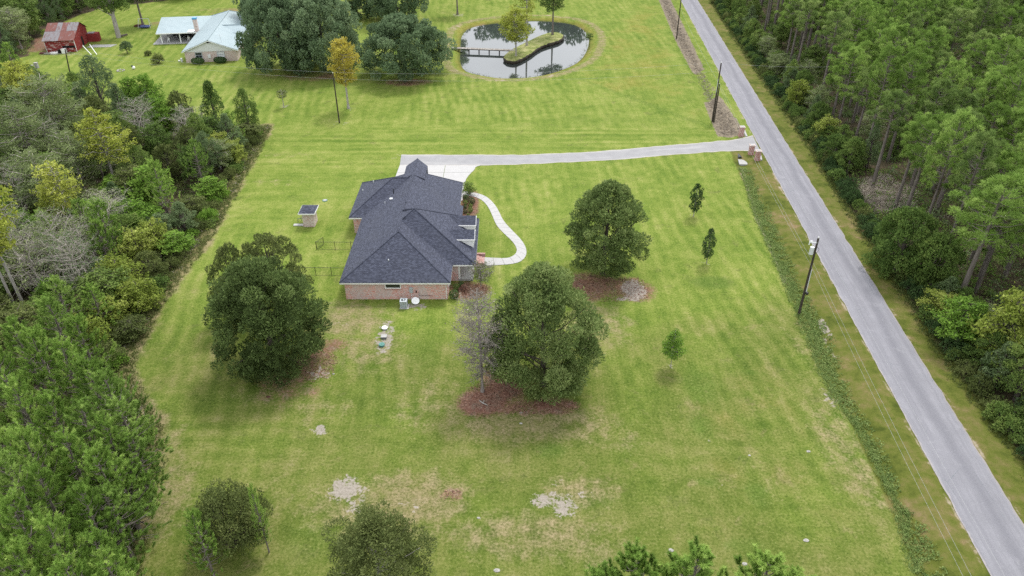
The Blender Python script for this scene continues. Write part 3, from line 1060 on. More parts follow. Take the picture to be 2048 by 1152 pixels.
j = .035
for (ya, yb) in ((y_far, ymid + j), (ymid - j, y_near)):
    ts = np.linspace(ya, yb, 9)
    xa = [float(np.interp(y, [y_near, y_far], [xl1 - .3, xl0])) for y in ts]
    poly = list(zip(xa, ts)) + [(xm - j, yb), (xm - j, ya)]
    B().prism(poly, -0.05, 0.055).build('slab', M['slab'], court)
    poly = [(xm + j, ya), (xm + j, yb)] + [(xr_at(y), y) for y in ts[::-1]]
    B().prism(poly, -0.05, 0.055).build('slab', M['slab'], court)

# winding front walk, slab by slab
c2 = lambda x, y: (640 + x / 3.2, 280 + y / 3.2)
wo = GL([c2(*p) for p in [(915, 330), (990, 337), (1060, 358), (1110, 402), (1142, 450), (1172, 518), (1230, 580), (1290, 640), (1322, 695), (1320, 745), (1285, 780), (1230, 795), (1140, 801), (1052, 806)]])
wi = GL([c2(*p) for p in [(910, 352), (975, 360), (1030, 378), (1076, 425), (1105, 490), (1130, 550), (1178, 600), (1235, 652), (1262, 697), (1255, 728), (1228, 748), (1195, 758), (1125, 756), (1052, 752)]])
wo, wi = resample(chaikin(wo, 2, False), 133), resample(chaikin(wi, 2, False), 133)
walk = bpy.data.objects.new('front_walk', None)
COL.objects.link(walk)
walk['kind'] = 'structure'
per = 6
for k in range(0, 132, per):
    ii = list(range(k, min(k + per, 132) + 1))
    a, b = wo[ii], wi[ii]
    # pull the ends in a touch for the joint
    def shr(q):
        q = q.copy()
        q[0] += nrm(np.append(q[1] - q[0], 0))[:2] * .020
        q[-1] += nrm(np.append(q[-2] - q[-1], 0))[:2] * .020
        return q
    a, b = shr(a), shr(b)
    B().prism([tuple(p) for p in a] + [tuple(p) for p in b[::-1]], -0.05, 0.05).build('slab', M['slab'], walk)

# pond water and its island
wp = [tuple(p) for p in POND]
cx_, cy_ = np.mean(POND, 0)
wp = [(cx_ + (x - cx_) * 1.10, cy_ + (y - cy_) * 1.10) for x, y in wp]
me = bpy.data.meshes.new('pond_water')
me.from_pydata([(x, y, WATER_Z) for x, y in wp], [], [tuple(range(len(wp)))])
me.materials.append(M['water'])
o = bpy.data.objects.new('pond_water', me)
COL.objects.link(o)
o['kind'] = 'structure'


def inward_normals(pts):
    n = len(pts)
    area = sum(pts[i][0] * pts[(i + 1) % n][1] - pts[(i + 1) % n][0] * pts[i][1] for i in range(n))
    s = 1 if area > 0 else -1
    out = []
    for i in range(n):
        t = nrm(np.append(pts[(i + 1) % n] - pts[i - 1], 0))
        out.append(np.array([-t[1], t[0]]) * s)
    return out


ipts = resample(ISLAND + [ISLAND[0]], 161)[:-1]
inn = inward_normals(ipts)
bank = B()
rings = []
for k, (ins, zz) in enumerate([(.30, WATER_Z - .5), (.02, WATER_Z + .10), (-.15, WATER_Z + .5), (.10, .22), (.45, .34)]):
    rings.append([(ipts[i][0] + inn[i][0] * (ins + w), ipts[i][1] + inn[i][1] * (ins + w), zz + w * .3)
                  for i in range(160) for w in [mnoise.noise(Vector((ipts[i][0] * 1.6, ipts[i][1] * 1.6, k * .9))) * .32]])
vs = [p for r_ in rings[:4] for p in r_]
fs = [(k * 160 + i, k * 160 + (i + 1) % 160, (k + 1) * 160 + (i + 1) % 160, (k + 1) * 160 + i) for k in range(3) for i in range(160)]
bank.add(vs, fs)
isl = bpy.data.objects.new('island', None)
COL.objects.link(isl)
isl['kind'] = 'structure'
bank.build('mud_bank', M['mud'], isl, smooth=True)
cap = B()
cap.add([p for r_ in rings[3:5] for p in r_], [(i, (i + 1) % 160, 160 + (i + 1) % 160, 160 + i) for i in range(160)] + [tuple(range(160, 320))])
tg = NT('island_grass', 0.95, 0.1)
_p = tg.pos()
_f = tg.math('ADD', tg.math('MULTIPLY', tg.noise(_p, 0.5, 5), .5), tg.math('MULTIPLY', tg.noise(_p, 3.5, 5, .75), .5))
_c1 = tg.ramp(_f, [(.40, (.105, .135, .035)), (.5, (.20, .22, .070)), (.60, (.32, .30, .150))])
tg.bump(tg.noise(_p, 4, 5, .75), .5, .12)
tg.color(_c1)
M['island_grass'] = tg.m
cap.build('grass_top', M['island_grass'], isl, smooth=True)


# ================================================================== main brick house
def hip_roof(b, x0, x1, y0, y1, z0, apex, base=0.05):
    """closed hip roof; apex = two ridge ends ((x,y,z),(x,y,z)), or one point twice"""
    v = [(x0, y0, z0), (x1, y0, z0), (x1, y1, z0), (x0, y1, z0)]
    lo = [(x, y, z - base) for x, y, z in v]
    p, q = apex
    if p == q:
        b.add(v + [p] + lo, [(0, 1, 4), (1, 2, 4), (2, 3, 4), (3, 0, 4), (8, 7, 6, 5), (0, 5, 6, 1), (1, 6, 7, 2), (2, 7, 8, 3), (3, 8, 5, 0)])
        return
    along_y = abs(p[1] - q[1]) > abs(p[0] - q[0])
    if along_y:      # p near, q far
        f = [(0, 1, 4), (1, 2, 5, 4), (2, 3, 5), (3, 0, 4, 5)]
    else:            # p left, q right
        f = [(0, 1, 5, 4), (1, 2, 5), (2, 3, 4, 5), (3, 0, 4)]
    b.add(v + [p, q] + lo, f + [(9, 8, 7, 6), (0, 6, 7, 1), (1, 7, 8, 2), (2, 8, 9, 3), (3, 9, 6, 0)])


EZ = 2.70
house = thing('brick_house', 'single storey pink brick house with dark slate hip roof and two small white dormers', 'house', (-14.15, 90, 0))
rf = B()
hip_roof(rf, -20.95, -7.45, 75.80, 103.75, EZ, ((-14.2, 81.9, 6.42), (-14.2, 99.9, 6.42)))
hip_roof(rf, -22.85, -12.5, 92.50, 103.74, EZ + .004, ((-17.15, 98.2, 6.15), (-13.6, 98.2, 6.15)))
hip_roof(rf, -19.7, -4.55, 79.97, 92.10, EZ + .008, ((-12.62, 86.03, 7.50), (-12.62, 86.03, 7.50)))
# lifted right-hand roof section with its own eave
k_ = (6.47 - EZ) / (14.15 - 7.0)
rf.add([(-14.15, 88, 6.50), (-6.98, 88, EZ + .06), (-6.98, 95.85, EZ + .06), (-14.15, 95.85, 6.50),
        (-14.15, 88, 6.30), (-6.98, 88, EZ - .12), (-6.98, 95.85, EZ - .12), (-14.15, 95.85, 6.30)],
       [(0, 1, 2, 3), (7, 6, 5, 4), (0, 4, 5, 1), (1, 5, 6, 2), (2, 6, 7, 3), (3, 7, 4, 0)])
# gablet over the far end
rf.add([(-14.2, 98.6, 6.46), (-14.2, 104.3, 6.46), (-12.62, 103.2, 5.72), (-12.62, 98.6, 5.72), (-15.78, 103.2, 5.72), (-15.78, 98.6, 5.72),
        (-14.2, 103.2, 4.2), (-12.62, 103.2, 4.2), (-12.62, 98.6, 4.2), (-15.78, 103.2, 4.2), (-15.78, 98.6, 4.2)],
       [(0, 3, 2, 1), (0, 1, 4, 5), (1, 2, 4), (2, 3, 8, 7), (4, 9, 10, 5), (2, 7, 9, 4)])
rf.build('roof', M['shingle'], house)
# ridge and hip caps: raised shingle rows
rc = B()


def ridge_cap(p, q, r=.11):
    rc.path([p, q], [r, r], 6)


for p, q in [((-14.2, 82.0, 6.42), (-14.2, 84.6, 6.42)), ((-14.2, 89.8, 6.48), (-14.2, 104.2, 6.46)), ((-20.9, 75.85, EZ + .02), (-14.2, 81.9, 6.42)), ((-7.5, 75.85, EZ + .02), (-14.2, 81.9, 6.42)),
             ((-4.6, 80.0, EZ + .03), (-12.62, 86.03, 7.5)), ((-4.6, 92.05, EZ + .03), (-12.62, 86.03, 7.5)), ((-14.05, 84.85, 6.60), (-12.62, 86.03, 7.5)), ((-14.4, 87.6, 6.42), (-12.62, 86.03, 7.5)),
             ((-22.8, 92.55, EZ + .02), (-17.15, 98.2, 6.15)), ((-22.8, 103.7, EZ + .02), (-17.15, 98.2, 6.15)), ((-17.15, 98.2, 6.15), (-14.7, 98.2, 6.15)), ((-7.5, 103.72, EZ + .0), (-14.2, 99.9, 6.40))]:
    ridge_cap(p, q, .085)
rc.build('ridge_cap', M['shingle'], house)

# walls: brick skin on the footprint
WT = EZ - .17
wl = B()
wl.bb(-20.45, -7.92, 76.22, 103.25, -0.3, WT)
wl.bb(-22.35, -20.45, 92.95, 103.248, -0.3, WT - .002)
wl.bb(-7.92, -6.85, 80.42, 91.7, -0.3, WT - .004)
wl.build('wall', M['brick'], house)
# white fascia boards and gutters just under the roof edge
fa = B()
for (x0, x1, y) in [(-20.93, -7.47, 75.83), (-22.83, -20.99, 92.53), (-7.40, -4.58, 80.00), (-22.83, -7.47, 103.70), (-7.40, -4.58, 92.07)]:
    fa.box(((x0 + x1) / 2, y, EZ - .15), (x1 - x0, .05, .19))
for (y0, y1, x) in [(75.86, 92.50, -20.92), (92.56, 103.66, -22.82), (75.86, 79.97, -7.48), (80.03, 92.04, -4.58), (92.14, 95.82, -7.02), (95.87, 103.66, -7.48)]:
    fa.box((x, (y0 + y1) / 2, EZ - .15), (.05, y1 - y0, .19))
fa.build('fascia', M['white'], house)
so = B()
so.bb(-20.93, -7.47, 75.82, 103.7, EZ - .215, EZ - .175)
so.bb(-22.83, -20.96, 92.52, 103.69, EZ - .22, EZ - .18)
so.bb(-7.45, -4.58, 80.0, 92.07, EZ - .225, EZ - .185)
so.build('soffit', M['white'], house)
# near window, close under the eave
xw, yw = G(782.5, 571.5, 2.2)
wd = B()
for (x0, x1, z0, z1) in [(-.98, -.88, 1.62, 2.50), (.88, .98, 1.62, 2.50), (-.88, .88, 1.62, 1.74), (-.88, .88, 2.40, 2.50)]:
    wd.bb(-14.55 + x0, -14.55 + x1, 76.12, 76.26, z0, z1)
win = wd.build('window', M['white'], house)
B().bb(-15.43, -13.67, 76.19, 76.215, 1.74, 2.40).build('pane', M['glass'], win)
B().bb(-15.6, -13.5, 76.08, 76.22, 1.52, 1.615).build('sill', M['brick_red'], win)
# windows on the walls that face away from the camera line, seen from the side
for (y, x, s) in [(94.5, -7.90, 1), (98.5, -7.90, 1), (78.4, -7.90, 1), (84.8, -20.47, -1), (89, -20.47, -1)]:
    w = B()
    for (a0, a1, z0, z1) in [(-.75, -.66, .85, 2.2), (.66, .75, .85, 2.2), (-.66, .66, .85, .95), (-.66, .66, 2.1, 2.2), (-.66, .66, 1.49, 1.55)]:
        w.bb(x - .05, x + .05, y + a0, y + a1, z0, z1)
    w = w.build('window', M['white'], house)
    B().bb(x + s * .005, x + s * .025, y - .66, y + .66, .95, 2.1).build('pane', M['glass'], w)
# dormers
for (y0, nm) in ((87.45, 'far'), (83.62, 'near')):
    ym_, y1 = y0 + 1.3, y0 + 2.6
    ze, zr = 4.22, 5.02
    d = B()
    d.bb(-8.0, -4.98, y0 + .14, y1 - .14, 2.9, ze - .06)
    d.add([(-4.98, y0 + .14, ze - .06), (-4.98, y1 - .14, ze - .06), (-4.98, ym_, zr - .12), (-8.2, y0 + .14, ze - .06), (-8.2, y1 - .14, ze - .06), (-8.2, ym_, zr - .12)],
          [(0, 1, 2), (3, 5, 4), (0, 2, 5, 3), (1, 4, 5, 2)])
    d = d.build('dormer', M['white'], house)
    r_ = B()
    r_.add([(-4.82, y0, ze), (-4.82, ym_, zr), (-9.1, ym_, zr), (-7.9, y0, ze), (-4.82, y1, ze), (-7.9, y1, ze),
            (-4.82, y0, ze - .07), (-4.82, ym_, zr - .07), (-9.1, ym_, zr - .07), (-7.9, y0, ze - .07), (-4.82, y1, ze - .07), (-7.9, y1, ze - .07)],
           [(0, 1, 2, 3), (1, 4, 5, 2), (9, 8, 7, 6), (8, 11, 10, 7), (0, 6, 7, 1), (1, 7, 10, 4), (0, 3, 9, 6), (4, 10, 11, 5)])
    r_.build('dormer_roof', M['shingle'], d)
    t = B()
    t.box((-6.4, y0 - .02, ze - .06), (3.12, .05, .15))
    t.box((-6.4, y1 + .02, ze - .06), (3.12, .05, .15))
    t.box((-4.80, (y0 + ym_) / 2, (ze + zr) / 2 - .09), (.05, 1.56, .15), rx=math.atan2(zr - ze, 1.3))
    t.box((-4.80, (y1 + ym_) / 2, (ze + zr) / 2 - .09), (.05, 1.56, .15), rx=-math.atan2(zr - ze, 1.3))
    t.build('trim', M['white'], d)
    w = B()
    for (a0, a1, z0, z1) in [(-.5, -.43, 3.15, 4.1), (.43, .5, 3.15, 4.1), (-.43, .43, 3.15, 3.22), (-.43, .43, 4.03, 4.1), (-.025, .025, 3.22, 4.03), (-.43, .43, 3.6, 3.64)]:
        w.bb(-4.97, -4.93, ym_ + a0, ym_ + a1, z0, z1)
    B().bb(-4.975, -4.955, ym_ - .43, ym_ + .43, 3.2, 4.05).build('window', M['glass'], d)
    w.build('window_frame', M['white'], d)
# open porch
B().bb(-6.85, -4.98, 80.42, 91.68, -0.2, .28).build('porch_floor', M['slab'], house)
for y in (80.62, 83.9, 87.0, 91.45):
    cl = B()
    cl.bb(-5.21, -5.01, y - .10, y + .10, .30, WT - .06)
    cl.bb(-5.25, -4.99, y - .13, y + .13, .285, .46)
    cl.bb(-5.25, -4.99, y - .13, y + .13, WT - .24, WT - .05)
    cl.build('porch_column', M['white'], house)
B().bb(-6.84, -6.60, 80.46, 80.60, .285, WT - .05).build('corner_board', M['white'], house)
dr = B().bb(-6.86, -6.80, 84.8, 85.75, .29, 2.35).build('front_door', M['black'], house)
B().ball((-6.77, 84.92, 1.2), .04).build('door_knob', M['galv'], dr)
for y in (82.4, 88.2, 90.4):
    w = B()
    for (a0, a1, z0, z1) in [(-.6, -.52, .8, 2.2), (.52, .6, .8, 2.2), (-.52, .52, .8, .9), (-.52, .52, 2.1, 2.2), (-.52, .52, 1.47, 1.53)]:
        w.bb(-6.87, -6.79, y + a0, y + a1, z0, z1)
    w = w.build('window', M['white'], house)
    B().bb(-6.86, -6.825, y - .52, y + .52, .9, 2.1).build('pane', M['glass'], w)
# brick front steps with a low cheek wall
st = B()
for i in range(3):
    st.bb(-4.97 + .02 * i, -4.05 - .30 * (i == 0) - .0 + .32 * (i > 1), 84.30, 86.42, -.2 + .002 * i, .27 - .09 * i)
st = B()
st.bb(-4.975, -4.45, 84.30, 86.40, -.2, .26)
st.bb(-4.45, -4.05, 84.302, 86.398, -.2, .17)
st.bb(-4.05, -3.68, 84.304, 86.396, -.2, .085)
st.build('front_steps', M['brick_red'], house)
for y in (84.14, 86.55):
    B().bb(-4.97, -3.60, y - .14, y + .14, -.2, .46).build('step_wall', M['brick_red'], house)
# flues and vents on the left slope
for (u, v, h, r) in [(787.5, 388, .75, .06), (782.3, 398.5, .14, .14), (769.5, 400.5, .25, .05), (748, 372, .35, .06), (725.5, 377.5, .3, .06), (777, 519.5, .2, .07)]:
    if u < 760:
        z = EZ + .55 * max(0, (G(u, v, 4.0)[0] + 22.85))
        x, y = G(u, v, 3.6)
        z = EZ + (x + 22.85) * .60
    elif u == 777:
        x, y = G(u, v, 4.4)
        z = EZ + (y - 75.8) * .61
    else:
        x, y = G(u, v, 5.0)
        z = EZ + (x + 20.95) * .551
    vp = B().tube((x, y, z - .15), (x, y, z + h), r, r, 8)
    if r > .1:
        vp.box((x, y, z + h), (.42, .42, .08))
    vp.build('roof_vent', M['galv'] if h < .5 else M['black'], house)
# meter box, its pipe and valves on the near wall
xb = G(821, 585, 1.4)[0]
B().box((xb, 76.15, 1.42), (.40, .14, .78)).build('meter_box', M['steel'], house)
B().tube((xb + .02, 76.14, -.05), (xb + .02, 76.14, 1.03), .035).build('conduit', M['white'], house)
B().box((xb + .62, 76.16, 1.18), (.12, .12, .30)).build('gas_valve', M['black'], house)
hb = B()
hb.path([(xb + .95, 76.17, 1.1), (xb + .95, 76.17, .62), (xb + 2.6, 76.17, .55)], [.02, .02, .02], 5)
hb.build('wall_pipe', M['wood_dark'], house)
B().path([(-8.05, 76.13, EZ - .25), (-8.05, 76.13, .08)], [.045, .045], 6).build('downspout', M['white'], house)

# ------------------------------------------------------------------ heat pump by the wall
ax, ay = G(806.5, 618)
ax, ay = ax + .05, ay + .45
ac = thing('air_conditioner', 'grey air conditioner unit with round black fan grille beside the near brick wall', 'air conditioner', (ax, ay, 0))
B().bb(ax - .48, ax + .62, ay - .50, ay + .52, -.05, .07).build('pad', M['slab'], ac)
cab = B()
for sx in (-.38, .38):
    for sy in (-.38, .38):
        cab.bb(ax + sx - .04, ax + sx + .04, ay + sy - .04, ay + sy + .04, .07, 1.02)
cab.bb(ax - .36, ax + .36, ay - .36, ay + .36, .07, .97)
cab.build('cabinet', M['steel'], ac)
lv = B()
for i in range(9):
    z = .17 + i * .09
    lv.bb(ax - .35, ax + .35, ay - .385, ay - .355, z, z + .035)
    lv.bb(ax + .355, ax + .385, ay - .35, ay + .35, z, z + .035)
    lv.bb(ax - .385, ax - .355, ay - .35, ay + .35, z, z + .035)
lv.build('louvre', M['steel'], ac, kind='stuff')
lid = B()
n_ = 24
o_ = [(ax + .43 * x, ay + .43 * y, 1.03) for x, y in [(math.copysign(1, math.cos(2 * math.pi * (k + .5) / n_)) * min(1, abs(math.cos(2 * math.pi * (k + .5) / n_)) * 1.42), math.copysign(1, math.sin(2 * math.pi * (k + .5) / n_)) * min(1, abs(math.sin(2 * math.pi * (k + .5) / n_)) * 1.42)) for k in range(n_)]]
i_ = [(ax + .30 * math.cos(2 * math.pi * (k + .5) / n_), ay + .30 * math.sin(2 * math.pi * (k + .5) / n_), 1.04) for k in range(n_)]
lid.add(o_ + i_ + [(x, y, .975) for x, y, z in o_] + [(x, y, .90) for x, y, z in i_],
        [(k, (k + 1) % n_, n_ + (k + 1) % n_, n_ + k) for k in range(n_)] + [(2 * n_ + k, 2 * n_ + (k + 1) % n_, (k + 1) % n_, k) for k in range(n_)] +
        [(n_ + k, n_ + (k + 1) % n_, 3 * n_ + (k + 1) % n_, 3 * n_ + k) for k in range(n_)])
lid.build('top_rim', M['steel'], ac)
fan = B().disc((ax, ay, .971), .31, .012, 20)
fan.build('fan_well', M['black'], ac)
hub = B().disc((ax, ay, .985), .09, .06, 12)
for k in range(4):
    w = math.pi / 2 * k
    hub.box((ax + .17 * math.cos(w), ay + .17 * math.sin(w), 1.0), (.2, .1, .012), rz=w, rx=.4)
hub.build('fan', M['steel'], ac)
# white dish
dx_, dy_ = G(831, 602, .35)
ds = thing('satellite_dish', 'round white dish on a short post beside the air conditioner', 'satellite dish', (dx_, dy_, 0))
sh = B()
ringN = 20
dirn = nrm((.15, -.5, .9))
e1 = nrm(np.cross(dirn, (0, 0, 1)))
e2 = np.cross(dirn, e1)
cc = np.array((dx_, dy_, .42))
vs, fs = [tuple(cc - dirn * .08)], []
for r_, dep in ((.25, -.055), (.48, 0.0), (.50, -.02)):
    for k in range(ringN):
        w = 2 * math.pi * k / ringN
        vs.append(tuple(cc + (e1 * math.cos(w) + e2 * math.sin(w)) * r_ + dirn * dep))
for k in range(ringN):
    k2 = (k + 1) % ringN
    fs += [(0, 1 + k, 1 + k2), (1 + k, 1 + ringN + k, 1 + ringN + k2, 1 + k2), (1 + ringN + k, 1 + 2 * ringN + k, 1 + 2 * ringN + k2, 1 + ringN + k2)]
sh.add(vs, fs).build('reflector', M['white'], ds, smooth=True)
B().tube((dx_, dy_ + .1, -.05), (dx_, dy_ + .03, .36), .03).build('post', M['galv'], ds)

# ------------------------------------------------------------------ small brick pump house
ph = thing('pump_house', 'small square brick pump house with grey hip roof on the lawn left of the house', 'shed', (-29.2, 95.7, 0))
pr = B()
hip_roof(pr, -30.42, -28.10, 94.36, 97.10, 2.32, ((-29.28, 95.73, 2.98), (-29.28, 95.73, 2.98)), .05)
pr.build('roof', M['shingle'], ph)
B().bb(-30.05, -28.45, 94.72, 96.72, -.2, 2.26).build('wall', M['brick_mix'], ph)
pf = B()
for (x0, x1, y0, y1) in [(-30.44, -28.08, 94.33, 94.37), (-30.44, -28.08, 97.09, 97.13), (-30.45, -30.41, 94.37, 97.09), (-28.11, -28.07, 94.37, 97.09)]:
    pf.bb(x0, x1, y0, y1, 2.14, 2.31)
pf.build('fascia', M['white'], ph)
B().bb(-30.09, -30.04, 95.3, 96.1, 0, 1.9).build('door', M['white'], ph)
stp = thing('concrete_step', 'flat pale concrete step at the left side of the brick pump house', 'step', (-30.9, 95.3, 0))
B().bb(-31.6, -30.1, 94.95, 95.5, -.05, .12).build('slab', M['slab'], stp)
ptk = thing('pressure_tank', 'low grey pipe frame left of the brick pump house', 'pump fitting', (-30.7, 96.2, 0))
pp = B()
pp.path([(-31.2, 96.2, 0), (-31.2, 96.2, .55), (-30.15, 96.2, .6)], [.05, .05, .05], 6)
pp.path([(-30.8, 96.5, 0), (-30.8, 96.5, .7), (-30.15, 96.5, .75)], [.04, .04, .04], 6)
pp.build('pipe', M['grey_plastic'], ptk)

# ------------------------------------------------------------------ black chain link fences
def fence(pts, posts, label, h=1.22):
    f = thing('chain_link_fence', label, 'fence', (pts[0][0], pts[0][1], 0))
    for x, y in posts:
        b = B().tube((x, y, -.1), (x, y, h + .06), .035, .035, 6)
        b.ball((x, y, h + .07), .045, 6, 4)
        b.build('post', M['black'], f)
    for a, c in zip(pts[:-1], pts[1:]):
        B().tube((*a, h), (*c, h), .028, .028, 6).build('rail', M['black'], f)
        B().tube((*a, .06), (*c, .06), .016, .016, 5).build('rail', M['black'], f)
        L = math.hypot(c[0] - a[0], c[1] - a[1])
        mb = B()
        n = int((L + h) / .16)
        ux, uy = (c[0] - a[0]) / L, (c[1] - a[1]) / L
        nx, ny = -uy * .003, ux * .003
        for k in range(n):
            for sgn in (1, -1):
                s0 = k * .16 - h if sgn > 0 else k * .16
                s1 = s0 + sgn * h
                za, zb = .06, h
                # clip the wire to the bay
                def clip(sa, zaa, sb, zbb):
                    pts_ = []
                    for (s_, z_, s2, z2) in ((sa, zaa, sb, zbb), (sb, zbb, sa, zaa)):
                        if s_ < 0:
                            t_ = (0 - s_) / (s2 - s_)
                            s_, z_ = 0, z_ + (z2 - z_) * t_
                        elif s_ > L:
                            t_ = (L - s_) / (s2 - s_)
                            s_, z_ = L, z_ + (z2 - z_) * t_
                        pts_.append((s_, z_))
                    return pts_
                if max(s0, s1) <= 0 or min(s0, s1) >= L:
                    continue
                (sa, z_a), (sb, z_b) = clip(s0, za, s1, zb)
                p = (a[0] + ux * sa, a[1] + uy * sa, z_a)
                q = (a[0] + ux * sb, a[1] + uy * sb, z_b)
                mb.add([(p[0] - .004 * ux, p[1] - .004 * uy, p[2]), (p[0] + .004 * ux, p[1] + .004 * uy, p[2]), (q[0] + .004 * ux, q[1] + .004 * uy, q[2]), (q[0] - .004 * ux, q[1] - .004 * uy, q[2])], [(0, 1, 2, 3)])
        mb.build('wire_mesh', M['black'], f, kind='stuff', fix=False)
    return f


fence([(-26.75, 88.25), (-20.5, 88.2)], [(-26.75, 88.25), (-24.2, 88.23), (-22.0, 88.21), (-20.55, 88.2)], 'short black chain link fence between the lawn and the house, the farther of two')
fence([(-27.6, 81.7), (-20.5, 81.55)], [(-27.6, 81.7), (-25.4, 81.66), (-23.35, 81.62), (-20.55, 81.55)], 'black chain link fence from the house into the big left oak, nearer the camera')
gt = thing('chain_link_gate', 'black chain link gate swung open at the end of the farther fence', 'gate', (-26.75, 88.25, 0))
gb = B()
ga, gc = np.array((-26.72, 88.32)), np.array((-26.05, 89.65))
for z in (.12, 1.18):
    gb.tube((*ga, z), (*gc, z), .025, .025, 6)
for p in (ga, gc):
    gb.tube((*p, .10), (*p, 1.2), .028, .028, 6)
gb.build('gate_frame', M['black'], gt)
gm = B()
for k in range(10):
    for z0, z1 in ((.12, 1.18), (1.18, .12)):
        p, q = ga + (gc - ga) * k / 10, ga + (gc - ga) * min(1, (k + 4) / 10)
        gm.add([(*p, z0), (p[0] + .008, p[1], z0), (q[0] + .008, q[1], z1), (*q, z1)], [(0, 1, 2, 3)])
gm.build('wire_mesh', M['black'], gt, kind='stuff', fix=False)

# ------------------------------------------------------------------ septic lids
for (u, v, nm, lab, cat, mat) in [(769.3, 655, 'septic_tank', 'round white septic tank cover at the far end of the sandy strip', 'septic tank', 'white'), (768, 673, 'septic_box', 'square dark grey septic box in the middle of the sandy strip', 'box', 'grey_plastic'),
                                  (763.5, 688.5, 'septic_tank', 'round green septic tank cover at the near end of the sandy strip', 'septic tank', 'green_plastic')]:
    x, y = G(u, v, .2)
    t = thing(nm, lab, cat, (x, y, 0))
    if nm == 'septic_tank':
        B().tube((x, y, -.1), (x, y, .18), .29, .29, 20).build('riser', M['block'] if mat == 'white' else M[mat], t)
        b = B().tube((x, y, .18), (x, y, .25), .36, .33, 20)
        b.disc((x, y, .25), .06, .03, 8)
        b.build('cover', M[mat], t)
    else:
        B().bb(x - .30, x + .30, y - .26, y + .26, -.1, .26).build('body', M[mat], t)
        B().bb(x - .33, x + .33, y - .29, y + .29, .262, .31).build('cover', M['block'], t)
x, y = G(650, 401)
t = thing('valve_cover', 'small grey valve cover flush in the grass behind the pump house', 'cover', (x, y, 0))
B().tube((x, y, -.1), (x, y, .06), .42, .40, 14).build('ring', M['green_plastic'], t)
B().disc((x, y, .061), .30, .03, 14).build('cover', M['block'], t)

# ------------------------------------------------------------------ brick gate pillars, culvert
for (u, v, lab) in [(1482.5, 272.5, 'red brick gate pillar on the far side of the driveway mouth'), (1502, 310, 'red brick gate pillar at the near side of the driveway, farther from the road'),
                    (1514.5, 321.5, 'red brick gate pillar closest to the culvert and the road edge')]:
    x, y = G(u, v)
    x, y = x + .05, y + .35
    t = thing('gate_pillar', lab, 'pillar', (x, y, 0), 'brick pillars at the driveway entrance')
    h = 1.62
    B().bb(x - .44, x + .44, y - .44, y + .44, -.4, .12).build('footing', M['brick_red'], t)
    B().bb(x - .38, x + .38, y - .38, y + .38, .12, h).build('shaft', M['brick_red'], t)
    cp = B()
    cp.bb(x - .46, x + .46, y - .46, y + .46, h, h + .10)
    cp.build('cap', M['brick_mix'], t)
    B().bb(x - .30, x + .30, y - .30, y + .30, h + .102, h + .18).build('capstone', M['slab'], t)
for (a, b_, lab) in [((1488, 262), (1493, 273.5), 'thin pale concrete kerb beside the far gate pillar'), ((1519, 309), (1522.5, 321), 'thin pale concrete kerb beside the gate pillar nearest the road')]:
    p, q = G(*a), G(*b_)
    t = thing('concrete_kerb', lab, 'kerb', ((p[0] + q[0]) / 2, (p[1] + q[1]) / 2, 0))
    ang = math.atan2(q[1] - p[1], q[0] - p[0])
    B().box(((p[0] + q[0]) / 2, (p[1] + q[1]) / 2, .06), (math.hypot(q[0] - p[0], q[1] - p[1]), .32, .24), rz=ang).build('block', M['slab'], t)
px_, py_ = G(1480, 317.5, -.30)
cv = thing('culvert_pipe', 'dark round culvert pipe opening under the driveway end of the weedy ditch', 'pipe', (px_, py_, -.5))
cu = B()
n_ = 18
cu.path([(px_, py_, -.30), (px_ + .1, py_ + 2.5, -.46)], [.40, .40], n_, False)
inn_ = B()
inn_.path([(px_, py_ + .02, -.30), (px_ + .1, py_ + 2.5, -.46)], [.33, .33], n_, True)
rim = B()
ro = [(px_ + .40 * math.cos(2 * math.pi * k / n_), py_ - .01, -.30 + .40 * math.sin(2 * math.pi * k / n_)) for k in range(n_)]
ri = [(px_ + .33 * math.cos(2 * math.pi * k / n_), py_ - .01, -.30 + .33 * math.sin(2 * math.pi * k / n_)) for k in range(n_)]
rim.add(ro + ri, [(k, (k + 1) % n_, n_ + (k + 1) % n_, n_ + k) for k in range(n_)])
cu.build('barrel', M['black'], cv, fix=False)
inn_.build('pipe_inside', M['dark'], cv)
rim.build('rim', M['grey_plastic'], cv, fix=False)
wx, wy = G(1485, 325, -.4)
hw = thing('concrete_apron', 'pale concrete slab lying in the ditch just below the culvert opening', 'slab', (wx, wy, -.45))
B().prism([(wx - .75, wy - .9), (wx + .55, wy - 1.0), (wx + .9, wy + .2), (wx + .45, wy + 1.1), (wx - .5, wy + 1.2)], -.62, -.30).build('slab', M['block'], hw)

# ------------------------------------------------------------------ utility poles and wires
def pole(x, y, h, name, label, r=.16, lean=(0, 0), group=None):
    z0 = gz1(x, y)
    t = thing(name, label, 'utility pole', (x, y, z0), group)
    b = B()
    b.path([(x, y, z0 - .3), (x + lean[0] * .5, y + lean[1] * .5, h * .5), (x + lean[0], y + lean[1], h)], [r, r * .86, r * .68], 10)
    b.build('shaft', M['pole'], t)
    return t


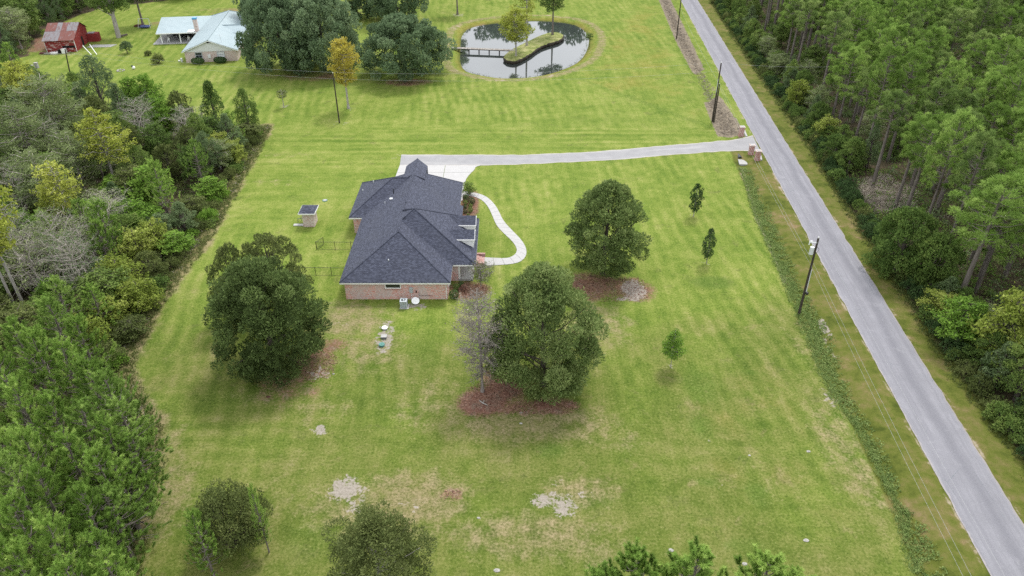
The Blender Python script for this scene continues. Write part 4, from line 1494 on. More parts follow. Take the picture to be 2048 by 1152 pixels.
P1 = (34.53, 73.28)
t = pole(*P1, 10.35, 'utility_pole', 'dark wooden utility pole with a white transformer beside the weedy ditch')
B().tube((P1[0] - .48, P1[1] - .15, 8.35), (P1[0] - .48, P1[1] - .15, 9.25), .24, .24, 14).build('transformer', M['galv'], t)
b = B()
b.tube((P1[0] - .52, P1[1] - .1, 9.25), (P1[0] - .52, P1[1] - .1, 9.55), .045, .03, 6)
b.build('bushing', M['white'], t)
b = B()
b.box((P1[0] - .45, P1[1] - .05, 9.78), (.95, .09, .09))
b.build('bracket', M['galv'], t)
b = B()
b.tube((P1[0] - .9, P1[1] - .05, 9.5), (P1[0] - .9, P1[1] - .05, 10.0), .06, .06, 6)
b.box((P1[0] - .75, P1[1] - .05, 9.95), (.3, .1, .1))
b.build('cutout', M['white'], t)
B().tube((P1[0], P1[1], 10.35), (P1[0], P1[1], 10.55), .07, .05, 8).build('insulator', M['white'], t)
B().tube((P1[0] + .12, P1[1] - .17, 2.9), (P1[0] + .10, P1[1] - .15, 6.2), .05, .05, 6).build('riser_pipe', M['galv'], t)
B().ball((P1[0] + .22, P1[1] - .22, 3.0), .22, 8, 6).build('cable_coil', M['black'], t)
b = B()
b.path([(P1[0] + .1, P1[1], 9.2), (P1[0] + .42, P1[1], 8.9), (P1[0] + .30, P1[1], 8.5), (P1[0] + .1, P1[1], 8.3)], [.02] * 4, 4)
b.build('jumper', M['black'], t)
P2 = (38.27, 136.61)
t = pole(*P2, 11.1, 'utility_pole', 'tall dark pole of a close pair in the straw ditch north of the driveway', .17)
B().tube((P2[0], P2[1], 11.1), (P2[0], P2[1], 11.32), .07, .05, 8).build('insulator', M['white'], t)
B().tube((P2[0] - .14, P2[1] - .12, 5.6), (P2[0] - .12, P2[1] - .1, 8.2), .045, .045, 6).build('riser_pipe', M['galv'], t)
P2b = G(1427.7, 243.2)
t = pole(*P2b, 7.25, 'utility_pole', 'shorter dark pole leaning against the tall one in the straw ditch', .15)
B().tube((P2b[0], P2b[1], 7.25), (P2b[0], P2b[1], 7.38), .06, .05, 8).build('cap', M['galv'], t)
P3 = G(1353.1, 75.9)
t = pole(*P3, 10.8, 'utility_pole', 'dark pole in the straw ditch farthest up the road')
B().tube((P3[0], P3[1], 10.8), (P3[0], P3[1], 11.0), .07, .05, 8).build('insulator', M['white'], t)
P4 = (-32.77, 135.57)
t = pole(*P4, 9.55, 'utility_pole', 'slim dark pole on the far lawn beside the golden cypress', .14)
B().tube((P4[0], P4[1], 9.55), (P4[0], P4[1], 9.72), .06, .05, 8).build('insulator', M['white'], t)
P5 = G(144.3, 167.6)
t = pole(*P5, 7.4, 'utility_pole', 'lone dark pole between the red barn and the left woods', .15, lean=(.9, 0))
B().tube((P5[0] + .9, P5[1], 7.4), (P5[0] + .9, P5[1], 7.55), .06, .05, 8).build('insulator', M['white'], t)


def wire(p, q, sag, label, r=.022, grp='overhead wires'):
    pts = []
    for i in range(15):
        s_ = i / 14
        pts.append((p[0] + (q[0] - p[0]) * s_, p[1] + (q[1] - p[1]) * s_, p[2] + (q[2] - p[2]) * s_ - sag * 4 * s_ * (1 - s_)))
    o = thing('overhead_wire', label, 'wire', p, grp)
    B().path(pts, [r * .58] * 15, 4).build('strand', M['wire'], o, smooth=True)


P0 = (P1[0] - (P2[0] - P1[0]) - .55, P1[1] - (P2[1] - P1[1]))
wire((*P1, 10.55), (*P2, 11.3), .35, 'single high wire along the road edge up to the pair of poles', .020)
wire((*P0, 10.55), (*P1, 10.55), .35, 'high wire over the road edge between transformer pole and the camera side', .018)
wire((P1[0] + .16, P1[1], 7.05), (P2b[0] + .1, P2b[1], 7.2), .55, 'lower right wire above the verge up to the pair of poles', .018)
wire((P1[0] - .14, P1[1], 6.85), (P2b[0] - .1, P2b[1], 6.95), .55, 'lower left wire above the verge up to the pair of poles', .018)
wire((P0[0] + .3, P0[1], 7.05), (P1[0] + .16, P1[1], 7.05), .5, 'lower right wire over the verge nearest the camera', .016)
wire((P0[0] - .25, P0[1], 6.85), (P1[0] - .14, P1[1], 6.85), .5, 'lower left wire over the verge nearest the camera', .016)
wire((*P2, 11.3), (*P3, 11.0), .5, 'high wire along the straw ditch beyond the pair of poles', .02)
wire((P2b[0], P2b[1], 7.2), (P3[0], P3[1], 7.4), .5, 'low wire along the straw ditch beyond the pair of poles', .02)
wire((*P2, 11.25), (*P4, 9.7), 1.0, 'upper wire crossing the far lawn to the slim pole', .016)
wire((*P2, 9.6), (*P4, 8.5), 1.0, 'lower wire crossing the far lawn to the slim pole', .016)
wire((*P4, 9.7), (P5[0] + .9, P5[1], 7.5), .7, 'upper wire from the slim pole towards the red barn', .016)
wire((*P4, 8.5), (P5[0] + .8, P5[1], 6.6), .7, 'lower wire from the slim pole towards the red barn', .016)
wire((*P2, 11.2), (60, 137.5, 10.2), .4, 'short wire from the pair of poles over the road into the pines', .016)

# ------------------------------------------------------------------ boardwalk to the island
ba, bb_ = np.array(G(903, 95.5, .35)), np.array(G(1029, 100.5, .35))
bw = thing('boardwalk', 'long narrow wooden boardwalk from the lawn over the pond to the island', 'boardwalk', (*ba, .3))
L = np.linalg.norm(bb_ - ba)
u_ = (bb_ - ba) / L
ang = math.atan2(u_[1], u_[0])
rw = random.Random(3)
pl = [B(), B()]
for k in range(int(L / .16)):
    c = ba + u_ * (k * .16 + .08)
    pl[rw.random() < .3].box((c[0], c[1], .38 + rw.uniform(-.012, .012)), (.14, 1.25 + rw.uniform(-.06, .06), .04), rz=ang + rw.uniform(-.02, .02))
pl[0].build('deck_board', M['wood'], bw, kind='stuff')
pl[1].build('pale_deck_board', M['stone'], bw, kind='stuff')
n2 = np.array([-u_[1], u_[0]])
for s_ in (-.5, .5):
    c = (ba + bb_) / 2 + n2 * s_
    B().box((c[0], c[1], .28), (L, .09, .20), rz=ang).build('beam', M['wood_dark'], bw)
for k in range(6):
    c0 = ba + u_ * (1.8 + k * (L - 3.0) / 5.0)
    for s_ in (-.5, .5):
        c = c0 + n2 * s_
        B().tube((c[0], c[1], -1.6), (c[0], c[1], .18), .075, .075, 7).build('pile', M['wood_dark'], bw)

# ================================================================== neighbour's house with metal roof
YAW = R(8)
NE = np.array([math.cos(YAW), math.sin(YAW)])
NF = np.array([-math.sin(YAW), math.cos(YAW)])
N0 = np.array([-75.75, 173.9])


def nb(lx, ly, z):
    p = N0 + NE * lx + NF * ly
    return (p[0], p[1], z)


def lbox(b, fr, x0, x1, y0, y1, z0, z1):
    vs = [fr(x, y, z) for x in (x0, x1) for y in (y0, y1) for z in (z0, z1)]
    return b.add(vs, [(0, 1, 3, 2), (4, 6, 7, 5), (0, 4, 5, 1), (2, 3, 7, 6), (0, 2, 6, 4), (1, 5, 7, 3)])


nh = thing('metal_roof_house', 'low brick house with pale blue metal roof and open carport beside the big oaks', 'house', nb(5.9, 12, 0))
W_, D_ = 11.6, 33.0
b = B()
EZ2, RZ2 = 2.62, 5.05
th = .12
ov = .45


def roof_slab(b, pts):
    n = len(pts)
    b.add(pts + [(x, y, z - th) for x, y, z in pts], [tuple(range(n)), tuple(reversed(range(n, 2 * n)))] + [(i, (i + 1) % n, n + (i + 1) % n, n + i) for i in range(n)])


roof_slab(b, [nb(-ov, -ov, EZ2), nb(W_ / 2, -ov, RZ2), nb(W_ / 2, D_ - 5, RZ2), nb(-ov, D_, EZ2)])
roof_slab(b, [nb(W_ / 2, -ov, RZ2), nb(W_ + ov, -ov, EZ2), nb(W_ + ov, D_, EZ2), nb(W_ / 2, D_ - 5, RZ2)])
roof_slab(b, [nb(-ov, D_, EZ2), nb(W_ / 2, D_ - 5, RZ2), nb(W_ + ov, D_, EZ2)])
# cross gable to the right
roof_slab(b, [nb(6.3, 14.2, 4.75), nb(14.2, 14.2, 4.75), nb(14.2, 11.0, 2.75), nb(9.2, 11.0, 3.75)])
roof_slab(b, [nb(6.3, 14.2, 4.75), nb(9.2, 17.4, 3.75), nb(14.2, 17.4, 2.75), nb(14.2, 14.2, 4.75)])
b.build('roof', M['metal_roof'], nh)
b = B()
b.path([nb(W_ / 2, -ov, RZ2 + .02), nb(W_ / 2, D_ - 5, RZ2 + .02)], [.12, .12], 6)
b.path([nb(W_ / 2, D_ - 5, RZ2 + .02), nb(-ov, D_, EZ2 + .03)], [.1, .1], 6)
b.path([nb(W_ / 2, D_ - 5, RZ2 + .02), nb(W_ + ov, D_, EZ2 + .03)], [.1, .1], 6)
b.path([nb(6.3, 14.2, 4.78), nb(14.2, 14.2, 4.78)], [.1, .1], 6)
b.build('ridge_cap', M['metal_roof'], nh)
b = lbox(B(), nb, 0, W_, 0, D_ - .5, -.2, 2.42)
b.build('wall', M['brick_mix'], nh)
lbox(B(), nb, 8.6, 13.4, 11.5, 16.9, -.2, 2.5).build('side_wall', M['brick_red'], nh)
g = B()
g.add([nb(-.02, -.06, 2.40), nb(W_ + .02, -.06, 2.40), nb(W_ / 2, -.06, RZ2 - .32), nb(-.02, .2, 2.40), nb(W_ + .02, .2, 2.40), nb(W_ / 2, .2, RZ2 - .32)], [(0, 1, 2), (5, 4, 3), (0, 3, 4, 1), (1, 4, 5, 2), (2, 5, 3, 0)])
g.build('gable', M['cream'], nh)
g = B()
for (xa, za, xb_, zb) in [(-ov, EZ2 - .12, W_ / 2, RZ2 - .12), (W_ / 2, RZ2 - .12, W_ + ov, EZ2 - .12)]:
    a_, c_ = np.array(nb(xa, -ov - .03, za)), np.array(nb(xb_, -ov - .03, zb))
    g.add([a_ - (0, 0, .16), c_ - (0, 0, .16), c_, a_, a_ - (0, 0, .16) + (0, .05, 0), c_ - (0, 0, .16) + (0, .05, 0), c_ + (0, .05, 0), a_ + (0, .05, 0)],
          [(0, 1, 2, 3), (7, 6, 5, 4), (0, 4, 5, 1), (1, 5, 6, 2), (2, 6, 7, 3), (3, 7, 4, 0)])
lbox(g, nb, -ov - .05, -ov, -ov, D_, EZ2 - .24, EZ2 - .13)
lbox(g, nb, W_ + ov, W_ + ov + .05, -ov, D_, EZ2 - .24, EZ2 - .13)
g.build('fascia', M['white'], nh)
B().add([nb(W_ / 2 - .55, -.10, RZ2 - .75), nb(W_ / 2 + .55, -.10, RZ2 - .75), nb(W_ / 2, -.10, RZ2 - .36), nb(W_ / 2 - .55, -.05, RZ2 - .75), nb(W_ / 2 + .55, -.05, RZ2 - .75), nb(W_ / 2, -.05, RZ2 - .36)],
        [(0, 1, 2), (5, 4, 3), (0, 3, 4, 1), (1, 4, 5, 2), (2, 5, 3, 0)]).build('gable_vent', M['dark'], nh)
for (xa, xb_, dk) in [(2.3, 3.9, True), (7.2, 8.9, False)]:
    w = B()
    lbox(w, nb, xa, xa + .12, -.08, .0, .95, 2.3)
    lbox(w, nb, xb_ - .12, xb_, -.08, .0, .95, 2.3)
    lbox(w, nb, xa + .12, xb_ - .12, -.08, .0, 2.18, 2.3)
    lbox(w, nb, xa + .12, xb_ - .12, -.08, .0, .95, 1.05)
    lbox(w, nb, xa + .12, xb_ - .12, -.08, .0, 1.58, 1.66)
    if dk:
        lbox(w, nb, (xa + xb_) / 2 - .03, (xa + xb_) / 2 + .03, -.075, .0, 1.05, 1.58)
    w = w.build('window', M['steel'], nh)
    lbox(B(), nb, xa + .12, xb_ - .12, -.02, -.004, 1.05, 2.18).build('pane', M['glass'] if dk else M['cream'], w)
lbox(B(), nb, 5.1, 5.7, -.22, -.003, .9, 1.7).build('wall_box', M['cream'], nh)
# chimney with blue cap
ch = lbox(B(), nb, -1.05, -.15, 17.3, 18.2, 0, 5.6).build('chimney', M['brick_mix'], nh)
lbox(B(), nb, -1.13, -.07, 17.22, 18.28, 5.61, 5.95).build('chimney_cap', M['blue'], ch)
# carport
cpz = lambda y: 2.60 + (y - 17.0) * .022
b = B()
roof_slab(b, [nb(-10.4, 17.0, 2.60), nb(.3, 17.0, 2.60), nb(.3, 32.4, 2.94), nb(-12.6, 32.4, 2.94)])
b.build('carport_roof', M['metal_roof'], nh)
lbox(B(), nb, -2.9, -1.2, 17.1, 19.0, 2.66, 2.74).build('roof_skylight', M['white'], nh)
g = B()
lbox(g, nb, -10.4, .2, 16.93, 16.995, 2.40, 2.60)
g.build('carport_fascia', M['white'], nh)
for (x, y) in [(-9.5, 17.6), (-5.0, 17.6), (-10.2, 24.5), (-11.6, 31.6), (-6, 31.6)]:
    lbox(B(), nb, x - .12, x + .12, y - .12, y + .12, .1, cpz(y) - .12).build('carport_post', M['white'], nh)
lbox(B(), nb, -11.6, -.02, 16.7, 32.2, -.15, .10).build('carport_floor', M['slab'], nh)
b = B()
b.tube(nb(8.5, 1.2, 3.2), nb(8.4, 1.0, 5.8), .03, .03, 5)
b.tube(nb(7.9, 1.0, 5.75), nb(9.2, 1.0, 5.7), .02, .02, 4)
b.tube(nb(8.2, .7, 5.6), nb(8.2, 1.4, 5.6), .02, .02, 4)
b.tube(nb(8.8, .7, 5.6), nb(8.8, 1.4, 5.6), .02, .02, 4)
b.build('antenna', M['galv'], nh)

# dark car parked in the carport
car = thing('parked_car', 'dark parked car in the shade of the open carport', 'car', nb(-5.8, 23.4, .1))


def cf(x, y, z):
    return nb(-5.8 + x, 23.4 + y, z + .1)


prof = [(-2.25, .35), (-2.3, .75), (-2.1, .95), (-1.1, 1.02), (-.45, 1.5), (1.2, 1.52), (2.05, 1.02), (2.3, .92), (2.3, .35)]
b = B()
n = len(prof)
vs = [cf(y_, x_, z_) for x_ in (-.88, .88) for y_, z_ in prof]
vs = [cf(y_, (x_ * (.82 if z_ > 1.3 else 1)), z_) for x_ in (-.88, .88) for y_, z_ in prof]
b.add(vs, [tuple(range(n)), tuple(reversed(range(n, 2 * n)))] + [(i, (i + 1) % n, n + (i + 1) % n, n + i) for i in range(n)])
b.build('body', M['car'], car)
b = B()
b.add([cf(-1.02, -.72, 1.06), cf(-1.02, .72, 1.06), cf(-.5, .66, 1.47), cf(-.5, -.66, 1.47)], [(0, 1, 2, 3)])
b.v = [(x, y, z + .02) for x, y, z in b.v]
b.build('windscreen', M['glass'], car, fix=False)
for y_ in (-1.4, 1.45):
    for x_ in (-.86, .86):
        wh = B().tube(cf(y_, x_ - .1, .32), cf(y_, x_ + .1, .32), .33, .33, 14).build('wheel', M['tyre'], car)
        B().tube(cf(y_, x_ - .11, .32), cf(y_, x_ + .11, .32), .18, .18, 10).build('rim', M['galv'], wh)
for (lx, ly, lab) in [(-8.2, 18.6, 'white patio chair at the open front of the carport, outer of two'), (-3.4, 18.9, 'white patio chair at the open front of the carport, nearer the chimney')]:
    t = thing('patio_chair', lab, 'chair', nb(lx, ly, .1))
    lbox(B(), nb, lx - .26, lx + .26, ly - .26, ly + .26, .50, .55).build('seat', M['white'], t)
    lbox(B(), nb, lx - .26, lx + .26, ly + .22, ly + .27, .55, 1.05).build('backrest', M['white'], t)
    for a_ in (-.22, .22):
        for c_ in (-.22, .22):
            lbox(B(), nb, lx + a_ - .03, lx + a_ + .03, ly + c_ - .03, ly + c_ + .03, .10, .50).build('leg', M['white'], t)

# ------------------------------------------------------------------ red barn
BY = R(8.5)
BE, BF = np.array([math.cos(BY), math.sin(BY)]), np.array([-math.sin(BY), math.cos(BY)])
B0 = np.array([-112.2, 181.9])


def bn(x, y, z):
    p = B0 + BE * x + BF * y
    return (p[0], p[1], z)


barn = thing('red_barn', 'old red barn with patched rusty metal roof and peeling paint', 'barn', bn(3.3, 5, 0))
BW, BD = 6.7, 9.6
rx_, rz_, e1_, e2_ = 6.0, 5.5, 3.05, 3.6


def worn(o, v):
    at = o.data.attributes.new('worn', 'FLOAT', 'POINT')
    at.data.foreach_set('value', np.full(len(o.data.vertices), v, np.float32))
    return o


f_ = B()
lbox(f_, bn, .0, 3.7, -.03, .09, -.1, e1_ - .05)
lbox(f_, bn, 3.7, BW, -.03, .09, 1.5, e1_ - .05)
lbox(f_, bn, 3.7, BW, -.03, .09, -.1, .95)
worn(f_.build('front_wall', M['barn'], barn), 1.0)
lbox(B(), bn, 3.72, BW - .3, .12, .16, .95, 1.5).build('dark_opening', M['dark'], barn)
for sx, nm in ((BW - .06, 'gable_wall'), (.06, 'gable_wall')):
    g = B()
    pts = [(0.092, -.1), (BD, -.1), (BD, e2_ - .08), (rx_, rz_ - .1), (0.092, e1_ - .08)]
    vs = [bn(sx + d_, y, z) for d_ in (-.06, .06) for y, z in pts]
    n = len(pts)
    g.add(vs, [tuple(range(n)), tuple(reversed(range(n, 2 * n)))] + [(i, (i + 1) % n, n + (i + 1) % n, n + i) for i in range(n)])
    worn(g.build(nm, M['barn'], barn), .12)
worn(lbox(B(), bn, .125, BW - .125, BD - .1, BD, -.1, e2_ - .08).build('back_wall', M['barn'], barn), .3)
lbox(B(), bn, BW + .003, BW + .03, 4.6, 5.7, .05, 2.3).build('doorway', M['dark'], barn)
lbox(B(), bn, BW - .05, BW + .05, -.08, .05, -.1, e1_ - .1).build('corner_board', M['cream'], barn)
lbox(B(), bn, -.08, .02, -.08, .05, -.1, e1_ - .1).build('corner_board', M['cream'], barn)
rr_ = random.Random(8)
slope = (rz_ - e1_) / rx_
cols = 6
pat = ['zinc', 'zinc', 'rust', 'rust', 'rust', 'rust', 'rust', 'zinc', 'rust', 'zinc', 'zinc', 'zinc']
for i in range(cols):
    x0 = -.35 + (BW + .6) * i / cols
    x1 = -.35 + (BW + .6) * (i + 1) / cols - .015
    for jx, (ya, yb_) in enumerate(((-.5, 3.0), (2.9, rx_))):
        mt = M[['zinc', 'zinc', 'zinc', 'rust', 'rust', 'rust'][i]] if jx == 0 else M[['rust', 'rust', 'zinc', 'rust', 'zinc', 'zinc'][i]]
        z0, z1 = e1_ + ya * slope + .03 * jx, e1_ + yb_ * slope + .03 * jx
        vs = [bn(x0, ya, z0), bn(x1, ya, z0), bn(x1, yb_, z1), bn(x0, yb_, z1)]
        pz = rr_.uniform(0, .015)
        vs = [(x, y, z + pz) for x, y, z in vs]
        B().add(vs + [(x, y, z - .03) for x, y, z in vs], [(0, 1, 2, 3), (7, 6, 5, 4), (0, 4, 5, 1), (1, 5, 6, 2), (2, 6, 7, 3), (3, 7, 4, 0)]).build('roof_panel', mt, barn)
vs = [bn(-.35, rx_, rz_ + .03), bn(BW + .25, rx_, rz_ + .03), bn(BW + .25, BD + .4, e2_ - .18), bn(-.35, BD + .4, e2_ - .18)]
B().add(vs + [(x, y, z - .03) for x, y, z in vs], [(0, 1, 2, 3), (7, 6, 5, 4), (0, 4, 5, 1), (1, 5, 6, 2), (2, 6, 7, 3), (3, 7, 4, 0)]).build('back_roof', M['rust'], barn)
# small red lean-to box behind its right end
lt = thing('red_shed', 'small red box shed with grey top at the right rear corner of the barn', 'shed', bn(7.8, 9.2, 0))
worn(lbox(B(), bn, 6.75, 9.3, 8.6, 10.4, 0, 2.0).build('body', M['barn'], lt), .1)
lbox(B(), bn, 6.8, 8.4, 8.7, 10.3, 2.003, 2.10).build('lid', M['zinc'], lt)
# junk in front of the barn
rj = random.Random(4)
for i, (x, y, sx, sy, sz, mt, nm, lab, cat) in enumerate([
        (2.0, -1.1, 1.6, .8, .35, 'white', 'scrap_heap', 'flat white scrap sheets lying along the front of the barn', 'scrap'),
        (4.1, -.8, 1.1, .9, 1.1, 'white', 'old_freezer', 'white box freezer standing at the front wall of the barn', 'freezer'),
        (3.0, -.75, .5, .5, .9, 'dark', 'scrap_drum', 'dark drum standing between the white sheets and white box at the barn', 'drum'),
        (-.9, -.7, 1.3, .7, .35, 'rust', 'scrap_pile', 'rusty scrap heap at the left front corner of the barn', 'scrap'),
        (.5, -1.3, 1.5, .6, .3, 'cream', 'scrap_board', 'pale boards stacked near the left front corner of the barn', 'boards')]):
    t = thing(nm, lab, cat, bn(x, y, 0))
    if nm == 'scrap_drum':
        B().tube(bn(x, y, 0), bn(x, y, sz), .3, .3, 12).build('body', M['dark'], t)
        B().tube(bn(x, y, sz), bn(x, y, sz + .04), .31, .31, 12).build('lid', M['rust'], t)
    elif nm == 'old_freezer':
        lbox(B(), bn, x - .5, x + .5, y - .4, y + .4, 0, .9).build('body', M['white'], t)
        lbox(B(), bn, x - .52, x + .52, y - .42, y + .42, .91, 1.02).build('lid', M['white'], t)
    else:
        for k in range(4):
            a_ = rj.uniform(-.15, .15)
            lbox(B(), bn, x - sx / 2 + a_, x + sx / 2 + a_, y - sy / 2 + a_ * .6, y + sy / 2 - a_, .02 + k * sz / 4, .02 + (k + .9) * sz / 4).build('board', M[mt if mt != 'cream' or k % 2 == 0 else 'wood'], t)
sl = thing('concrete_pad', 'pale concrete pad beside the doorway of the red barn', 'slab', (*G(205, 92), 0))
x, y = G(203, 92.5)
B().prism([(x - 3.2, y - 1.2), (x + 2.6, y - .7), (x + 3.2, y + 1.5), (x - 2.6, y + 1.2)], -.1, .06).build('slab', M['block'], sl)
for (a_, c_, lab) in [((166, 92), (183.5, 110.5), 'long white pipe leaning at the barn, left of a pair'), ((180, 90), (194, 109.5), 'long white pipe leaning at the barn, right of a pair')]:
    p, q = G(*c_), G(*a_, 1.8)
    t = thing('white_pipe', lab, 'pipe', (*p, 0))
    B().tube((*p, .02), (*q, 1.8), .09, .09, 7).build('shaft', M['white'], t)
    B().tube((*q, 1.78), (*q, 1.95), .12, .12, 7).build('cap', M['cream'], t)
for (u, v, lab) in [(65.5, 141.5, 'pale short post on the grass, left one of two'), (74.5, 136, 'pale short post on the grass, right one of two')]:
    x, y = G(u, v)
    t = thing('concrete_post', lab, 'post', (x, y, 0))
    B().bb(x - .35, x + .35, y - .3, y + .3, -.1, 1.15).build('shaft', M['block'], t)
    B().bb(x - .40, x + .40, y - .35, y + .35, 1.152, 1.25).build('cap', M['stone'], t)
# fire ring of stones and a stone seat
for (u, v, n_, r_, lab) in [(242, 141.5, 9, .75, 'ring of loose stones on the far lawn'), (488, 215, 11, .95, 'ring of pale stones round a bare spot near the left woods corner')]:
    x, y = G(u, v)
    t = thing('stone_ring', lab, 'stone ring', (x, y, 0))
    for k in range(n_):
        w = 2 * math.pi * k / n_
        bs = B().ball((x + r_ * math.cos(w), y + r_ * math.sin(w), .08), rj.uniform(.16, .26), 7, 4, .7)
        bs.build('stone', M['stone'], t)
x, y = G(268, 138.5)
t = thing('garden_ornament', 'small white and black garden ornament on the far lawn', 'ornament', (x, y, 0))
B().ball((x, y, .35), .38, 8, 6).build('body', M['white'], t, smooth=True)
B().ball((x - .2, y - .1, .75), .22, 8, 6).build('head', M['black'], t, smooth=True)
x, y = G(365, 123.5)
t = thing('garden_ornament', 'small white and grey ornament at the left corner of the brick gable', 'ornament', (x, y, 0))
B().bb(x - .3, x + .1, y - .2, y + .2, 0, .8).build('body', M['galv'], t)
B().ball((x - .75, y, .22), .22, 8, 5).build('ball', M['white'], t, smooth=True)
# blue swing set by the far tree
x, y = G(291, 55)
t = thing('swing_frame', 'frame with a dark blue cover under the tree left of the carport', 'play frame', (x, y, 0))
b = B()
for sx in (-1.6, 1.6):
    for sy in (-.8, .8):
        b.tube((x + sx, y + sy, 0), (x + sx * .85, y, 2.3), .05, .05, 6)
b.tube((x - 1.36, y, 2.3), (x + 1.36, y, 2.3), .05, .05, 6)
b.build('frame', M['galv'], t)
B().box((x + .2, y - .5, .45), (2.6, 1.5, .12), rx=.15).build('cover', M['navy'], t)
x, y = G(278, 53)
t = thing('log_pile', 'small pile of reddish logs beside the blue covered frame', 'logs', (x, y, 0))
for k in range(6):
    B().tube((x - 1.2 + .1 * k, y - .4 + .3 * (k % 3), .15 + .26 * (k // 3)), (x + 1.0, y - .3 + .3 * (k % 3), .15 + .26 * (k // 3)), .14, .13, 7).build('log', M['litter'], t)
x, y = G(247, 74)
t = thing('fallen_log', 'cut log lying at the foot of the grey trunked tree by the barn', 'log', (x, y, 0))
B().tube((x - .6, y - .4, .3), (x + .9, y + .6, .5), .28, .25, 9).build('log', M['bark_oak'], t)

# ================================================================== plants
def unit(a):
    return a / np.maximum(np.linalg.norm(a, axis=-1, keepdims=True), 1e-9)


def rdir(rg, n):
    return unit(rg.normal(size=(n, 3)))


def cards(C, N, L, W, rg, axis=None):
    """small pointed leaf-clump faces at C, facing roughly N"""
    n = len(C)
    t = unit(np.cross(N, rdir(rg, n))) if axis is None else unit(axis)
    if axis is not None:
        N = unit(N - t * np.sum(N * t, 1, keepdims=True))
    b = np.cross(N, t)
    L = (np.full(n, L) if np.isscalar(L) else L)[:, None] * rg.uniform(.7, 1.3, (n, 1))
    W = (np.full(n, W) if np.isscalar(W) else W)[:, None] * rg.uniform(.7, 1.3, (n, 1))
    return np.stack([C - t * L * .5, C + b * W * .5 - t * L * .05, C + t * L * .5, C - b * W * .5 + t * L * .05], 1)


def blob_cards(rg, blobs, dens, L, W, nz=.75, core=None, tvar=.13):
    VV, TT = [], []
    for c, r in blobs:
        c, r = np.asarray(c, float), np.asarray(r if np.ndim(r) else (r, r, r * .8), float)
        n = max(6, int(dens * 12.6 * (r[0] * r[1] + r[0] * r[2]) * .5))
        d = rdir(rg, n)
        d = d[(d[:, 2] > -.55) | (rg.random(len(d)) < .5)]
        n = len(d)
        f = 1.0 - np.abs(rg.normal(0, .22, (n, 1)))
        p = c + d * r * np.maximum(f, .2)
        nn = unit(d * nz + rdir(rg, n) * .75 + np.array([0, 0, .2]))
        VV.append(cards(p, nn, L, W, rg, d * .8 + rdir(rg, n) * .65 + np.array([0, 0, .45])))
        TT.append(np.clip(rg.normal(.5 + rg.normal(0, .13), tvar, n), 0, 1))
    V, T = np.concatenate(VV), np.concatenate(TT)
    if core is not None:      # leaves deep inside are not worth keeping
        c, r = core
        m = V.mean(1)
        q = np.linalg.norm((m - c) / r, axis=1)
        keep = (q > .45) | (rg.random(len(q)) < .25)
        V, T = V[keep], T[keep]
    return V, T


def limb(b, rg, p, q, r0, r1, n=6, bend=.12):
    p, q = np.asarray(p, float), np.asarray(q, float)
    L = np.linalg.norm(q - p)
    m = [p, p + (q - p) * .35 + rg.normal(0, bend * L * .4, 3), p + (q - p) * .7 + rg.normal(0, bend * L * .4, 3), q]
    b.path(m, [r0, r0 * .7 + r1 * .3, r0 * .35 + r1 * .65, r1], n, cap=False)
    return m


PROFILES = {
    'egg': lambda t: np.interp(t, [0, .12, .35, .6, .8, .93, 1], [.55, .85, 1, .90, .66, .38, .12]),
    'cone': lambda t: np.interp(t, [0, .15, .35, .6, .8, 1], [.75, 1, .95, .62, .36, .10]),
    'round': lambda t: np.interp(t, [0, .15, .4, .7, .88, 1], [.62, .92, 1, .86, .58, .18]),
    'column': lambda t: np.interp(t, [0, .2, .5, .8, 1], [.5, .9, 1, .75, .15]),
    'spread': lambda t: np.interp(t, [0, .2, .5, .8, 1], [.7, 1, .97, .70, .25]),
}


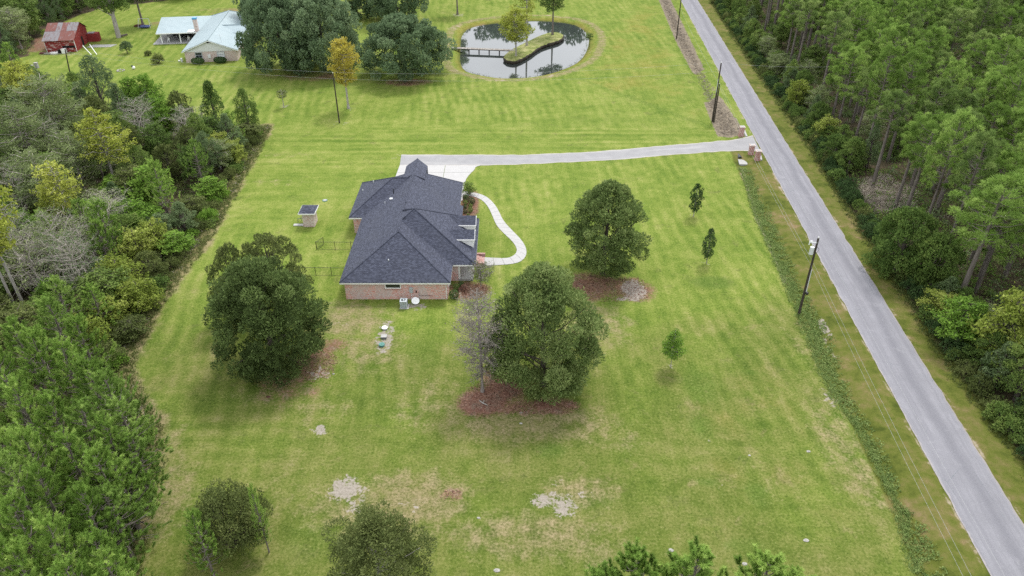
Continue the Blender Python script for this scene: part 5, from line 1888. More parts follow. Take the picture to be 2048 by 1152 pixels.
def gen_oak(name, seed, h, rad, z0, nb, br, dens, L, W, prof='egg', mat='oak', bark='bark_oak', trunk_r=.3, sparse=0.0, nz=.75):
    rg = np.random.default_rng(seed)
    P_ = PROFILES[prof]
    blobs, b = [], B()
    lean = rg.normal(0, .02, 2) * h
    tp = [(0, 0, -.3), (lean[0] * .3, lean[1] * .3, h * .25), (lean[0], lean[1], h * .55), (lean[0] * 1.2, lean[1] * 1.2, h * .86)]
    b.path(tp, [trunk_r * 1.25, trunk_r, trunk_r * .62, trunk_r * .15], 9, cap=False)
    ga = rg.uniform(0, 6.28)
    f1, f2, f3 = rg.uniform(0, 6.28, 3)
    for k in range(nb):
        t = (k + rg.uniform(0, 1)) / nb
        t = t ** .9
        z = z0 + (h - z0) * t
        R_ = rad * float(P_(t)) * min(1.13, rg.uniform(.84, 1.12) * (1 + .11 * math.sin(2 * ga + f1 + t * 3) + .09 * math.sin(3 * ga + f2 - t * 5) + .06 * math.sin(5 * ga + f3 + t * 9)))
        bs = br * rg.uniform(.55, 1.30) * (.62 + .38 * float(P_(t)))
        rho = max(0, R_ - bs * .75) * (rg.uniform(.80, 1.04) if rg.random() < .75 else rg.uniform(.2, .8))
        ga += 2.399 + rg.normal(0, .35)
        c = np.array([rho * math.cos(ga) + lean[0] * t, rho * math.sin(ga) + lean[1] * t, min(z, h - bs * .5)])
        blobs.append((c, (bs, bs, bs * .82)))
        if k % max(3, nb // 22) == 0 or (sparse > .2 and k % 3 == 0):
            q = np.array([lean[0] * t, lean[1] * t, z0 * .6 + (z - z0) * .62])
            limb(b, rg, q, c + rdir(rg, 1)[0] * bs * .4, trunk_r * .30 * (1.1 - t * .6), .025, 5)
    V, T = blob_cards(rg, blobs, dens, L, W, nz, core=(np.array([0, 0, z0 + (h - z0) * .42]), np.array([rad, rad, (h - z0) * .55])))
    # stray sprigs that break the outline
    pts = V.reshape(-1, 4, 3).mean(1)
    far = pts[rg.integers(0, len(pts), max(10, len(pts) // 14))]
    ctr = np.array([0, 0, z0 + (h - z0) * .4])
    ex = far + unit(far - ctr) * rg.uniform(.15, .55, (len(far), 1)) * br * .5
    V2 = cards(ex, rdir(rg, len(ex)), L, W, rg)
    V = np.concatenate([V, V2])
    T = np.concatenate([T, np.clip(rg.normal(.6, .15, len(ex)), 0, 1)])
    return dict(trunk=b.mesh(name + '_trunk', M[bark], True, uv=False, fix=False), crown=np_mesh(name + '_crown', V, 4, M[mat], T), h=h, r=rad)


def gen_pine(name, seed, h, c0, Lmax, nbr, shoots, blades, sl=.55, bl=.34, mat='pine', prof='old', bw=.055, tuft=0.0):
    """tuft 0: separate bottle-brush shoots (young pines); tuft > 0: rounded needle bunches of that radius (tall pines)"""
    rg = np.random.default_rng(seed)
    b = B()
    sw = rg.normal(0, .018, 2) * h
    tr = .016 * h + .02
    ax = lambda z: np.array([sw[0] * (z / h) ** 1.6, sw[1] * (z / h) ** 1.6, z])
    b.path([ax(max(z, 0)) + (0, 0, z if z < 0 else 0) for z in (-.3, h * .3, h * .6, h * .85, h)], [tr * 1.15, tr * .9, tr * .66, tr * .35, .02], 8, cap=False)
    S, D, TT, RR = [], [], [], []
    ga = rg.uniform(0, 6.28)
    for i in range(nbr):
        t = (i + rg.uniform(0, .8)) / nbr
        z = h * (c0 + (1 - c0) * t ** .9)
        if prof == 'old':
            pr = np.interp(t, [0, .2, .5, .8, 1], [.62, 1, .92, .60, .22])
        else:
            pr = np.interp(t, [0, .15, .5, .8, 1], [.9, 1, .66, .34, .10])
        Lb = Lmax * pr * rg.uniform(.65, 1.15)
        ga += 2.399 + rg.normal(0, .4)
        o = np.array([math.cos(ga), math.sin(ga), 0])
        p0 = ax(z)
        up = rg.uniform(.05, .35) + .5 * t
        pm, pe = p0 + o * Lb * .5 + (0, 0, Lb * up * .22), p0 + o * Lb + (0, 0, Lb * up)
        b.path([p0, pm, pe], [.012 * Lb + .028, .009 * Lb + .018, .012], 4, cap=False)
        lat = np.cross(o, (0, 0, 1.0))
        n = max(1, int(round(shoots * (.35 + .65 * Lb / Lmax))))
        if tuft:
            s_ = np.concatenate([[1.0], rg.uniform(.45, .95, n - 1)]) if n > 1 else np.array([1.0])
        else:
            s_ = rg.uniform(.30, 1.02, n) ** .8
        base = np.where((s_ < .5)[:, None], p0 + (pm - p0) * (s_ * 2)[:, None], pm + (pe - pm) * ((s_ - .5) * 2)[:, None])
        off = rg.normal(0, 1, n) * .26 * Lb * (1.2 - s_ * .7)
        base = base + lat * off[:, None] + np.array([0, 0, 1]) * (np.abs(rg.normal(0, .08, n)) * Lb)[:, None]
        d = unit(o * .5 + lat * np.sign(off)[:, None] * .25 + np.array([0, 0, 1.15]) + rg.normal(0, .22, (n, 3)))
        S.append(base)
        D.append(d)
        RR.append(rg.uniform(.65, 1.2, n))
        TT.append(np.clip(rg.normal(.5 + rg.normal(0, .12), .19, n), 0, 1))
    n = 4
    S.append(ax(h) + rg.normal(0, .14, (n, 3)) * (1, 1, 1.3))
    D.append(unit(np.array([0, 0, 1.0]) + rg.normal(0, .3, (n, 3))))
    TT.append(np.full(n, .6))
    RR.append(np.full(n, .8))
    S, D, TT, RR = np.concatenate(S), np.concatenate(D), np.concatenate(TT), np.concatenate(RR)
    S = np.repeat(S, blades, 0)
    D = np.repeat(D, blades, 0)
    RR = np.repeat(RR, blades)[:, None]
    tint = np.repeat(TT, blades)
    m = len(S)
    if tuft:
        q = unit(rdir(rg, m) + D * .75)
        pos = S + q * rg.uniform(.25, .75, (m, 1)) * tuft * RR * np.array([1, 1, .8])
        bd = unit(q + rg.normal(0, .35, (m, 3)))
    else:
        pos = S + D * rg.uniform(0, sl, (m, 1)) * RR
        rad = unit(np.cross(D, rdir(rg, m)))
        bd = unit(D * .75 + rad * .85)
    side = unit(np.cross(bd, rdir(rg, m)))
    l_ = rg.uniform(.75, 1.2, (m, 1)) * bl
    V = np.stack([pos - side * bw * .5, pos + side * bw * .5, pos + bd * l_], 1)
    return dict(trunk=b.mesh(name + '_trunk', M['bark_pine'], True, uv=False, fix=False), crown=np_mesh(name + '_crown', V, 3, M[mat], np.clip(tint + rg.normal(0, .06, m), 0, 1)), h=h, r=Lmax)


def gen_spray(name, seed, h, c0, rad, nbr, per, L, W, mat, bark, prof='round', trunk_r=.2, flat=.6, fill=1.0):
    """open crown: leaf sprays along spreading branches, trunk showing through"""
    rg = np.random.default_rng(seed)
    b = B()
    sw = rg.normal(0, .02, 2) * h
    ax = lambda z: np.array([sw[0] * (z / h) ** 1.5, sw[1] * (z / h) ** 1.5, z])
    b.path([ax(0) - (0, 0, .3), ax(h * .08), ax(h * .4), ax(h * .75), ax(h * .98)], [trunk_r * 1.7, trunk_r, trunk_r * .75, trunk_r * .4, .02], 8, cap=False)
    VV, TT = [], []
    ga = rg.uniform(0, 6.28)
    P_ = PROFILES[prof]
    for i in range(nbr):
        t = (i + rg.uniform(0, .9)) / nbr
        z = h * (c0 + (1 - c0) * t)
        Lb = rad * float(P_(t)) * rg.uniform(.6, 1.15) + .25
        ga += 2.399 + rg.normal(0, .5)
        o = np.array([math.cos(ga), math.sin(ga), 0])
        p0 = ax(z * .97)
        pe = p0 + o * Lb + (0, 0, Lb * rg.uniform(-.05, .45))
        mid = limb(b, rg, p0, pe, .022 * Lb + .02, .012, 4, .16)
        n = int(per * Lb * rg.uniform(.6, 1.3) * fill)
        if n < 2:
            continue
        s_ = rg.uniform(.22, 1.05, n)
        base = p0 + (pe - p0) * s_[:, None]
        wid = .30 * Lb * np.clip(1.2 - s_, .25, .8) + .15
        lat = np.cross(o, (0, 0, 1.0))
        base = base + lat * (rg.normal(0, .75, n) * wid)[:, None] + np.array([0, 0, 1]) * rg.normal(.05, .28, n)[:, None] * min(1, Lb * .35)
        nn = unit(np.array([0, 0, flat]) + rdir(rg, n) * (1 - flat * .5))
        VV.append(cards(base, nn, L, W, rg))
        TT.append(np.clip(rg.normal(.5 + rg.normal(0, .11), .13, n), 0, 1))
    V, T = np.concatenate(VV), np.concatenate(TT)
    return dict(trunk=b.mesh(name + '_trunk', M[bark], True, uv=False, fix=False), crown=np_mesh(name + '_crown', V, 4, M[mat], T), h=h, r=rad)


def gen_bare(name, seed, h, c0, rad, nbr, twigs, bark='bark_bare', trunk_r=.16, tw=.022, prof='column', up=.1, leaf=None):
    rg = np.random.default_rng(seed)
    b, c = B(), B()
    sw = rg.normal(0, .015, 2) * h
    ax = lambda z: np.array([sw[0] * (z / h) ** 1.5, sw[1] * (z / h) ** 1.5, z])
    b.path([ax(0) - (0, 0, .3), ax(h * .06), ax(h * .4), ax(h * .8), ax(h)], [trunk_r * 1.8, trunk_r, trunk_r * .8, trunk_r * .45, .03], 8, cap=False)
    ga = rg.uniform(0, 6.28)
    tips = []
    for i in range(nbr):
        t = (i + rg.uniform(0, .9)) / nbr
        z = h * (c0 + (1 - c0) * t)
        Lb = rad * float(PROFILES[prof](t)) * rg.uniform(.55, 1.15) + .2
        ga += 2.399 + rg.normal(0, .5)
        o = np.array([math.cos(ga), math.sin(ga), 0])
        p0 = ax(z)
        pe = p0 + o * Lb + (0, 0, Lb * (up + rg.uniform(-.15, .35)))
        m = limb(c, rg, p0, pe, tw * 1.1 + Lb * .010, tw * .6, 4, .2)
        for k in range(int(twigs * (.4 + Lb / rad))):
            s_ = rg.uniform(.2, 1)
            q = p0 + (pe - p0) * s_ + rg.normal(0, .05, 3)
            e = q + unit(o * .6 + rg.normal(0, .7, 3) + np.array([0, 0, .15])) * Lb * rg.uniform(.18, .42)
            c.path([q, (q + e) / 2 + rg.normal(0, .05, 3), e], [tw * .7, tw * .55, tw * .3], 3, cap=False)
            tips.append(e)
    out = dict(trunk=b.mesh(name + '_trunk', M[bark], True, uv=False, fix=False), crown=c.mesh(name + '_branches', M[bark], False, uv=False, fix=False), h=h, r=rad, bare=True)
    if leaf:
        n = int(leaf[1])
        tp = np.array(tips)[rg.integers(0, len(tips), n)] + rg.normal(0, .16, (n, 3))
        out['leaves'] = np_mesh(name + '_leaves', cards(tp, rdir(rg, n), leaf[2], leaf[2] * .55, rg), 4, M[leaf[0]], np.clip(rg.normal(.5, .2, n), 0, 1))
    return out


def gen_shrub(name, seed, h, rad, nb, br, dens, L, W, mat, ball=False):
    rg = np.random.default_rng(seed)
    b = B()
    if ball:
        blobs = [((0, 0, h * .5), (rad, rad, h * .52))]
        n = int(dens * 12.6 * rad * rad)
        d = rdir(rg, n)
        p = np.array([0, 0, h * .5]) + d * np.array([rad, rad, h * .5]) * (1 - np.abs(rg.normal(0, .05, (n, 1))))
        V = cards(p, unit(d + rdir(rg, n) * .6), L, W, rg)
        T = np.clip(rg.normal(.5, .14, n), 0, 1)
        b.path([(0, 0, -.1), (0, 0, h * .5)], [.05, .03], 5)
    else:
        blobs = []
        ga = rg.uniform(0, 6.28)
        for k in range(nb):
            ga += 2.399 + rg.normal(0, .4)
            rho = rad * math.sqrt((k + .5) / nb) * .78
            s_ = br * rg.uniform(.65, 1.3)
            z = max(s_ * .5, h * (1 - (rho / rad) ** 2 * .75) * rg.uniform(.45, 1.0) - s_ * .5)
            c = np.array([rho * math.cos(ga), rho * math.sin(ga), z])
            blobs.append((c, (s_, s_, s_ * .85)))
            limb(b, rg, (rho * .15 * math.cos(ga), rho * .15 * math.sin(ga), -.1), c, .04, .015, 4)
        V, T = blob_cards(rg, blobs, dens, L, W, .6)
    return dict(trunk=b.mesh(name + '_stem', M['bark_oak'], True, uv=False, fix=False), crown=np_mesh(name + '_foliage', V, 4, M[mat], T), h=h, r=rad)


prand = random.Random(77)
ALL = []          # every plant foot, for spacing


def plant(var, x, y, h, rad, name, label, cat='tree', group=None, rot=None, lean=(0, 0), shrub=False):
    z = gz1(x, y) if 25 < y < 300 else 0
    t = thing(name, label, cat, (x, y, z), group)
    t.rotation_euler = (lean[0], lean[1], prand.uniform(0, 6.28) if rot is None else rot)
    sx, sz = rad / var['r'], h / var['h']
    kids = [('stem' if shrub else 'trunk', var['trunk']), ('branches' if var.get('bare') else ('foliage' if shrub else 'crown'), var['crown'])]
    if 'leaves' in var:
        kids.append(('foliage', var['leaves']))
    for nm, me in kids:
        o = bpy.data.objects.new(nm, me)
        COL.objects.link(o)
        o.parent = t
        o.scale = (sx, sx, sz)
    ALL.append((x, y, rad))
    return t


def seen(x, y, h, rad=3):
    ok = False
    for z in (0.3, h * .6, h):
        u, v = proj(x, y, z)
        if -40 < u < 2088 and -30 < v < 1180:
            ok = True
    return ok


# ------------------------------------------------------------------ big yard trees, each grown to its own shape
def base_top(u0, v0, vt):
    x, y = G(u0, v0)
    return x, y, height_at(y, vt)


v_ = gen_oak('oak_a', 11, 13.6, 5.9, .35, 200, 1.10, 26, .34, .12, 'egg', 'oak')
x, y = G(1086, 770)
plant(v_, x, y, height_at(y, 543), 5.95, 'oak_tree', 'largest dark green oak, egg shaped, right of the leafless grey tree', rot=.4)
v_ = gen_oak('oak_b', 12, 12.5, 6.3, .3, 200, 1.12, 26, .34, .12, 'round', 'oak')
x, y = G(553, 730)
plant(v_, x, y, height_at(y, 530), 6.2, 'oak_tree', 'big round dark oak on the left lawn, front one of its clump', rot=1.2)
v_ = gen_oak('oak_c', 13, 9.6, 4.2, .8, 85, .80, 28, .32, .11, 'round', 'olive')
x, y = G(566, 612)
plant(v_, x, y, height_at(y, 466), 3.9, 'oak_tree', 'smaller olive green oak standing behind the big left oak, nearer the fence')
x, y = G(482, 640)
plant(v_, x, y, height_at(y, 496), 2.9, 'oak_tree', 'small olive oak at the far left corner of the big left oak')
v_ = gen_oak('oak_d', 14, 12.6, 5.3, 1.0, 175, 1.0, 27, .34, .12, 'egg', 'oak')
x, y = G(1205, 548)
plant(v_, x, y, height_at(y, 368), 5.4, 'oak_tree', 'pointed green oak above the mulch bed with the bare sand patch', rot=2.0)
v_ = gen_bare('bare_cypress', 21, 12.6, .16, 2.5, 120, 15, 'bark_bare', .15, .024, 'column', .05, ('dry', 1500, .20))
x, y = G(965, 783)
plant(v_, x, y, height_at(y, 585), 2.5, 'bare_tree', 'leafless grey brown cypress rising from the reddish mulch circle')
# young lawn trees
v_ = gen_oak('young_a', 31, 4.2, 1.3, .75, 46, .42, 44, .20, .09, 'column', 'box', 'bark_pale', .07)
x, y = G(1387, 433)
plant(v_, x, y, height_at(y, 369), 1.10, 'young_tree', 'dark columnar young tree, upper of two near the road')
x, y = G(1413, 527)
plant(v_, x, y, height_at(y, 458), .98, 'young_tree', 'dark columnar young tree with pale stem, lower of two near the road')
v_ = gen_spray('young_b', 32, 4.6, .26, 1.5, 42, 48, .27, .14, 'bright', 'bark_pale', 'cone', .05)
x, y = G(1341, 735)
plant(v_, x, y, height_at(y, 658), 1.15, 'young_tree', 'thin bright green young tree alone on the right foreground lawn')
v_ = gen_shrub('wax_myrtle', 33, 6.6, 3.8, 80, .78, 34, .19, .105, 'olive')
x, y = G(458, 1036, 3)
plant(v_, x, y, 6.8, 3.8, 'wax_myrtle', 'round olive green bush tree at the bottom left of the lawn', shrub=True)
v_ = gen_oak('oak_e', 15, 10.5, 4.3, .8, 130, 1.0, 30, .26, .09, 'round', 'olive', 'bark_pale', .2)
x, y = G(738, 1052, 8.8)
plant(v_, x, y, 8.6, 4.4, 'oak_tree', 'olive oak crown cut off by the bottom edge of the view')

# ------------------------------------------------------------------ pines
PN = [gen_pine('pine_a', 41, 16, .50, 3.4, 34, 4, 95, .58, .34, 'pine', 'old', .085, .74),
      gen_pine('pine_b', 42, 17, .56, 3.1, 30, 4, 95, .58, .34, 'pine', 'old', .085, .74),
      gen_pine('pine_c', 43, 15, .44, 3.6, 38, 4, 95, .58, .34, 'pine', 'old', .085, .74),
      gen_pine('pine_d', 44, 16, .52, 3.3, 32, 4, 95, .58, .34, 'pine_dark', 'old', .085, .74),
      gen_pine('pine_e', 45, 18, .60, 3.0, 26, 4, 95, .58, .34, 'pine_dark', 'old', .085, .74)]
YP = [gen_pine('young_pine_a', 51, 9, .10, 2.5, 62, 5, 62, .80, .23, 'young_pine', 'young', .055),
      gen_pine('young_pine_b', 52, 10, .14, 2.3, 58, 5, 62, .80, .23, 'young_pine', 'young', .055),
      gen_pine('young_pine_c', 53, 11, .22, 2.7, 58, 5, 62, .80, .24, 'pine', 'young', .055)]
SP = [gen_pine('sparse_pine_a', 54, 13, .55, 1.9, 44, 4, 150, .85, .25, 'young_pine', 'young', .055),
      gen_pine('sparse_pine_b', 55, 13, .55, 2.1, 46, 4, 150, .85, .25, 'young_pine', 'young', .055)]

# pine tops rising into the bottom of the picture
for i, (u, v, hh, rr, lab) in enumerate([(1212, 1122, 12.2, 1.7, 'pine top at the bottom edge, leftmost of the row'), (1296, 1092, 12.6, 1.8, 'pine top at the bottom edge with a leaning leader, second from the left'),
                                         (1395, 1088, 12.8, 2.0, 'pine top at the bottom edge, middle of the row'), (1556, 1084, 13.0, 2.0, 'tallest dark green pine top at the bottom edge'),
                                         (1628, 1143, 12.0, 1.5, 'bright pine tip barely showing at the bottom edge, rightmost')]):
    x, y = G(u, v, hh)
    plant(SP[i % 2], x, y, hh - 1.3, rr * 1.2, 'pine_tree', lab)
for (u, v, hh, rr, lab) in [(385, 1030, 7.5, 1.35, 'young pine pressed against the left side of the round olive bush'), (503, 978, 7.6, .75, 'slim young pine poking out of the right side of the round olive bush')]:
    x, y = G(u, v, hh)
    plant(YP[1], x, y, hh, rr, 'pine_tree', lab)
# lower left pine grove, placed by their tips
grove = [(62, 668, 11, 0), (118, 690, 10.5, 1), (172, 722, 10, 0), (212, 752, 11.0, 2), (28, 770, 11.5, 1), (92, 800, 10.5, 0), (160, 812, 10.5, 2), (236, 812, 9.5, 2), (45, 866, 11.5, 0),
         (126, 878, 10.5, 1), (192, 912, 10.0, 0), (70, 945, 11, 1), (158, 985, 10.5, 0), (8, 915, 12, 2), (22, 1010, 11.5, 0), (96, 1050, 11, 1), (184, 1078, 10.0, 0), (30, 1105, 11, 1),
         (205, 985, 8.5, 2), (210, 1115, 9.5, 1), (130, 1140, 11, 0), (205, 845, 10, 1), (-20, 700, 12, 0), (-25, 840, 12, 1), (252, 880, 8, 2), (222, 925, 8.0, 1), (-10, 1080, 12, 0), (150, 640, 8.5, 0), (90, 600, 8.0, 1)]
ORD = ['leftmost', 'second', 'third', 'fourth', 'fifth', 'sixth', 'seventh', 'eighth']
ROW = ['topmost', 'second', 'third', 'fourth', 'fifth', 'sixth', 'lowest']
grove = sorted(grove, key=lambda g_: g_[1])
rows_ = [sorted(grove[i:i + 5]) for i in range(0, len(grove), 5)]
for ri_, row in enumerate(rows_):
    for ci_, (u, v, hh, k) in enumerate(row):
        x, y = G(u, v, hh)
        rname = 'lowest' if ri_ == len(rows_) - 1 else ROW[ri_]
        place = 'leftmost' if ci_ == 0 else ('rightmost' if ci_ == len(row) - 1 else ORD[ci_] + ' from left')
        plant(YP[k], x, y, hh, [2.5, 2.4, 2.8][k] * prand.uniform(.9, 1.12), 'pine_tree', '%s pine in the lower left grove, %s row of tips, %s' % (['bright green', 'bright green', 'duller green'][k], rname, place), group='young pines in the lower left grove')

# ------------------------------------------------------------------ left woods: the ones that stand out
CY = [gen_spray('cypress_a', 61, 14, .42, 3.6, 62, 42, .36, .17, 'cypress', 'bark_pale', 'cone', .20),
      gen_spray('cypress_b', 62, 13, .48, 2.4, 46, 40, .34, .16, 'cypress', 'bark_pale', 'column', .15)]
GY = [gen_spray('grey_a', 63, 13, .25, 5.2, 84, 34, .34, .16, 'grey_leaf', 'bark_dead', 'spread', .22, .4),
      gen_spray('grey_b', 64, 11, .22, 4.2, 70, 32, .34, .16, 'grey_leaf', 'bark_dead', 'round', .18, .4)]
SG = [gen_oak('sage_a', 65, 12, 4.2, 1.5, 85, .85, 19, .28, .15, 'egg', 'sage'),
      gen_oak('sage_b', 66, 10, 3.2, 1.0, 75, .70, 19, .27, .15, 'cone', 'sage')]
BR = [gen_oak('broad_a', 67, 9, 3.6, .8, 80, .80, 19, .28, .16, 'round', 'broad'),
      gen_oak('broad_b', 68, 8, 3.2, .6, 75, .70, 19, .28, .16, 'egg', 'broad'),
      gen_spray('broad_c', 69, 9, .2, 3.4, 64, 44, .34, .19, 'broad', 'bark_oak', 'round', .14, .4),
      gen_spray('bright_a', 70, 8, .18, 2.8, 60, 46, .32, .18, 'bright', 'bark_oak', 'egg', .12, .4)]
LM = [gen_spray('lime_a', 71, 6, .12, 2.8, 60, 40, .32, .17, 'lime', 'bark_oak', 'round', .09, .4),
      gen_spray('lime_b', 72, 5, .10, 2.3, 50, 40, .30, .16, 'lime', 'bark_oak', 'egg', .08, .4)]
OL = [gen_oak('olive_a', 73, 7, 3.0, .5, 70, .70, 19, .27, .15, 'round', 'olive'),
      gen_spray('olive_b', 74, 6, .12, 2.6, 56, 42, .30, .17, 'olive', 'bark_oak', 'round', .1, .4)]
BA = [gen_bare('dead_a', 75, 12, .25, 4.2, 56, 12, 'bark_dead', .14, .020, 'spread', .25, ('grey_leaf', 1500, .28)),
      gen_bare('dead_b', 76, 10, .22, 3.6, 54, 12, 'bark_dead', .12, .019, 'round', .3, ('sage', 900, .26))]

left = [  # u, v of the foot (None: use the tip), v of the tip, height if no foot, radius, variant, name, label
    ((238, 386), 210, 0, 3.9, CY[0], 'cypress_tree', 'tall yellow green cypress with a bare pale trunk in the left woods'),
    ((163, 487), 322, 0, 2.5, CY[1], 'cypress_tree', 'slim yellow green cypress, right one of a thin pair in the left woods'),
    ((137, 480), 368, 0, 2.0, CY[1], 'cypress_tree', 'slim yellow green cypress, shorter left one of a thin pair in the left woods'),
    ((60, 638), 318, 0, 3.2, CY[1], 'cypress_tree', 'leaning tall cypress with long bare trunk at the left edge'),
    ((43, 642), 372, 0, 2.8, CY[1], 'cypress_tree', 'second tall cypress with bare trunk cut by the left edge'),
    (None, (22, 122), 11.5, 3.6, gen_spray('gold_green', 77, 11, .2, 3.8, 66, 46, .34, .18, 'cypress', 'bark_oak', 'round', .16, .4), 'cypress_tree', 'bright yellow round crown behind the pale grey green tree at far left'),
    (None, (75, 152), 14.0, 5.4, GY[0], 'grey_tree', 'large pale grey green tree with white limbs at the far left'),
    (None, (22, 205), 13.0, 4.8, GY[0], 'grey_tree', 'pale grey green tree cut by the left edge below the yellow crown'),
    (None, (128, 262), 11.0, 3.8, GY[1], 'grey_tree', 'pale grey green tree just left of the tall yellow green cypress'),
    (None, (55, 300), 11.0, 4.0, GY[1], 'grey_tree', 'grey green twiggy tree left of the thin cypress pair'),
    (None, (178, 112), 13.0, 3.9, SG[0], 'sage_tree', 'dark sage green tree in front of the lone pole and barn'),
    (None, (150, 165), 9.5, 3.0, SG[1], 'sage_tree', 'lower sage green tree left of the dark sage one'),
    (None, (225, 168), 9.5, 3.2, SG[1], 'sage_tree', 'sage green tree right of the dark sage one'),
    (None, (262, 198), 10.5, 3.4, BA[1], 'bare_tree', 'pale leafless tree in front of the bright green trees near the far lawn'),
    (None, (92, 425), 11.0, 3.4, BA[0], 'bare_tree', 'wide pale leafless tree below the thin cypress pair'),
    (None, (130, 470), 10.0, 3.4, BA[1], 'bare_tree', 'pale leafless tree at the right of the wide leafless one'),
    (None, (35, 462), 10.0, 3.8, BA[0], 'bare_tree', 'pale leafless tree between the leaning cypress trunks'),
    (None, (18, 330), 9.0, 3.0, BA[1], 'bare_tree', 'pale leafless tree at the left edge under the grey green crowns'),
    (None, (282, 148), 10.0, 3.0, BR[3], 'broadleaf_tree', 'bright green tree nearest the far lawn at the woods corner'),
    (None, (250, 155), 9.0, 2.6, BR[3], 'broadleaf_tree', 'bright green tree just left of the one at the woods corner'),
    (None, (315, 195), 8.0, 2.8, BR[3], 'broadleaf_tree', 'bright green tree in front of the one at the woods corner'),
    (None, (352, 184), 8.5, 2.9, OL[0], 'broadleaf_tree', 'dull olive tree left of the tall dark green one at the woods corner'),
    (None, (416, 164), 10.5, 2.9, gen_oak('dark_cone', 78, 10.5, 3.0, .8, 40, 1.0, 18, .32, .18, 'cone', 'broad'), 'broadleaf_tree', 'tall dark green pointed tree at the woods corner by the far lawn'),
    ((340, 442), 326, 0, 2.5, YP[0], 'pine_tree', 'bright young pine with a broad cone among the left edge shrubs'),
    ((236, 532), 410, 0, 2.6, YP[1], 'pine_tree', 'bright young pine left of the lime shrubs, halfway down the left woods'),
    (None, (190, 445), 7.5, 2.0, YP[0], 'pine_tree', 'small bright pine just left of the halfway young pine'),
    (None, (385, 285), 8.0, 2.2, YP[2], 'pine_tree', 'dark young pine behind the yellow shrubs at the woods corner'),
    (None, (180, 575), 6.5, 2.0, YP[1], 'pine_tree', 'young pine at the foot of the wide leafless tree'),
    (None, (432, 268), 5.0, 2.3, LM[0], 'yellow_shrub', 'tall yellow green shrub at the woods corner, left of two'),
    (None, (462, 282), 4.2, 2.0, LM[1], 'yellow_shrub', 'tall yellow green shrub at the woods corner, right of two'),
    (None, (500, 250), 2.6, 2.2, OL[1], 'edge_shrub', 'low dull olive shrub at the tip of the woods corner'),
    (None, (478, 250), 3.0, 2.4, OL[1], 'edge_shrub', 'low dull olive shrub just behind the tip of the woods corner'),
    (None, (415, 355), 3.5, 2.3, BR[3], 'edge_shrub', 'bright green spreading shrub below the yellow ones at the wood edge'),
    (None, (378, 395), 3.2, 2.2, OL[1], 'edge_shrub', 'olive shrub left of the pale cut grass corner'),
    (None, (300, 445), 4.6, 2.2, LM[0], 'yellow_shrub', 'lime shrub tree beside the bright young pine, farther one'),
    (None, (262, 462), 5.0, 2.4, LM[1], 'yellow_shrub', 'lime shrub tree right of the halfway young pine'),
    (None, (345, 465), 3.4, 2.2, BR[3], 'edge_shrub', 'bright green shrub at the lawn edge level with the pump house'),
    (None, (228, 518), 5.6, 2.8, LM[0], 'yellow_shrub', 'largest lime yellow shrub tree on the left wood edge'),
    (None, (268, 560), 4.4, 2.6, LM[0], 'yellow_shrub', 'lime shrub in front of the largest lime yellow one'),
    (None, (210, 600), 4.0, 2.4, LM[1], 'yellow_shrub', 'lime shrub lowest on the left wood edge'),
    (None, (160, 640), 5.0, 2.2, LM[1], 'yellow_shrub', 'yellow green shrub above the pine grove'),
    (None, (290, 505), 3.6, 2.2, OL[0], 'edge_shrub', 'dark olive shrub between the lime shrubs and the lawn'),
    (None, (255, 640), 2.4, 2.0, OL[1], 'edge_shrub', 'low brownish olive shrub at the narrow of the left lawn'),
    (None, (205, 690), 2.6, 2.0, OL[0], 'edge_shrub', 'low dark shrub just above the pine grove at the lawn edge'),
]
for foot, tip, hh, rr, var, nm, lab in left:
    if foot:
        x, y, hh = base_top(foot[0], foot[1], tip)
        u_t = 0
    else:
        x, y = G(tip[0], tip[1], hh)
    plant(var, x, y, hh, rr, nm, lab, 'shrub' if 'shrub' in nm else 'tree', shrub='shrub' in nm)


def fill(poly, want, spacing, pick, tries=9000, seed=1, shrink=.8, frame=True):
    rr_ = random.Random(seed)
    poly = np.array(poly)
    lo, hi = poly.min(0), poly.max(0)
    got = 0
    pts = [(rr_.uniform(lo[0], hi[0]), rr_.uniform(lo[1], hi[1])) for _ in range(tries)]
    ins = sdf(np.array(pts), poly) < -shrink
    out = []
    for (x, y), ok in zip(pts, ins):
        if not ok or got >= want:
            continue
        s_ = spacing(x, y)
        if any((x - a) ** 2 + (y - b_) ** 2 < (s_ * .5 + min(r_, 2.6) * .5) ** 2 for a, b_, r_ in ALL):
            continue
        p = pick(x, y, rr_)
        if p is None:
            continue
        var, h, r_, nm, lab, grp = p
        if frame and not seen(x, y, h, r_):
            continue
        plant(var, x, y, h, r_, nm, lab, 'shrub' if 'shrub' in nm else 'tree', grp, shrub='shrub' in nm)
        got += 1
    return got


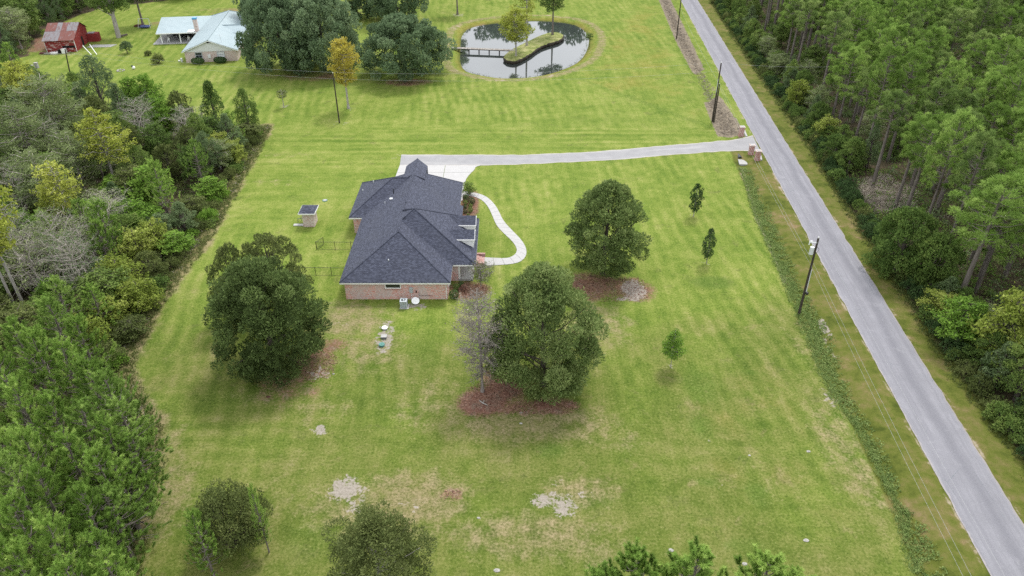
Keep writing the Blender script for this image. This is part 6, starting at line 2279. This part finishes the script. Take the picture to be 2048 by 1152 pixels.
def pick_left(x, y, r_):
    k = r_.random()
    if y < 62:
        if k < .75:
            return YP[r_.randrange(3)], r_.uniform(8, 11.5), r_.uniform(2.2, 2.8), 'pine_tree', 'young pine hidden between the others of the lower left grove', 'young pines half hidden in the lower left grove'
        return OL[r_.randrange(2)], r_.uniform(3.5, 5.5), r_.uniform(2, 2.6), 'broadleaf_tree', 'mixed green broadleaf tree filling the left woods', 'broadleaf trees filling the left woods'
    if k < .14:
        return YP[r_.randrange(3)], r_.uniform(6, 10), r_.uniform(2, 2.6), 'pine_tree', 'young pine half hidden among the broadleaf trees of the left woods', 'young pines within the left woods'
    if k < .19:
        return BA[r_.randrange(2)], r_.uniform(7, 10), r_.uniform(2.6, 3.6), 'bare_tree', 'pale leafless tree standing inside the left woods', 'leafless trees within the left woods'
    if k < .30:
        v = GY[r_.randrange(2)]
    elif k < .42:
        v = SG[r_.randrange(2)]
    elif k < .80:
        v = BR[r_.randrange(4)]
    else:
        v = OL[r_.randrange(2)]
    return v, r_.uniform(3.6, 6.4) * (1.28 if y > 98 else 1.0), r_.uniform(2.2, 3.3), 'broadleaf_tree', 'mixed green broadleaf tree filling the left woods', 'broadleaf trees filling the left woods'


n1 = fill(WOOD_L, 125, lambda x, y: 3.1, pick_left, 6000, 3, 2.2)


def along(edge, step, offs, jit, seed):
    rr_ = random.Random(seed)
    pts = resample(edge, int(sum(math.hypot(edge[i + 1][0] - edge[i][0], edge[i + 1][1] - edge[i][1]) for i in range(len(edge) - 1)) / step))
    out = []
    for i in range(len(pts) - 1):
        t = pts[i + 1] - pts[i]
        t = t / np.linalg.norm(t)
        n = np.array([-t[1], t[0]])
        p = pts[i] + n * (offs + rr_.uniform(-jit, jit)) + t * rr_.uniform(-step * .4, step * .4)
        out.append((p[0], p[1], rr_))
    return out


SH = [gen_shrub('shrub_a', 81, 2.4, 1.7, 30, .48, 30, .21, .12, 'broad'), gen_shrub('shrub_b', 82, 2.2, 1.6, 28, .46, 30, .21, .12, 'box'),
      gen_shrub('shrub_c', 83, 2.0, 1.6, 28, .46, 30, .21, .11, 'olive'), gen_shrub('shrub_d', 84, 2.0, 1.5, 28, .46, 28, .21, .11, 'bright')]
for (x, y, r_) in along(GL(WOOD_EDGE), 1.9, -1.3, .7, 5):
    if seen(x, y, 1.5) and not (y > 100 and r_.random() < .3):
        plant(SH[r_.choice([0, 2, 2, 3, 0])], x, y, r_.uniform(.9, 2.1), r_.uniform(1.1, 1.8), 'edge_shrub', 'low mixed shrub along the lawn edge of the left woods', 'shrub', 'low shrubs along the left wood edge', shrub=True)

# ------------------------------------------------------------------ pine forest right of the road
BRK = [gen_oak('dark_mass', 91, 6.5, 4.2, .3, 110, .80, 24, .26, .15, 'spread', 'broad'),
       gen_oak('dark_mass_b', 92, 6.0, 3.4, .3, 90, .72, 24, .26, .15, 'round', 'broad')]
right = [((1912, 612), 365, 4.1, PN[0], 'pine_tree', 'big bright pine leaning over the lower right with two trunks showing'),
         ((1950, 585), 410, 3.4, PN[2], 'pine_tree', 'bright pine just behind the big one at the lower right'),
         ((1880, 625), 585, 2.6, LM[0], 'yellow_shrub', 'lime green bush at the forest edge below the big bright pine'),
         ((1905, 690), 600, 2.8, BR[3], 'broadleaf_tree', 'bright lime broadleaf tree at the forest edge on the far right'),
         ((1985, 730), 590, 3.4, LM[0], 'yellow_shrub', 'wide lime green tree at the right edge above the dark shrubs'),
         ((2030, 800), 680, 3.0, BR[0], 'broadleaf_tree', 'dark green broadleaf at the right edge beside the verge'),
         ((1790, 545), 420, 4.4, BRK[0], 'broadleaf_tree', 'wide dark green evergreen mass at the forest edge, level with the transformer'),
         ((1850, 575), 470, 3.8, BRK[0], 'broadleaf_tree', 'dark green evergreen just right of the wide dark mass'),
         ((1665, 325), 272, 2.6, BRK[1], 'broadleaf_tree', 'dense dark green shrub tree across the road from the driveway'),
         ((1648, 285), 235, 2.2, LM[1], 'yellow_shrub', 'yellow green shrub across the road from the driveway mouth'),
         ((1590, 215), 160, 2.2, LM[1], 'yellow_shrub', 'yellow green shrub at the forest edge above the pair of poles'),
         ((1705, 298), 140, 2.8, PN[3], 'pine_tree', 'pine with a leaning bare trunk seen through the forest edge, far one'),
         ((1745, 372), 190, 2.8, PN[4], 'pine_tree', 'pine with a long bare trunk above the grey brush at the forest edge'),
         ((1820, 378), 170, 3.0, PN[3], 'pine_tree', 'pine right of the grey brush with two bare trunks beside it'),
         ((1790, 415), 240, 2.6, PN[1], 'pine_tree', 'pine with a slanting trunk standing in the grey brush')]
for foot, vt, rr, var, nm, lab in right:
    x, y, hh = base_top(foot[0], foot[1], vt)
    plant(var, x, y, min(hh, 18), rr, nm, lab, 'shrub' if 'shrub' in nm else 'tree', shrub='shrub' in nm)
for (x, y, r_) in along(_fe[::-1], 1.75, -1.2, .5, 15):
    if seen(x, y, 1.5):
        plant(SH[r_.choice([0, 1, 1, 0, 1, 2])], x, y, r_.uniform(1.2, 2.6), r_.uniform(1.2, 1.8), 'edge_shrub', 'dense green shrub in the row along the forest edge right of the road', 'shrub', 'shrubs along the right forest edge', shrub=True)
for (x, y, r_) in along(_fe[::-1], 3.3, -3.8, 1.0, 16):
    if seen(x, y, 3) and not (70 < y < 118 and r_.random() < .55):
        k = r_.choice([0, 1, 1, 2, 3, 4])
        var = [BRK[1], BR[0], BR[1], GY[1], SG[1]][k] if k < 5 else BR[2]
        plant(var, x, y, r_.uniform(3.5, 6.5), r_.uniform(1.8, 2.7), 'broadleaf_tree', 'broadleaf understorey tree behind the shrub row of the right forest', 'tree', 'understorey trees of the right forest')


def pick_right(x, y, r_):
    e = sdf(np.array([(x, y)]), FOREST_R)[0]
    if e > -2.5:
        return None
    if r_.random() < .05:
        return BA[r_.randrange(2)], r_.uniform(7, 13), r_.uniform(1.6, 2.6), 'bare_tree', 'leafless grey snag standing among the pines right of the road', 'leafless snags of the right forest'
    if r_.random() < .27:
        v = [BR[0], BR[1], BR[2], SG[1], GY[1], BRK[1]][r_.randrange(6)]
        return v, r_.uniform(3.5, 7.5), r_.uniform(1.8, 2.8), 'broadleaf_tree', 'broadleaf understorey tree behind the shrub row of the right forest', 'understorey trees of the right forest'
    v = PN[r_.choice([0, 1, 2, 3, 3, 4, 0, 2])]
    return v, r_.uniform(13.5, 18.5), r_.uniform(2.6, 3.6), 'pine_tree', 'tall bare trunked pine with a tufted crown in the forest right of the road', 'tall pines of the right forest'


n2 = fill(FOREST_R, 345, lambda x, y: (3.6 if y < 70 else 3.8 if y < 120 else 4.3), pick_right, 30000, 7, 2.6)
print('fill', n1, n2, len(ALL))

# ------------------------------------------------------------------ trees of the far lawn
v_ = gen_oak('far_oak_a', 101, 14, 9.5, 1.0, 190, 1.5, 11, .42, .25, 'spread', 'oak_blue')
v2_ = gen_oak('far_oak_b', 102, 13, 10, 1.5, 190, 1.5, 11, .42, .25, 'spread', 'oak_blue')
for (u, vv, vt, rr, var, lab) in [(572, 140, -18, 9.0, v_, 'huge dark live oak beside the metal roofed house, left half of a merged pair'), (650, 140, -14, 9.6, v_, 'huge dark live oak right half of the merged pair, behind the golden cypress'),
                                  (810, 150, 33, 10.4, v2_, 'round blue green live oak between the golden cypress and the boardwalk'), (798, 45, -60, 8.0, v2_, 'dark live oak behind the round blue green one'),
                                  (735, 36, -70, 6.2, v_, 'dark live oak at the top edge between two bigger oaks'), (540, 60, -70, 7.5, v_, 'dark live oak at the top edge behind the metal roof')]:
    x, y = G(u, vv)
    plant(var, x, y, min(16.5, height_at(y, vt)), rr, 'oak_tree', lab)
x, y, hh = base_top(697, 217, 72)
gd = gen_spray('gold_cypress', 103, 14, .36, 3.0, 58, 46, .40, .20, 'gold', 'bark_pale', 'column', .22, .5)
plant(gd, x, y, hh, 2.9, 'cypress_tree', 'golden yellow cypress with a pale trunk beside the slim pole')
x, y = G(568, 215)
v_ = gen_spray('stub_tree', 104, 3.8, .55, 1.0, 22, 26, .26, .14, 'olive', 'bark_pale', 'round', .10, .4)
plant(v_, x, y, 3.6, 1.0, 'young_tree', 'tiny sparse tree with a pale forked stem alone on the far lawn')
x, y = G(413, 160, 3.0)
# pond trees
PC = [gen_spray('pond_cypress_a', 105, 12, .30, 4.0, 56, 40, .42, .20, 'cypress', 'bark_pale', 'spread', .22, .5), gen_spray('pond_tree_b', 106, 15, .45, 4.0, 54, 36, .42, .22, 'broad', 'bark_pine', 'spread', .26, .4),
      gen_spray('pond_cypress_c', 107, 17, .48, 3.6, 34, 26, .40, .20, 'cypress', 'bark_pale', 'round', .24, .5)]
for (u, vv, vt, rr, var, lab) in [(1032, 111.6, 15, 3.7, PC[0], 'yellow green cypress at the near end of the pond island'), (1053.5, 90.5, -60, 3.6, PC[2], 'tallest thin trunked cypress in the middle of the pond island'),
                                  (1105, 68.5, -45, 3.9, PC[1], 'dark green spreading tree at the far end of the pond island')]:
    x, y = G(u, vv, .4)
    t = plant(var, x, y, min(19, height_at(y, vt) - .3), rr, 'cypress_tree', lab)
    t.location.z = .30
x, y = G(1179, 91)
plant(gen_spray('pond_sapling', 108, 4.6, .5, .9, 20, 30, .30, .16, 'broad', 'bark_oak', 'round', .06, .4), x, y, height_at(y, 62), .9, 'young_tree', 'thin staked sapling on the right bank of the pond')
x, y = G(915, 29)
plant(PC[1], x, y, 13.5, 3.6, 'broadleaf_tree', 'lone tree whose trunk shows at the top edge left of the pond')
# trees round the barn and the neighbour's yard
x, y, hh = base_top(238, 75, -25)
tb = gen_oak('barn_oak', 109, 15, 5.6, 7.0, 44, 1.5, 11, .46, .26, 'spread', 'broad', 'bark_pale', .55, .3)
plant(tb, x, y, 15, 5.4, 'broadleaf_tree', 'broad green tree with a thick grey trunk behind the red barn')
x, y = G(286, 50)
plant(PC[1], x, y, 13, 4.6, 'broadleaf_tree', 'dark trunked tree standing over the blue covered frame')
x, y, hh = base_top(255, 107, 84)
plant(gen_oak('lollipop', 110, 2.8, 1.6, 1.0, 18, .6, 24, .28, .16, 'round', 'sage', 'bark_oak', .09), x, y, max(2.6, hh), 1.65, 'small_tree', 'small round topped tree alone on the neighbour lawn')
for (u, vv, vt, rr, lab) in [(297, 111, 99, 1.0, 'smaller dark shrub on the neighbour lawn, left of two'), (317, 127, 104, 1.6, 'larger dark shrub on the neighbour lawn, right of two')]:
    x, y, hh = base_top(u, vv, vt)
    plant(SH[2], x, y, hh, rr, 'shrub', lab, 'shrub', shrub=True)
HB = [gen_shrub('hedge_ball', 111, 1.5, 1.9, 1, 1, 40, .24, .14, 'box', True)]
for (lx, lab) in [(2.9, 'clipped dark hedge under the left window of the brick gable'), (7.9, 'clipped dark hedge under the right window of the brick gable')]:
    p = nb(lx, -1.35, 0)
    t = plant(HB[0], p[0], p[1], 1.45, 1.55, 'hedge', lab, 'hedge', rot=0, shrub=True)
    for c in t.children:
        c.scale = (c.scale[0], c.scale[1] * .62, c.scale[2])
p = nb(12.9, 6.5, 0)
plant(gen_shrub('red_bush', 112, 2.2, 1.7, 14, .6, 22, .28, .15, 'litter'), p[0], p[1], 2.0, 1.6, 'shrub', 'dark reddish bush against the shaded right wall of the metal roofed house', 'shrub', shrub=True)

for (u, vv, hh, rr, var) in [(44, 98, 10, 4.0, GY[1]), (12, 112, 9.5, 3.8, SG[1]), (62, 76, 11, 4.2, BR[2]), (22, 66, 13, 4.8, BR[0]), (105, 61, 13.5, 4.4, SG[0]), (78, 42, 14, 5.0, BR[0]), (125, 36, 14, 4.6, BR[1]),
                             (40, 30, 15, 5.2, SG[0]), (160, 24, 13, 4.4, BR[1]), (8, 36, 15, 5, BR[2]), (100, 14, 15, 5, SG[0]), (200, 8, 12, 4.2, BR[0]), (150, 2, 14, 4.6, BR[1])]:
    x, y = G(u, vv)
    plant(var, x, y, hh, rr, 'broadleaf_tree', 'tall dark broadleaf tree in the woods behind and left of the red barn', 'tree', 'trees behind the red barn')
ALL += [(-109, 186, 14), (-106, 176, 12), (-112, 178, 10)]
n3 = fill(WOOD_TOP, 30, lambda x, y: 6.0, lambda x, y, r_: ([BR[0], BR[1], SG[0], BR[2]][r_.randrange(4)], r_.uniform(9, 14), r_.uniform(3.6, 5), 'broadleaf_tree', 'tall dark broadleaf tree in the woods behind and left of the red barn', 'trees behind the red barn'), 3000, 13, 1.5)

# ------------------------------------------------------------------ planting beds at the house
BX = [gen_shrub('boxwood_a', 121, 1.4, .72, 1, 1, 150, .13, .08, 'box', True), gen_shrub('boxwood_b', 122, 1.2, .65, 1, 1, 150, .13, .08, 'broad', True)]
c7 = lambda x, y: (870 + x / 4.8, 380 + y / 4.8)
for (cx, cy, rp, k) in [(298, 72, 33, 0), (352, 104, 38, 0), (292, 118, 27, 1), (340, 150, 23, 1), (290, 160, 23, 0), (338, 190, 29, 1), (290, 206, 22, 0), (318, 236, 16, 1)]:
    rr = metres(rp / 4.8, 0, 97, .6)
    x, y = G(*c7(cx, cy), rr * .9)
    plant(BX[k], x, y, rr * 1.8, rr, 'boxwood', 'clipped round boxwood in the mulch bed between the front wall and the walk', 'shrub', 'clipped boxwoods by the front walk', shrub=True)
for (cx, cy, rp, k, lab) in [(183, 1002, 48, 0, 'large clipped dark round shrub at the near right corner of the brick house'), (206, 930, 34, 1, 'bright green round shrub behind the dark one at the near house corner'),
                             (250, 905, 30, 0, 'dark shrub beside the porch column at the near house corner')]:
    rr = metres(rp / 4.8, 0, 78, .8)
    x, y = G(*c7(cx, cy), rr)
    plant(BX[k], x, y, rr * 2.0, rr, 'round_shrub', lab, 'shrub', shrub=True)
x, y = G(929, 583)
plant(gen_shrub('rusty_bush', 123, 1.3, 1.2, 14, .42, 26, .17, .09, 'litter'), x, y, 1.05, .8, 'shrub', 'reddish brown twiggy bush in the bed beside the dark round shrub', 'shrub', shrub=True)
x, y = G(962, 572)
plant(gen_bare('crape', 124, 3.4, .2, 1.5, 44, 12, 'bark_bare', .06, .022, 'round', .6, ('olive', 900, .17)), x, y, 3.0, 1.6, 'bare_tree', 'small twiggy grey shrub tree in front of the porch corner')
x, y = G(938, 388)
plant(gen_shrub('topiary', 125, 2.4, 1.15, 16, .45, 40, .18, .10, 'broad'), x, y, 2.3, 1.15, 'small_tree', 'small multi stemmed evergreen where the front walk meets the parking court')

# ------------------------------------------------------------------ ground cover
def clump_mass(name, pts, size, nper, L, W, mat, seed, hgt=.8, kind='stuff'):
    rg = np.random.default_rng(seed)
    VV, TT = [], []
    for (x, y), s_ in zip(pts, size):
        n = max(4, int(nper * min(1.4, s_ ** 1.5)))
        d = rdir(rg, n)
        d[:, 2] = np.abs(d[:, 2])
        z = gz1(x, y) if 28 < y < 300 else 0
        p = np.array([x, y, z]) + d * np.array([s_, s_, s_ * hgt]) * rg.uniform(.45, 1, (n, 1))
        VV.append(cards(p, unit(d * .6 + rdir(rg, n)), L, W, rg))
        TT.append(np.clip(rg.normal(.5 + rg.normal(0, .12), .13, n), 0, 1))
    me = np_mesh(name, np.concatenate(VV), 4, M[mat], np.concatenate(TT))
    o = bpy.data.objects.new(name, me)
    COL.objects.link(o)
    o['kind'] = kind
    return o


def scatter(poly, n, seed, shrink=0.0):
    rg = np.random.default_rng(seed)
    poly = np.array(poly)
    lo, hi = poly.min(0), poly.max(0)
    out = []
    while len(out) < n:
        p = rg.uniform(lo, hi, (4000, 2))
        out += [tuple(q) for q, d in zip(p, sdf(p, poly)) if d < -shrink - 1.6 * rg.random() and -60 < proj(q[0], q[1], 1)[0] < 2110 and -20 < proj(q[0], q[1], 1)[1] < 1220]
    return out[:n]


rgs = np.random.default_rng(9)
clump_mass('undergrowth', scatter(FOREST_R, 1900, 1, 1.0), rgs.uniform(.6, 2.1, 1900), 52, .32, .18, 'broad', 1)
clump_mass('undergrowth', scatter(FOREST_R, 1100, 2, 2.0), rgs.uniform(.6, 1.9, 1100), 50, .30, .16, 'sage', 2)
clump_mass('undergrowth', scatter(FOREST_R, 500, 22, 1.0), rgs.uniform(.6, 1.6, 500), 50, .30, .16, 'bright', 22)
clump_mass('dry_brush', scatter(FOREST_R, 700, 3, 1.5), rgs.uniform(.5, 1.3, 700), 46, .34, .06, 'dry', 3)
gb_ = GL([(1690, 380), (1760, 350), (1840, 390), (1830, 420), (1745, 430)])
clump_mass('dry_brush', scatter(gb_, 150, 4), rgs.uniform(.7, 1.5, 150), 90, .42, .05, 'dry', 4)
clump_mass('undergrowth', scatter(WOOD_L, 700, 5, .5), rgs.uniform(.6, 1.5, 700), 52, .30, .17, 'olive', 5)
clump_mass('undergrowth', scatter(WOOD_L, 500, 6, .5), rgs.uniform(.6, 1.4, 500), 52, .30, .17, 'broad', 6)
clump_mass('dry_brush', scatter(WOOD_L, 350, 7, .2), rgs.uniform(.4, 1.1, 350), 46, .34, .06, 'dry', 7)
clump_mass('undergrowth', scatter(WOOD_TOP, 350, 8, .5), rgs.uniform(.7, 1.8, 350), 40, .40, .22, 'broad', 8)
wd = [p for p in scatter(WEEDS, 2500, 9, -.4) if mnoise.noise(Vector((p[0] * .55, p[1] * .3, 8))) > -.45]
clump_mass('ditch_weeds', wd, rgs.uniform(.14, .50, len(wd)) * (.75 + .5 * rgs.random(len(wd))), 52, .25, .085, 'weed', 9, .75)
# ragged blades of tall grass at the wood edges and verges
def blades(name, pts, seed, mat, hgt=.5, per=14):
    rg = np.random.default_rng(seed)
    VV = []
    for x, y in pts:
        z = gz1(x, y)
        b0 = np.array([x, y, z]) + rg.normal(0, .16, (per, 3)) * (1, 1, 0)
        t = b0 + np.array([0, 0, 1]) * rg.uniform(.4, 1, (per, 1)) * hgt + rg.normal(0, .16, (per, 3)) * (1, 1, .2)
        s_ = unit(rg.normal(0, 1, (per, 3)) * (1, 1, 0)) * .035
        VV.append(np.stack([b0 - s_, b0 + s_, t], 1))
    V = np.concatenate(VV)
    o = bpy.data.objects.new(name, np_mesh(name, V, 3, M[mat], np.clip(rg.normal(.5, .2, len(V)), 0, 1)))
    COL.objects.link(o)
    o['kind'] = 'stuff'


ge = [(x, y) for off in (.4, .9, -.3) for x, y, _ in along(GL(WOOD_EDGE), .28, off, .5, int(40 + off * 10)) if seen(x, y, .5)]
blades('tall_grass', ge, 31, 'olive', .45)
ge = [(x, y) for off in (.2, -.3) for x, y, _ in along(GL(WEED_L[:-1]), .25, off, .3, int(50 + off * 10)) if seen(x, y, .5)]
blades('tall_grass', ge, 32, 'weed', .4)
ge = [(x, y) for off in (-.4, .3) for x, y, _ in along(_fe[::-1], .35, off, .5, int(60 + off * 10)) if seen(x, y, .5)]
blades('tall_grass', ge, 33, 'olive', .5)
blades('dead_stalks', [p for p in scatter(STRAW, 1500, 11, .3) if p[1] < 250], 34, 'dry', .32, 8)
ring_ = [tuple(np.array(p) * 1.0) for p in resample(POND + [POND[0]], 420)]
blades('bank_grass', [(x + rgs.normal(0, .25), y + rgs.normal(0, .25)) for x, y in ring_], 35, 'olive', .4, 10)
for k_, (off_, mt_) in enumerate(((-.6, 'dry'), (.3, 'olive'), (-1.2, 'lime'))):
    pe_ = [(x, y) for x, y, r_ in along(GL(WOOD_EDGE), .9, off_, 1.1, 70 + k_) if seen(x, y, .5)]
    clump_mass('edge_brush', pe_, rgs.uniform(.25, .85, len(pe_)), 44, .26, .07 if mt_ == 'dry' else .12, mt_, 40 + k_, .8)
pe_ = [(x, y) for x, y, r_ in along(_fe[::-1], 1.0, .2, .9, 77) if seen(x, y, .5)]
clump_mass('edge_brush', pe_, rgs.uniform(.25, .8, len(pe_)), 44, .26, .10, 'olive', 45, .8)
# loose dead leaves on the mulch
mm = np.where((GM['mulch'] > .55) & (GP[:, 1] < 175))[0]
pk = mm[rgs.integers(0, len(mm), 5200)]
q = GP[pk] + rgs.uniform(-.35, .35, (len(pk), 2))
C_ = np.column_stack([q, gz(q) + rgs.uniform(.02, .07, len(q))])
o = bpy.data.objects.new('leaf_litter', np_mesh('leaf_litter', cards(C_, unit(np.array([0, 0, 1.0]) + rgs.normal(0, .45, (len(q), 3))), .15, .09, rgs), 4, M['litter'], np.clip(rgs.normal(.55, .25, len(q)), 0, 1)))
COL.objects.link(o)
o['kind'] = 'stuff'
# pale stones and a bone-white branch on the lawn
for (u, v, r_, lab) in [(957, 1036, .16, 'small white stone between the two sandy patches of the foreground'), (994, 1141, .26, 'flat pale stone at the bottom middle of the lawn'), (1342, 1101, .24, 'flat pale stone just above the middle pine top'),
                        (1489, 1128, .22, 'pale stone left of the tallest pine top'), (1612, 1081, .24, 'pale stone right of the tallest pine top'), (1499, 911, .14, 'tiny white stone on the yellowish right lawn'), (1617, 903, .20, 'pale stone near the weedy ditch'),
                        (536, 794, .22, 'orange tan stone below the big left oak'), (1042, 847, .16, 'pale stone just below the mulch circle'), (667, 748, .14, 'white stone beside the sandy spot right of the big left oak')]:
    x, y = G(u, v)
    t = B().ball((0, 0, .02), r_ * .72, 9, 5, .5)
    rs = random.Random(int(u))
    t.v = [(a * rs.uniform(.8, 1.25) * 1.4, b_ * rs.uniform(.8, 1.2), c_ * rs.uniform(.7, 1.2)) for a, b_, c_ in t.v]
    o = t.build('stone', M['litter'] if u == 536 else M['stone'])
    o.location = (x, y, 0)
    tag(o, lab, 'stone')
x, y = G(966, 808)
o = thing('fallen_branch', 'short white branch lying on the edge of the mulch circle', 'branch', (x, y, 0))
B().path([(x - .4, y + .5, .05), (x, y, .1), (x + .5, y - .25, .06)], [.05, .06, .03], 6).build('stem', M['stone'], o)
B().path([(x, y, .1), (x + .1, y + .4, .12)], [.04, .02], 5).build('twig', M['stone'], o)

# ------------------------------------------------------------------ woods beyond the top of the view (mirrored in the pond)
rgf = np.random.default_rng(55)
tmpl = blob_cards(rgf, [((rgf.uniform(-2.5, 2.5), rgf.uniform(-2.5, 2.5), rgf.uniform(3, 19)), 2.8) for _ in range(26)], 1.6, 1.0, .6)
VV, TT = [], []
for x in np.arange(-150, 70, 5.2):
    for row in range(2):
        if 4 < x < 15 or (x > 24 and row == 0):
            continue
        xx, yy = x + rgf.uniform(-2, 2), 276 + row * 8 + rgf.uniform(-3, 3)
        s_ = rgf.uniform(.8, 1.25)
        a = rgf.uniform(0, 6.28)
        rot = np.array([[math.cos(a), -math.sin(a), 0], [math.sin(a), math.cos(a), 0], [0, 0, 1]])
        VV.append((tmpl[0] @ rot.T) * s_ + np.array([xx, yy, -1]))
        TT.append(tmpl[1])
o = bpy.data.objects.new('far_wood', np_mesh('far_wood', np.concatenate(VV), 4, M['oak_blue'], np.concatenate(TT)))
COL.objects.link(o)
o['kind'] = 'stuff'

# ------------------------------------------------------------------ the woods go on past the sides of the view
def raw(me, k, keep, rg):
    n = len(me.polygons)
    co = np.empty(len(me.vertices) * 3, np.float32)
    me.vertices.foreach_get('co', co)
    tn = np.empty(n, np.float32)
    me.attributes['tint'].data.foreach_get('value', tn)
    sel = rg.random(n) < keep
    return co.reshape(n, k, 3)[sel], tn[sel]


def wood_mass(name, var, k, keep, grow, spots, hs, mat, seed):
    rg = np.random.default_rng(seed)
    V0, T0 = raw(var['crown'], k, keep, rg)
    c = V0.mean(1, keepdims=True)
    V0 = c + (V0 - c) * grow
    VV, TT, tb = [], [], B()
    for (x, y), h_ in zip(spots, hs):
        a = rg.uniform(0, 6.28)
        rot = np.array([[math.cos(a), -math.sin(a), 0], [math.sin(a), math.cos(a), 0], [0, 0, 1]])
        VV.append((V0 @ rot.T) * (h_ / var['h']) + np.array([x, y, 0]))
        TT.append(np.clip(T0 + rg.normal(0, .12), 0, 1))
        tb.tube((x, y, -.2), (x, y, h_ * .9), .24, .06, 5, False)
    o = bpy.data.objects.new(name, np_mesh(name, np.concatenate(VV), k, M[mat], np.concatenate(TT)))
    COL.objects.link(o)
    o['kind'] = 'stuff'
    tb.build('wood_trunks', M['bark_pine'], kind='stuff', uv=False, fix=False)


def outside(poly, n, seed, reach, gap):
    rg = np.random.default_rng(seed)
    poly = np.array(poly)
    out = []
    for _ in range(60):
        p = rg.uniform(poly.min(0), poly.max(0), (900, 2))
        for q, d in zip(p, sdf(p, poly)):
            if d > -2.5 or len(out) >= n or q[1] < 6:
                continue
            dep = q[1] * _c + CAMH * _s
            side = abs(q[0]) - 1024 / FPX * dep
            if 4.5 < side < reach and q[1] < 230 and all((q[0] - a) ** 2 + (q[1] - b_) ** 2 > gap * gap for a, b_ in out):
                out.append(tuple(q))
    return out


sp_ = outside(FOREST_R, 150, 61, 30, 4.6)
wood_mass('pine_wood', PN[0], 3, .30, 1.7, sp_, np.random.default_rng(3).uniform(13.5, 18, len(sp_)), 'pine', 62)
sp_ = outside(WOOD_L, 110, 63, 26, 3.6)
wood_mass('broadleaf_wood', BR[0], 4, .35, 1.6, sp_, np.random.default_rng(4).uniform(5, 10, len(sp_)), 'broad', 64)
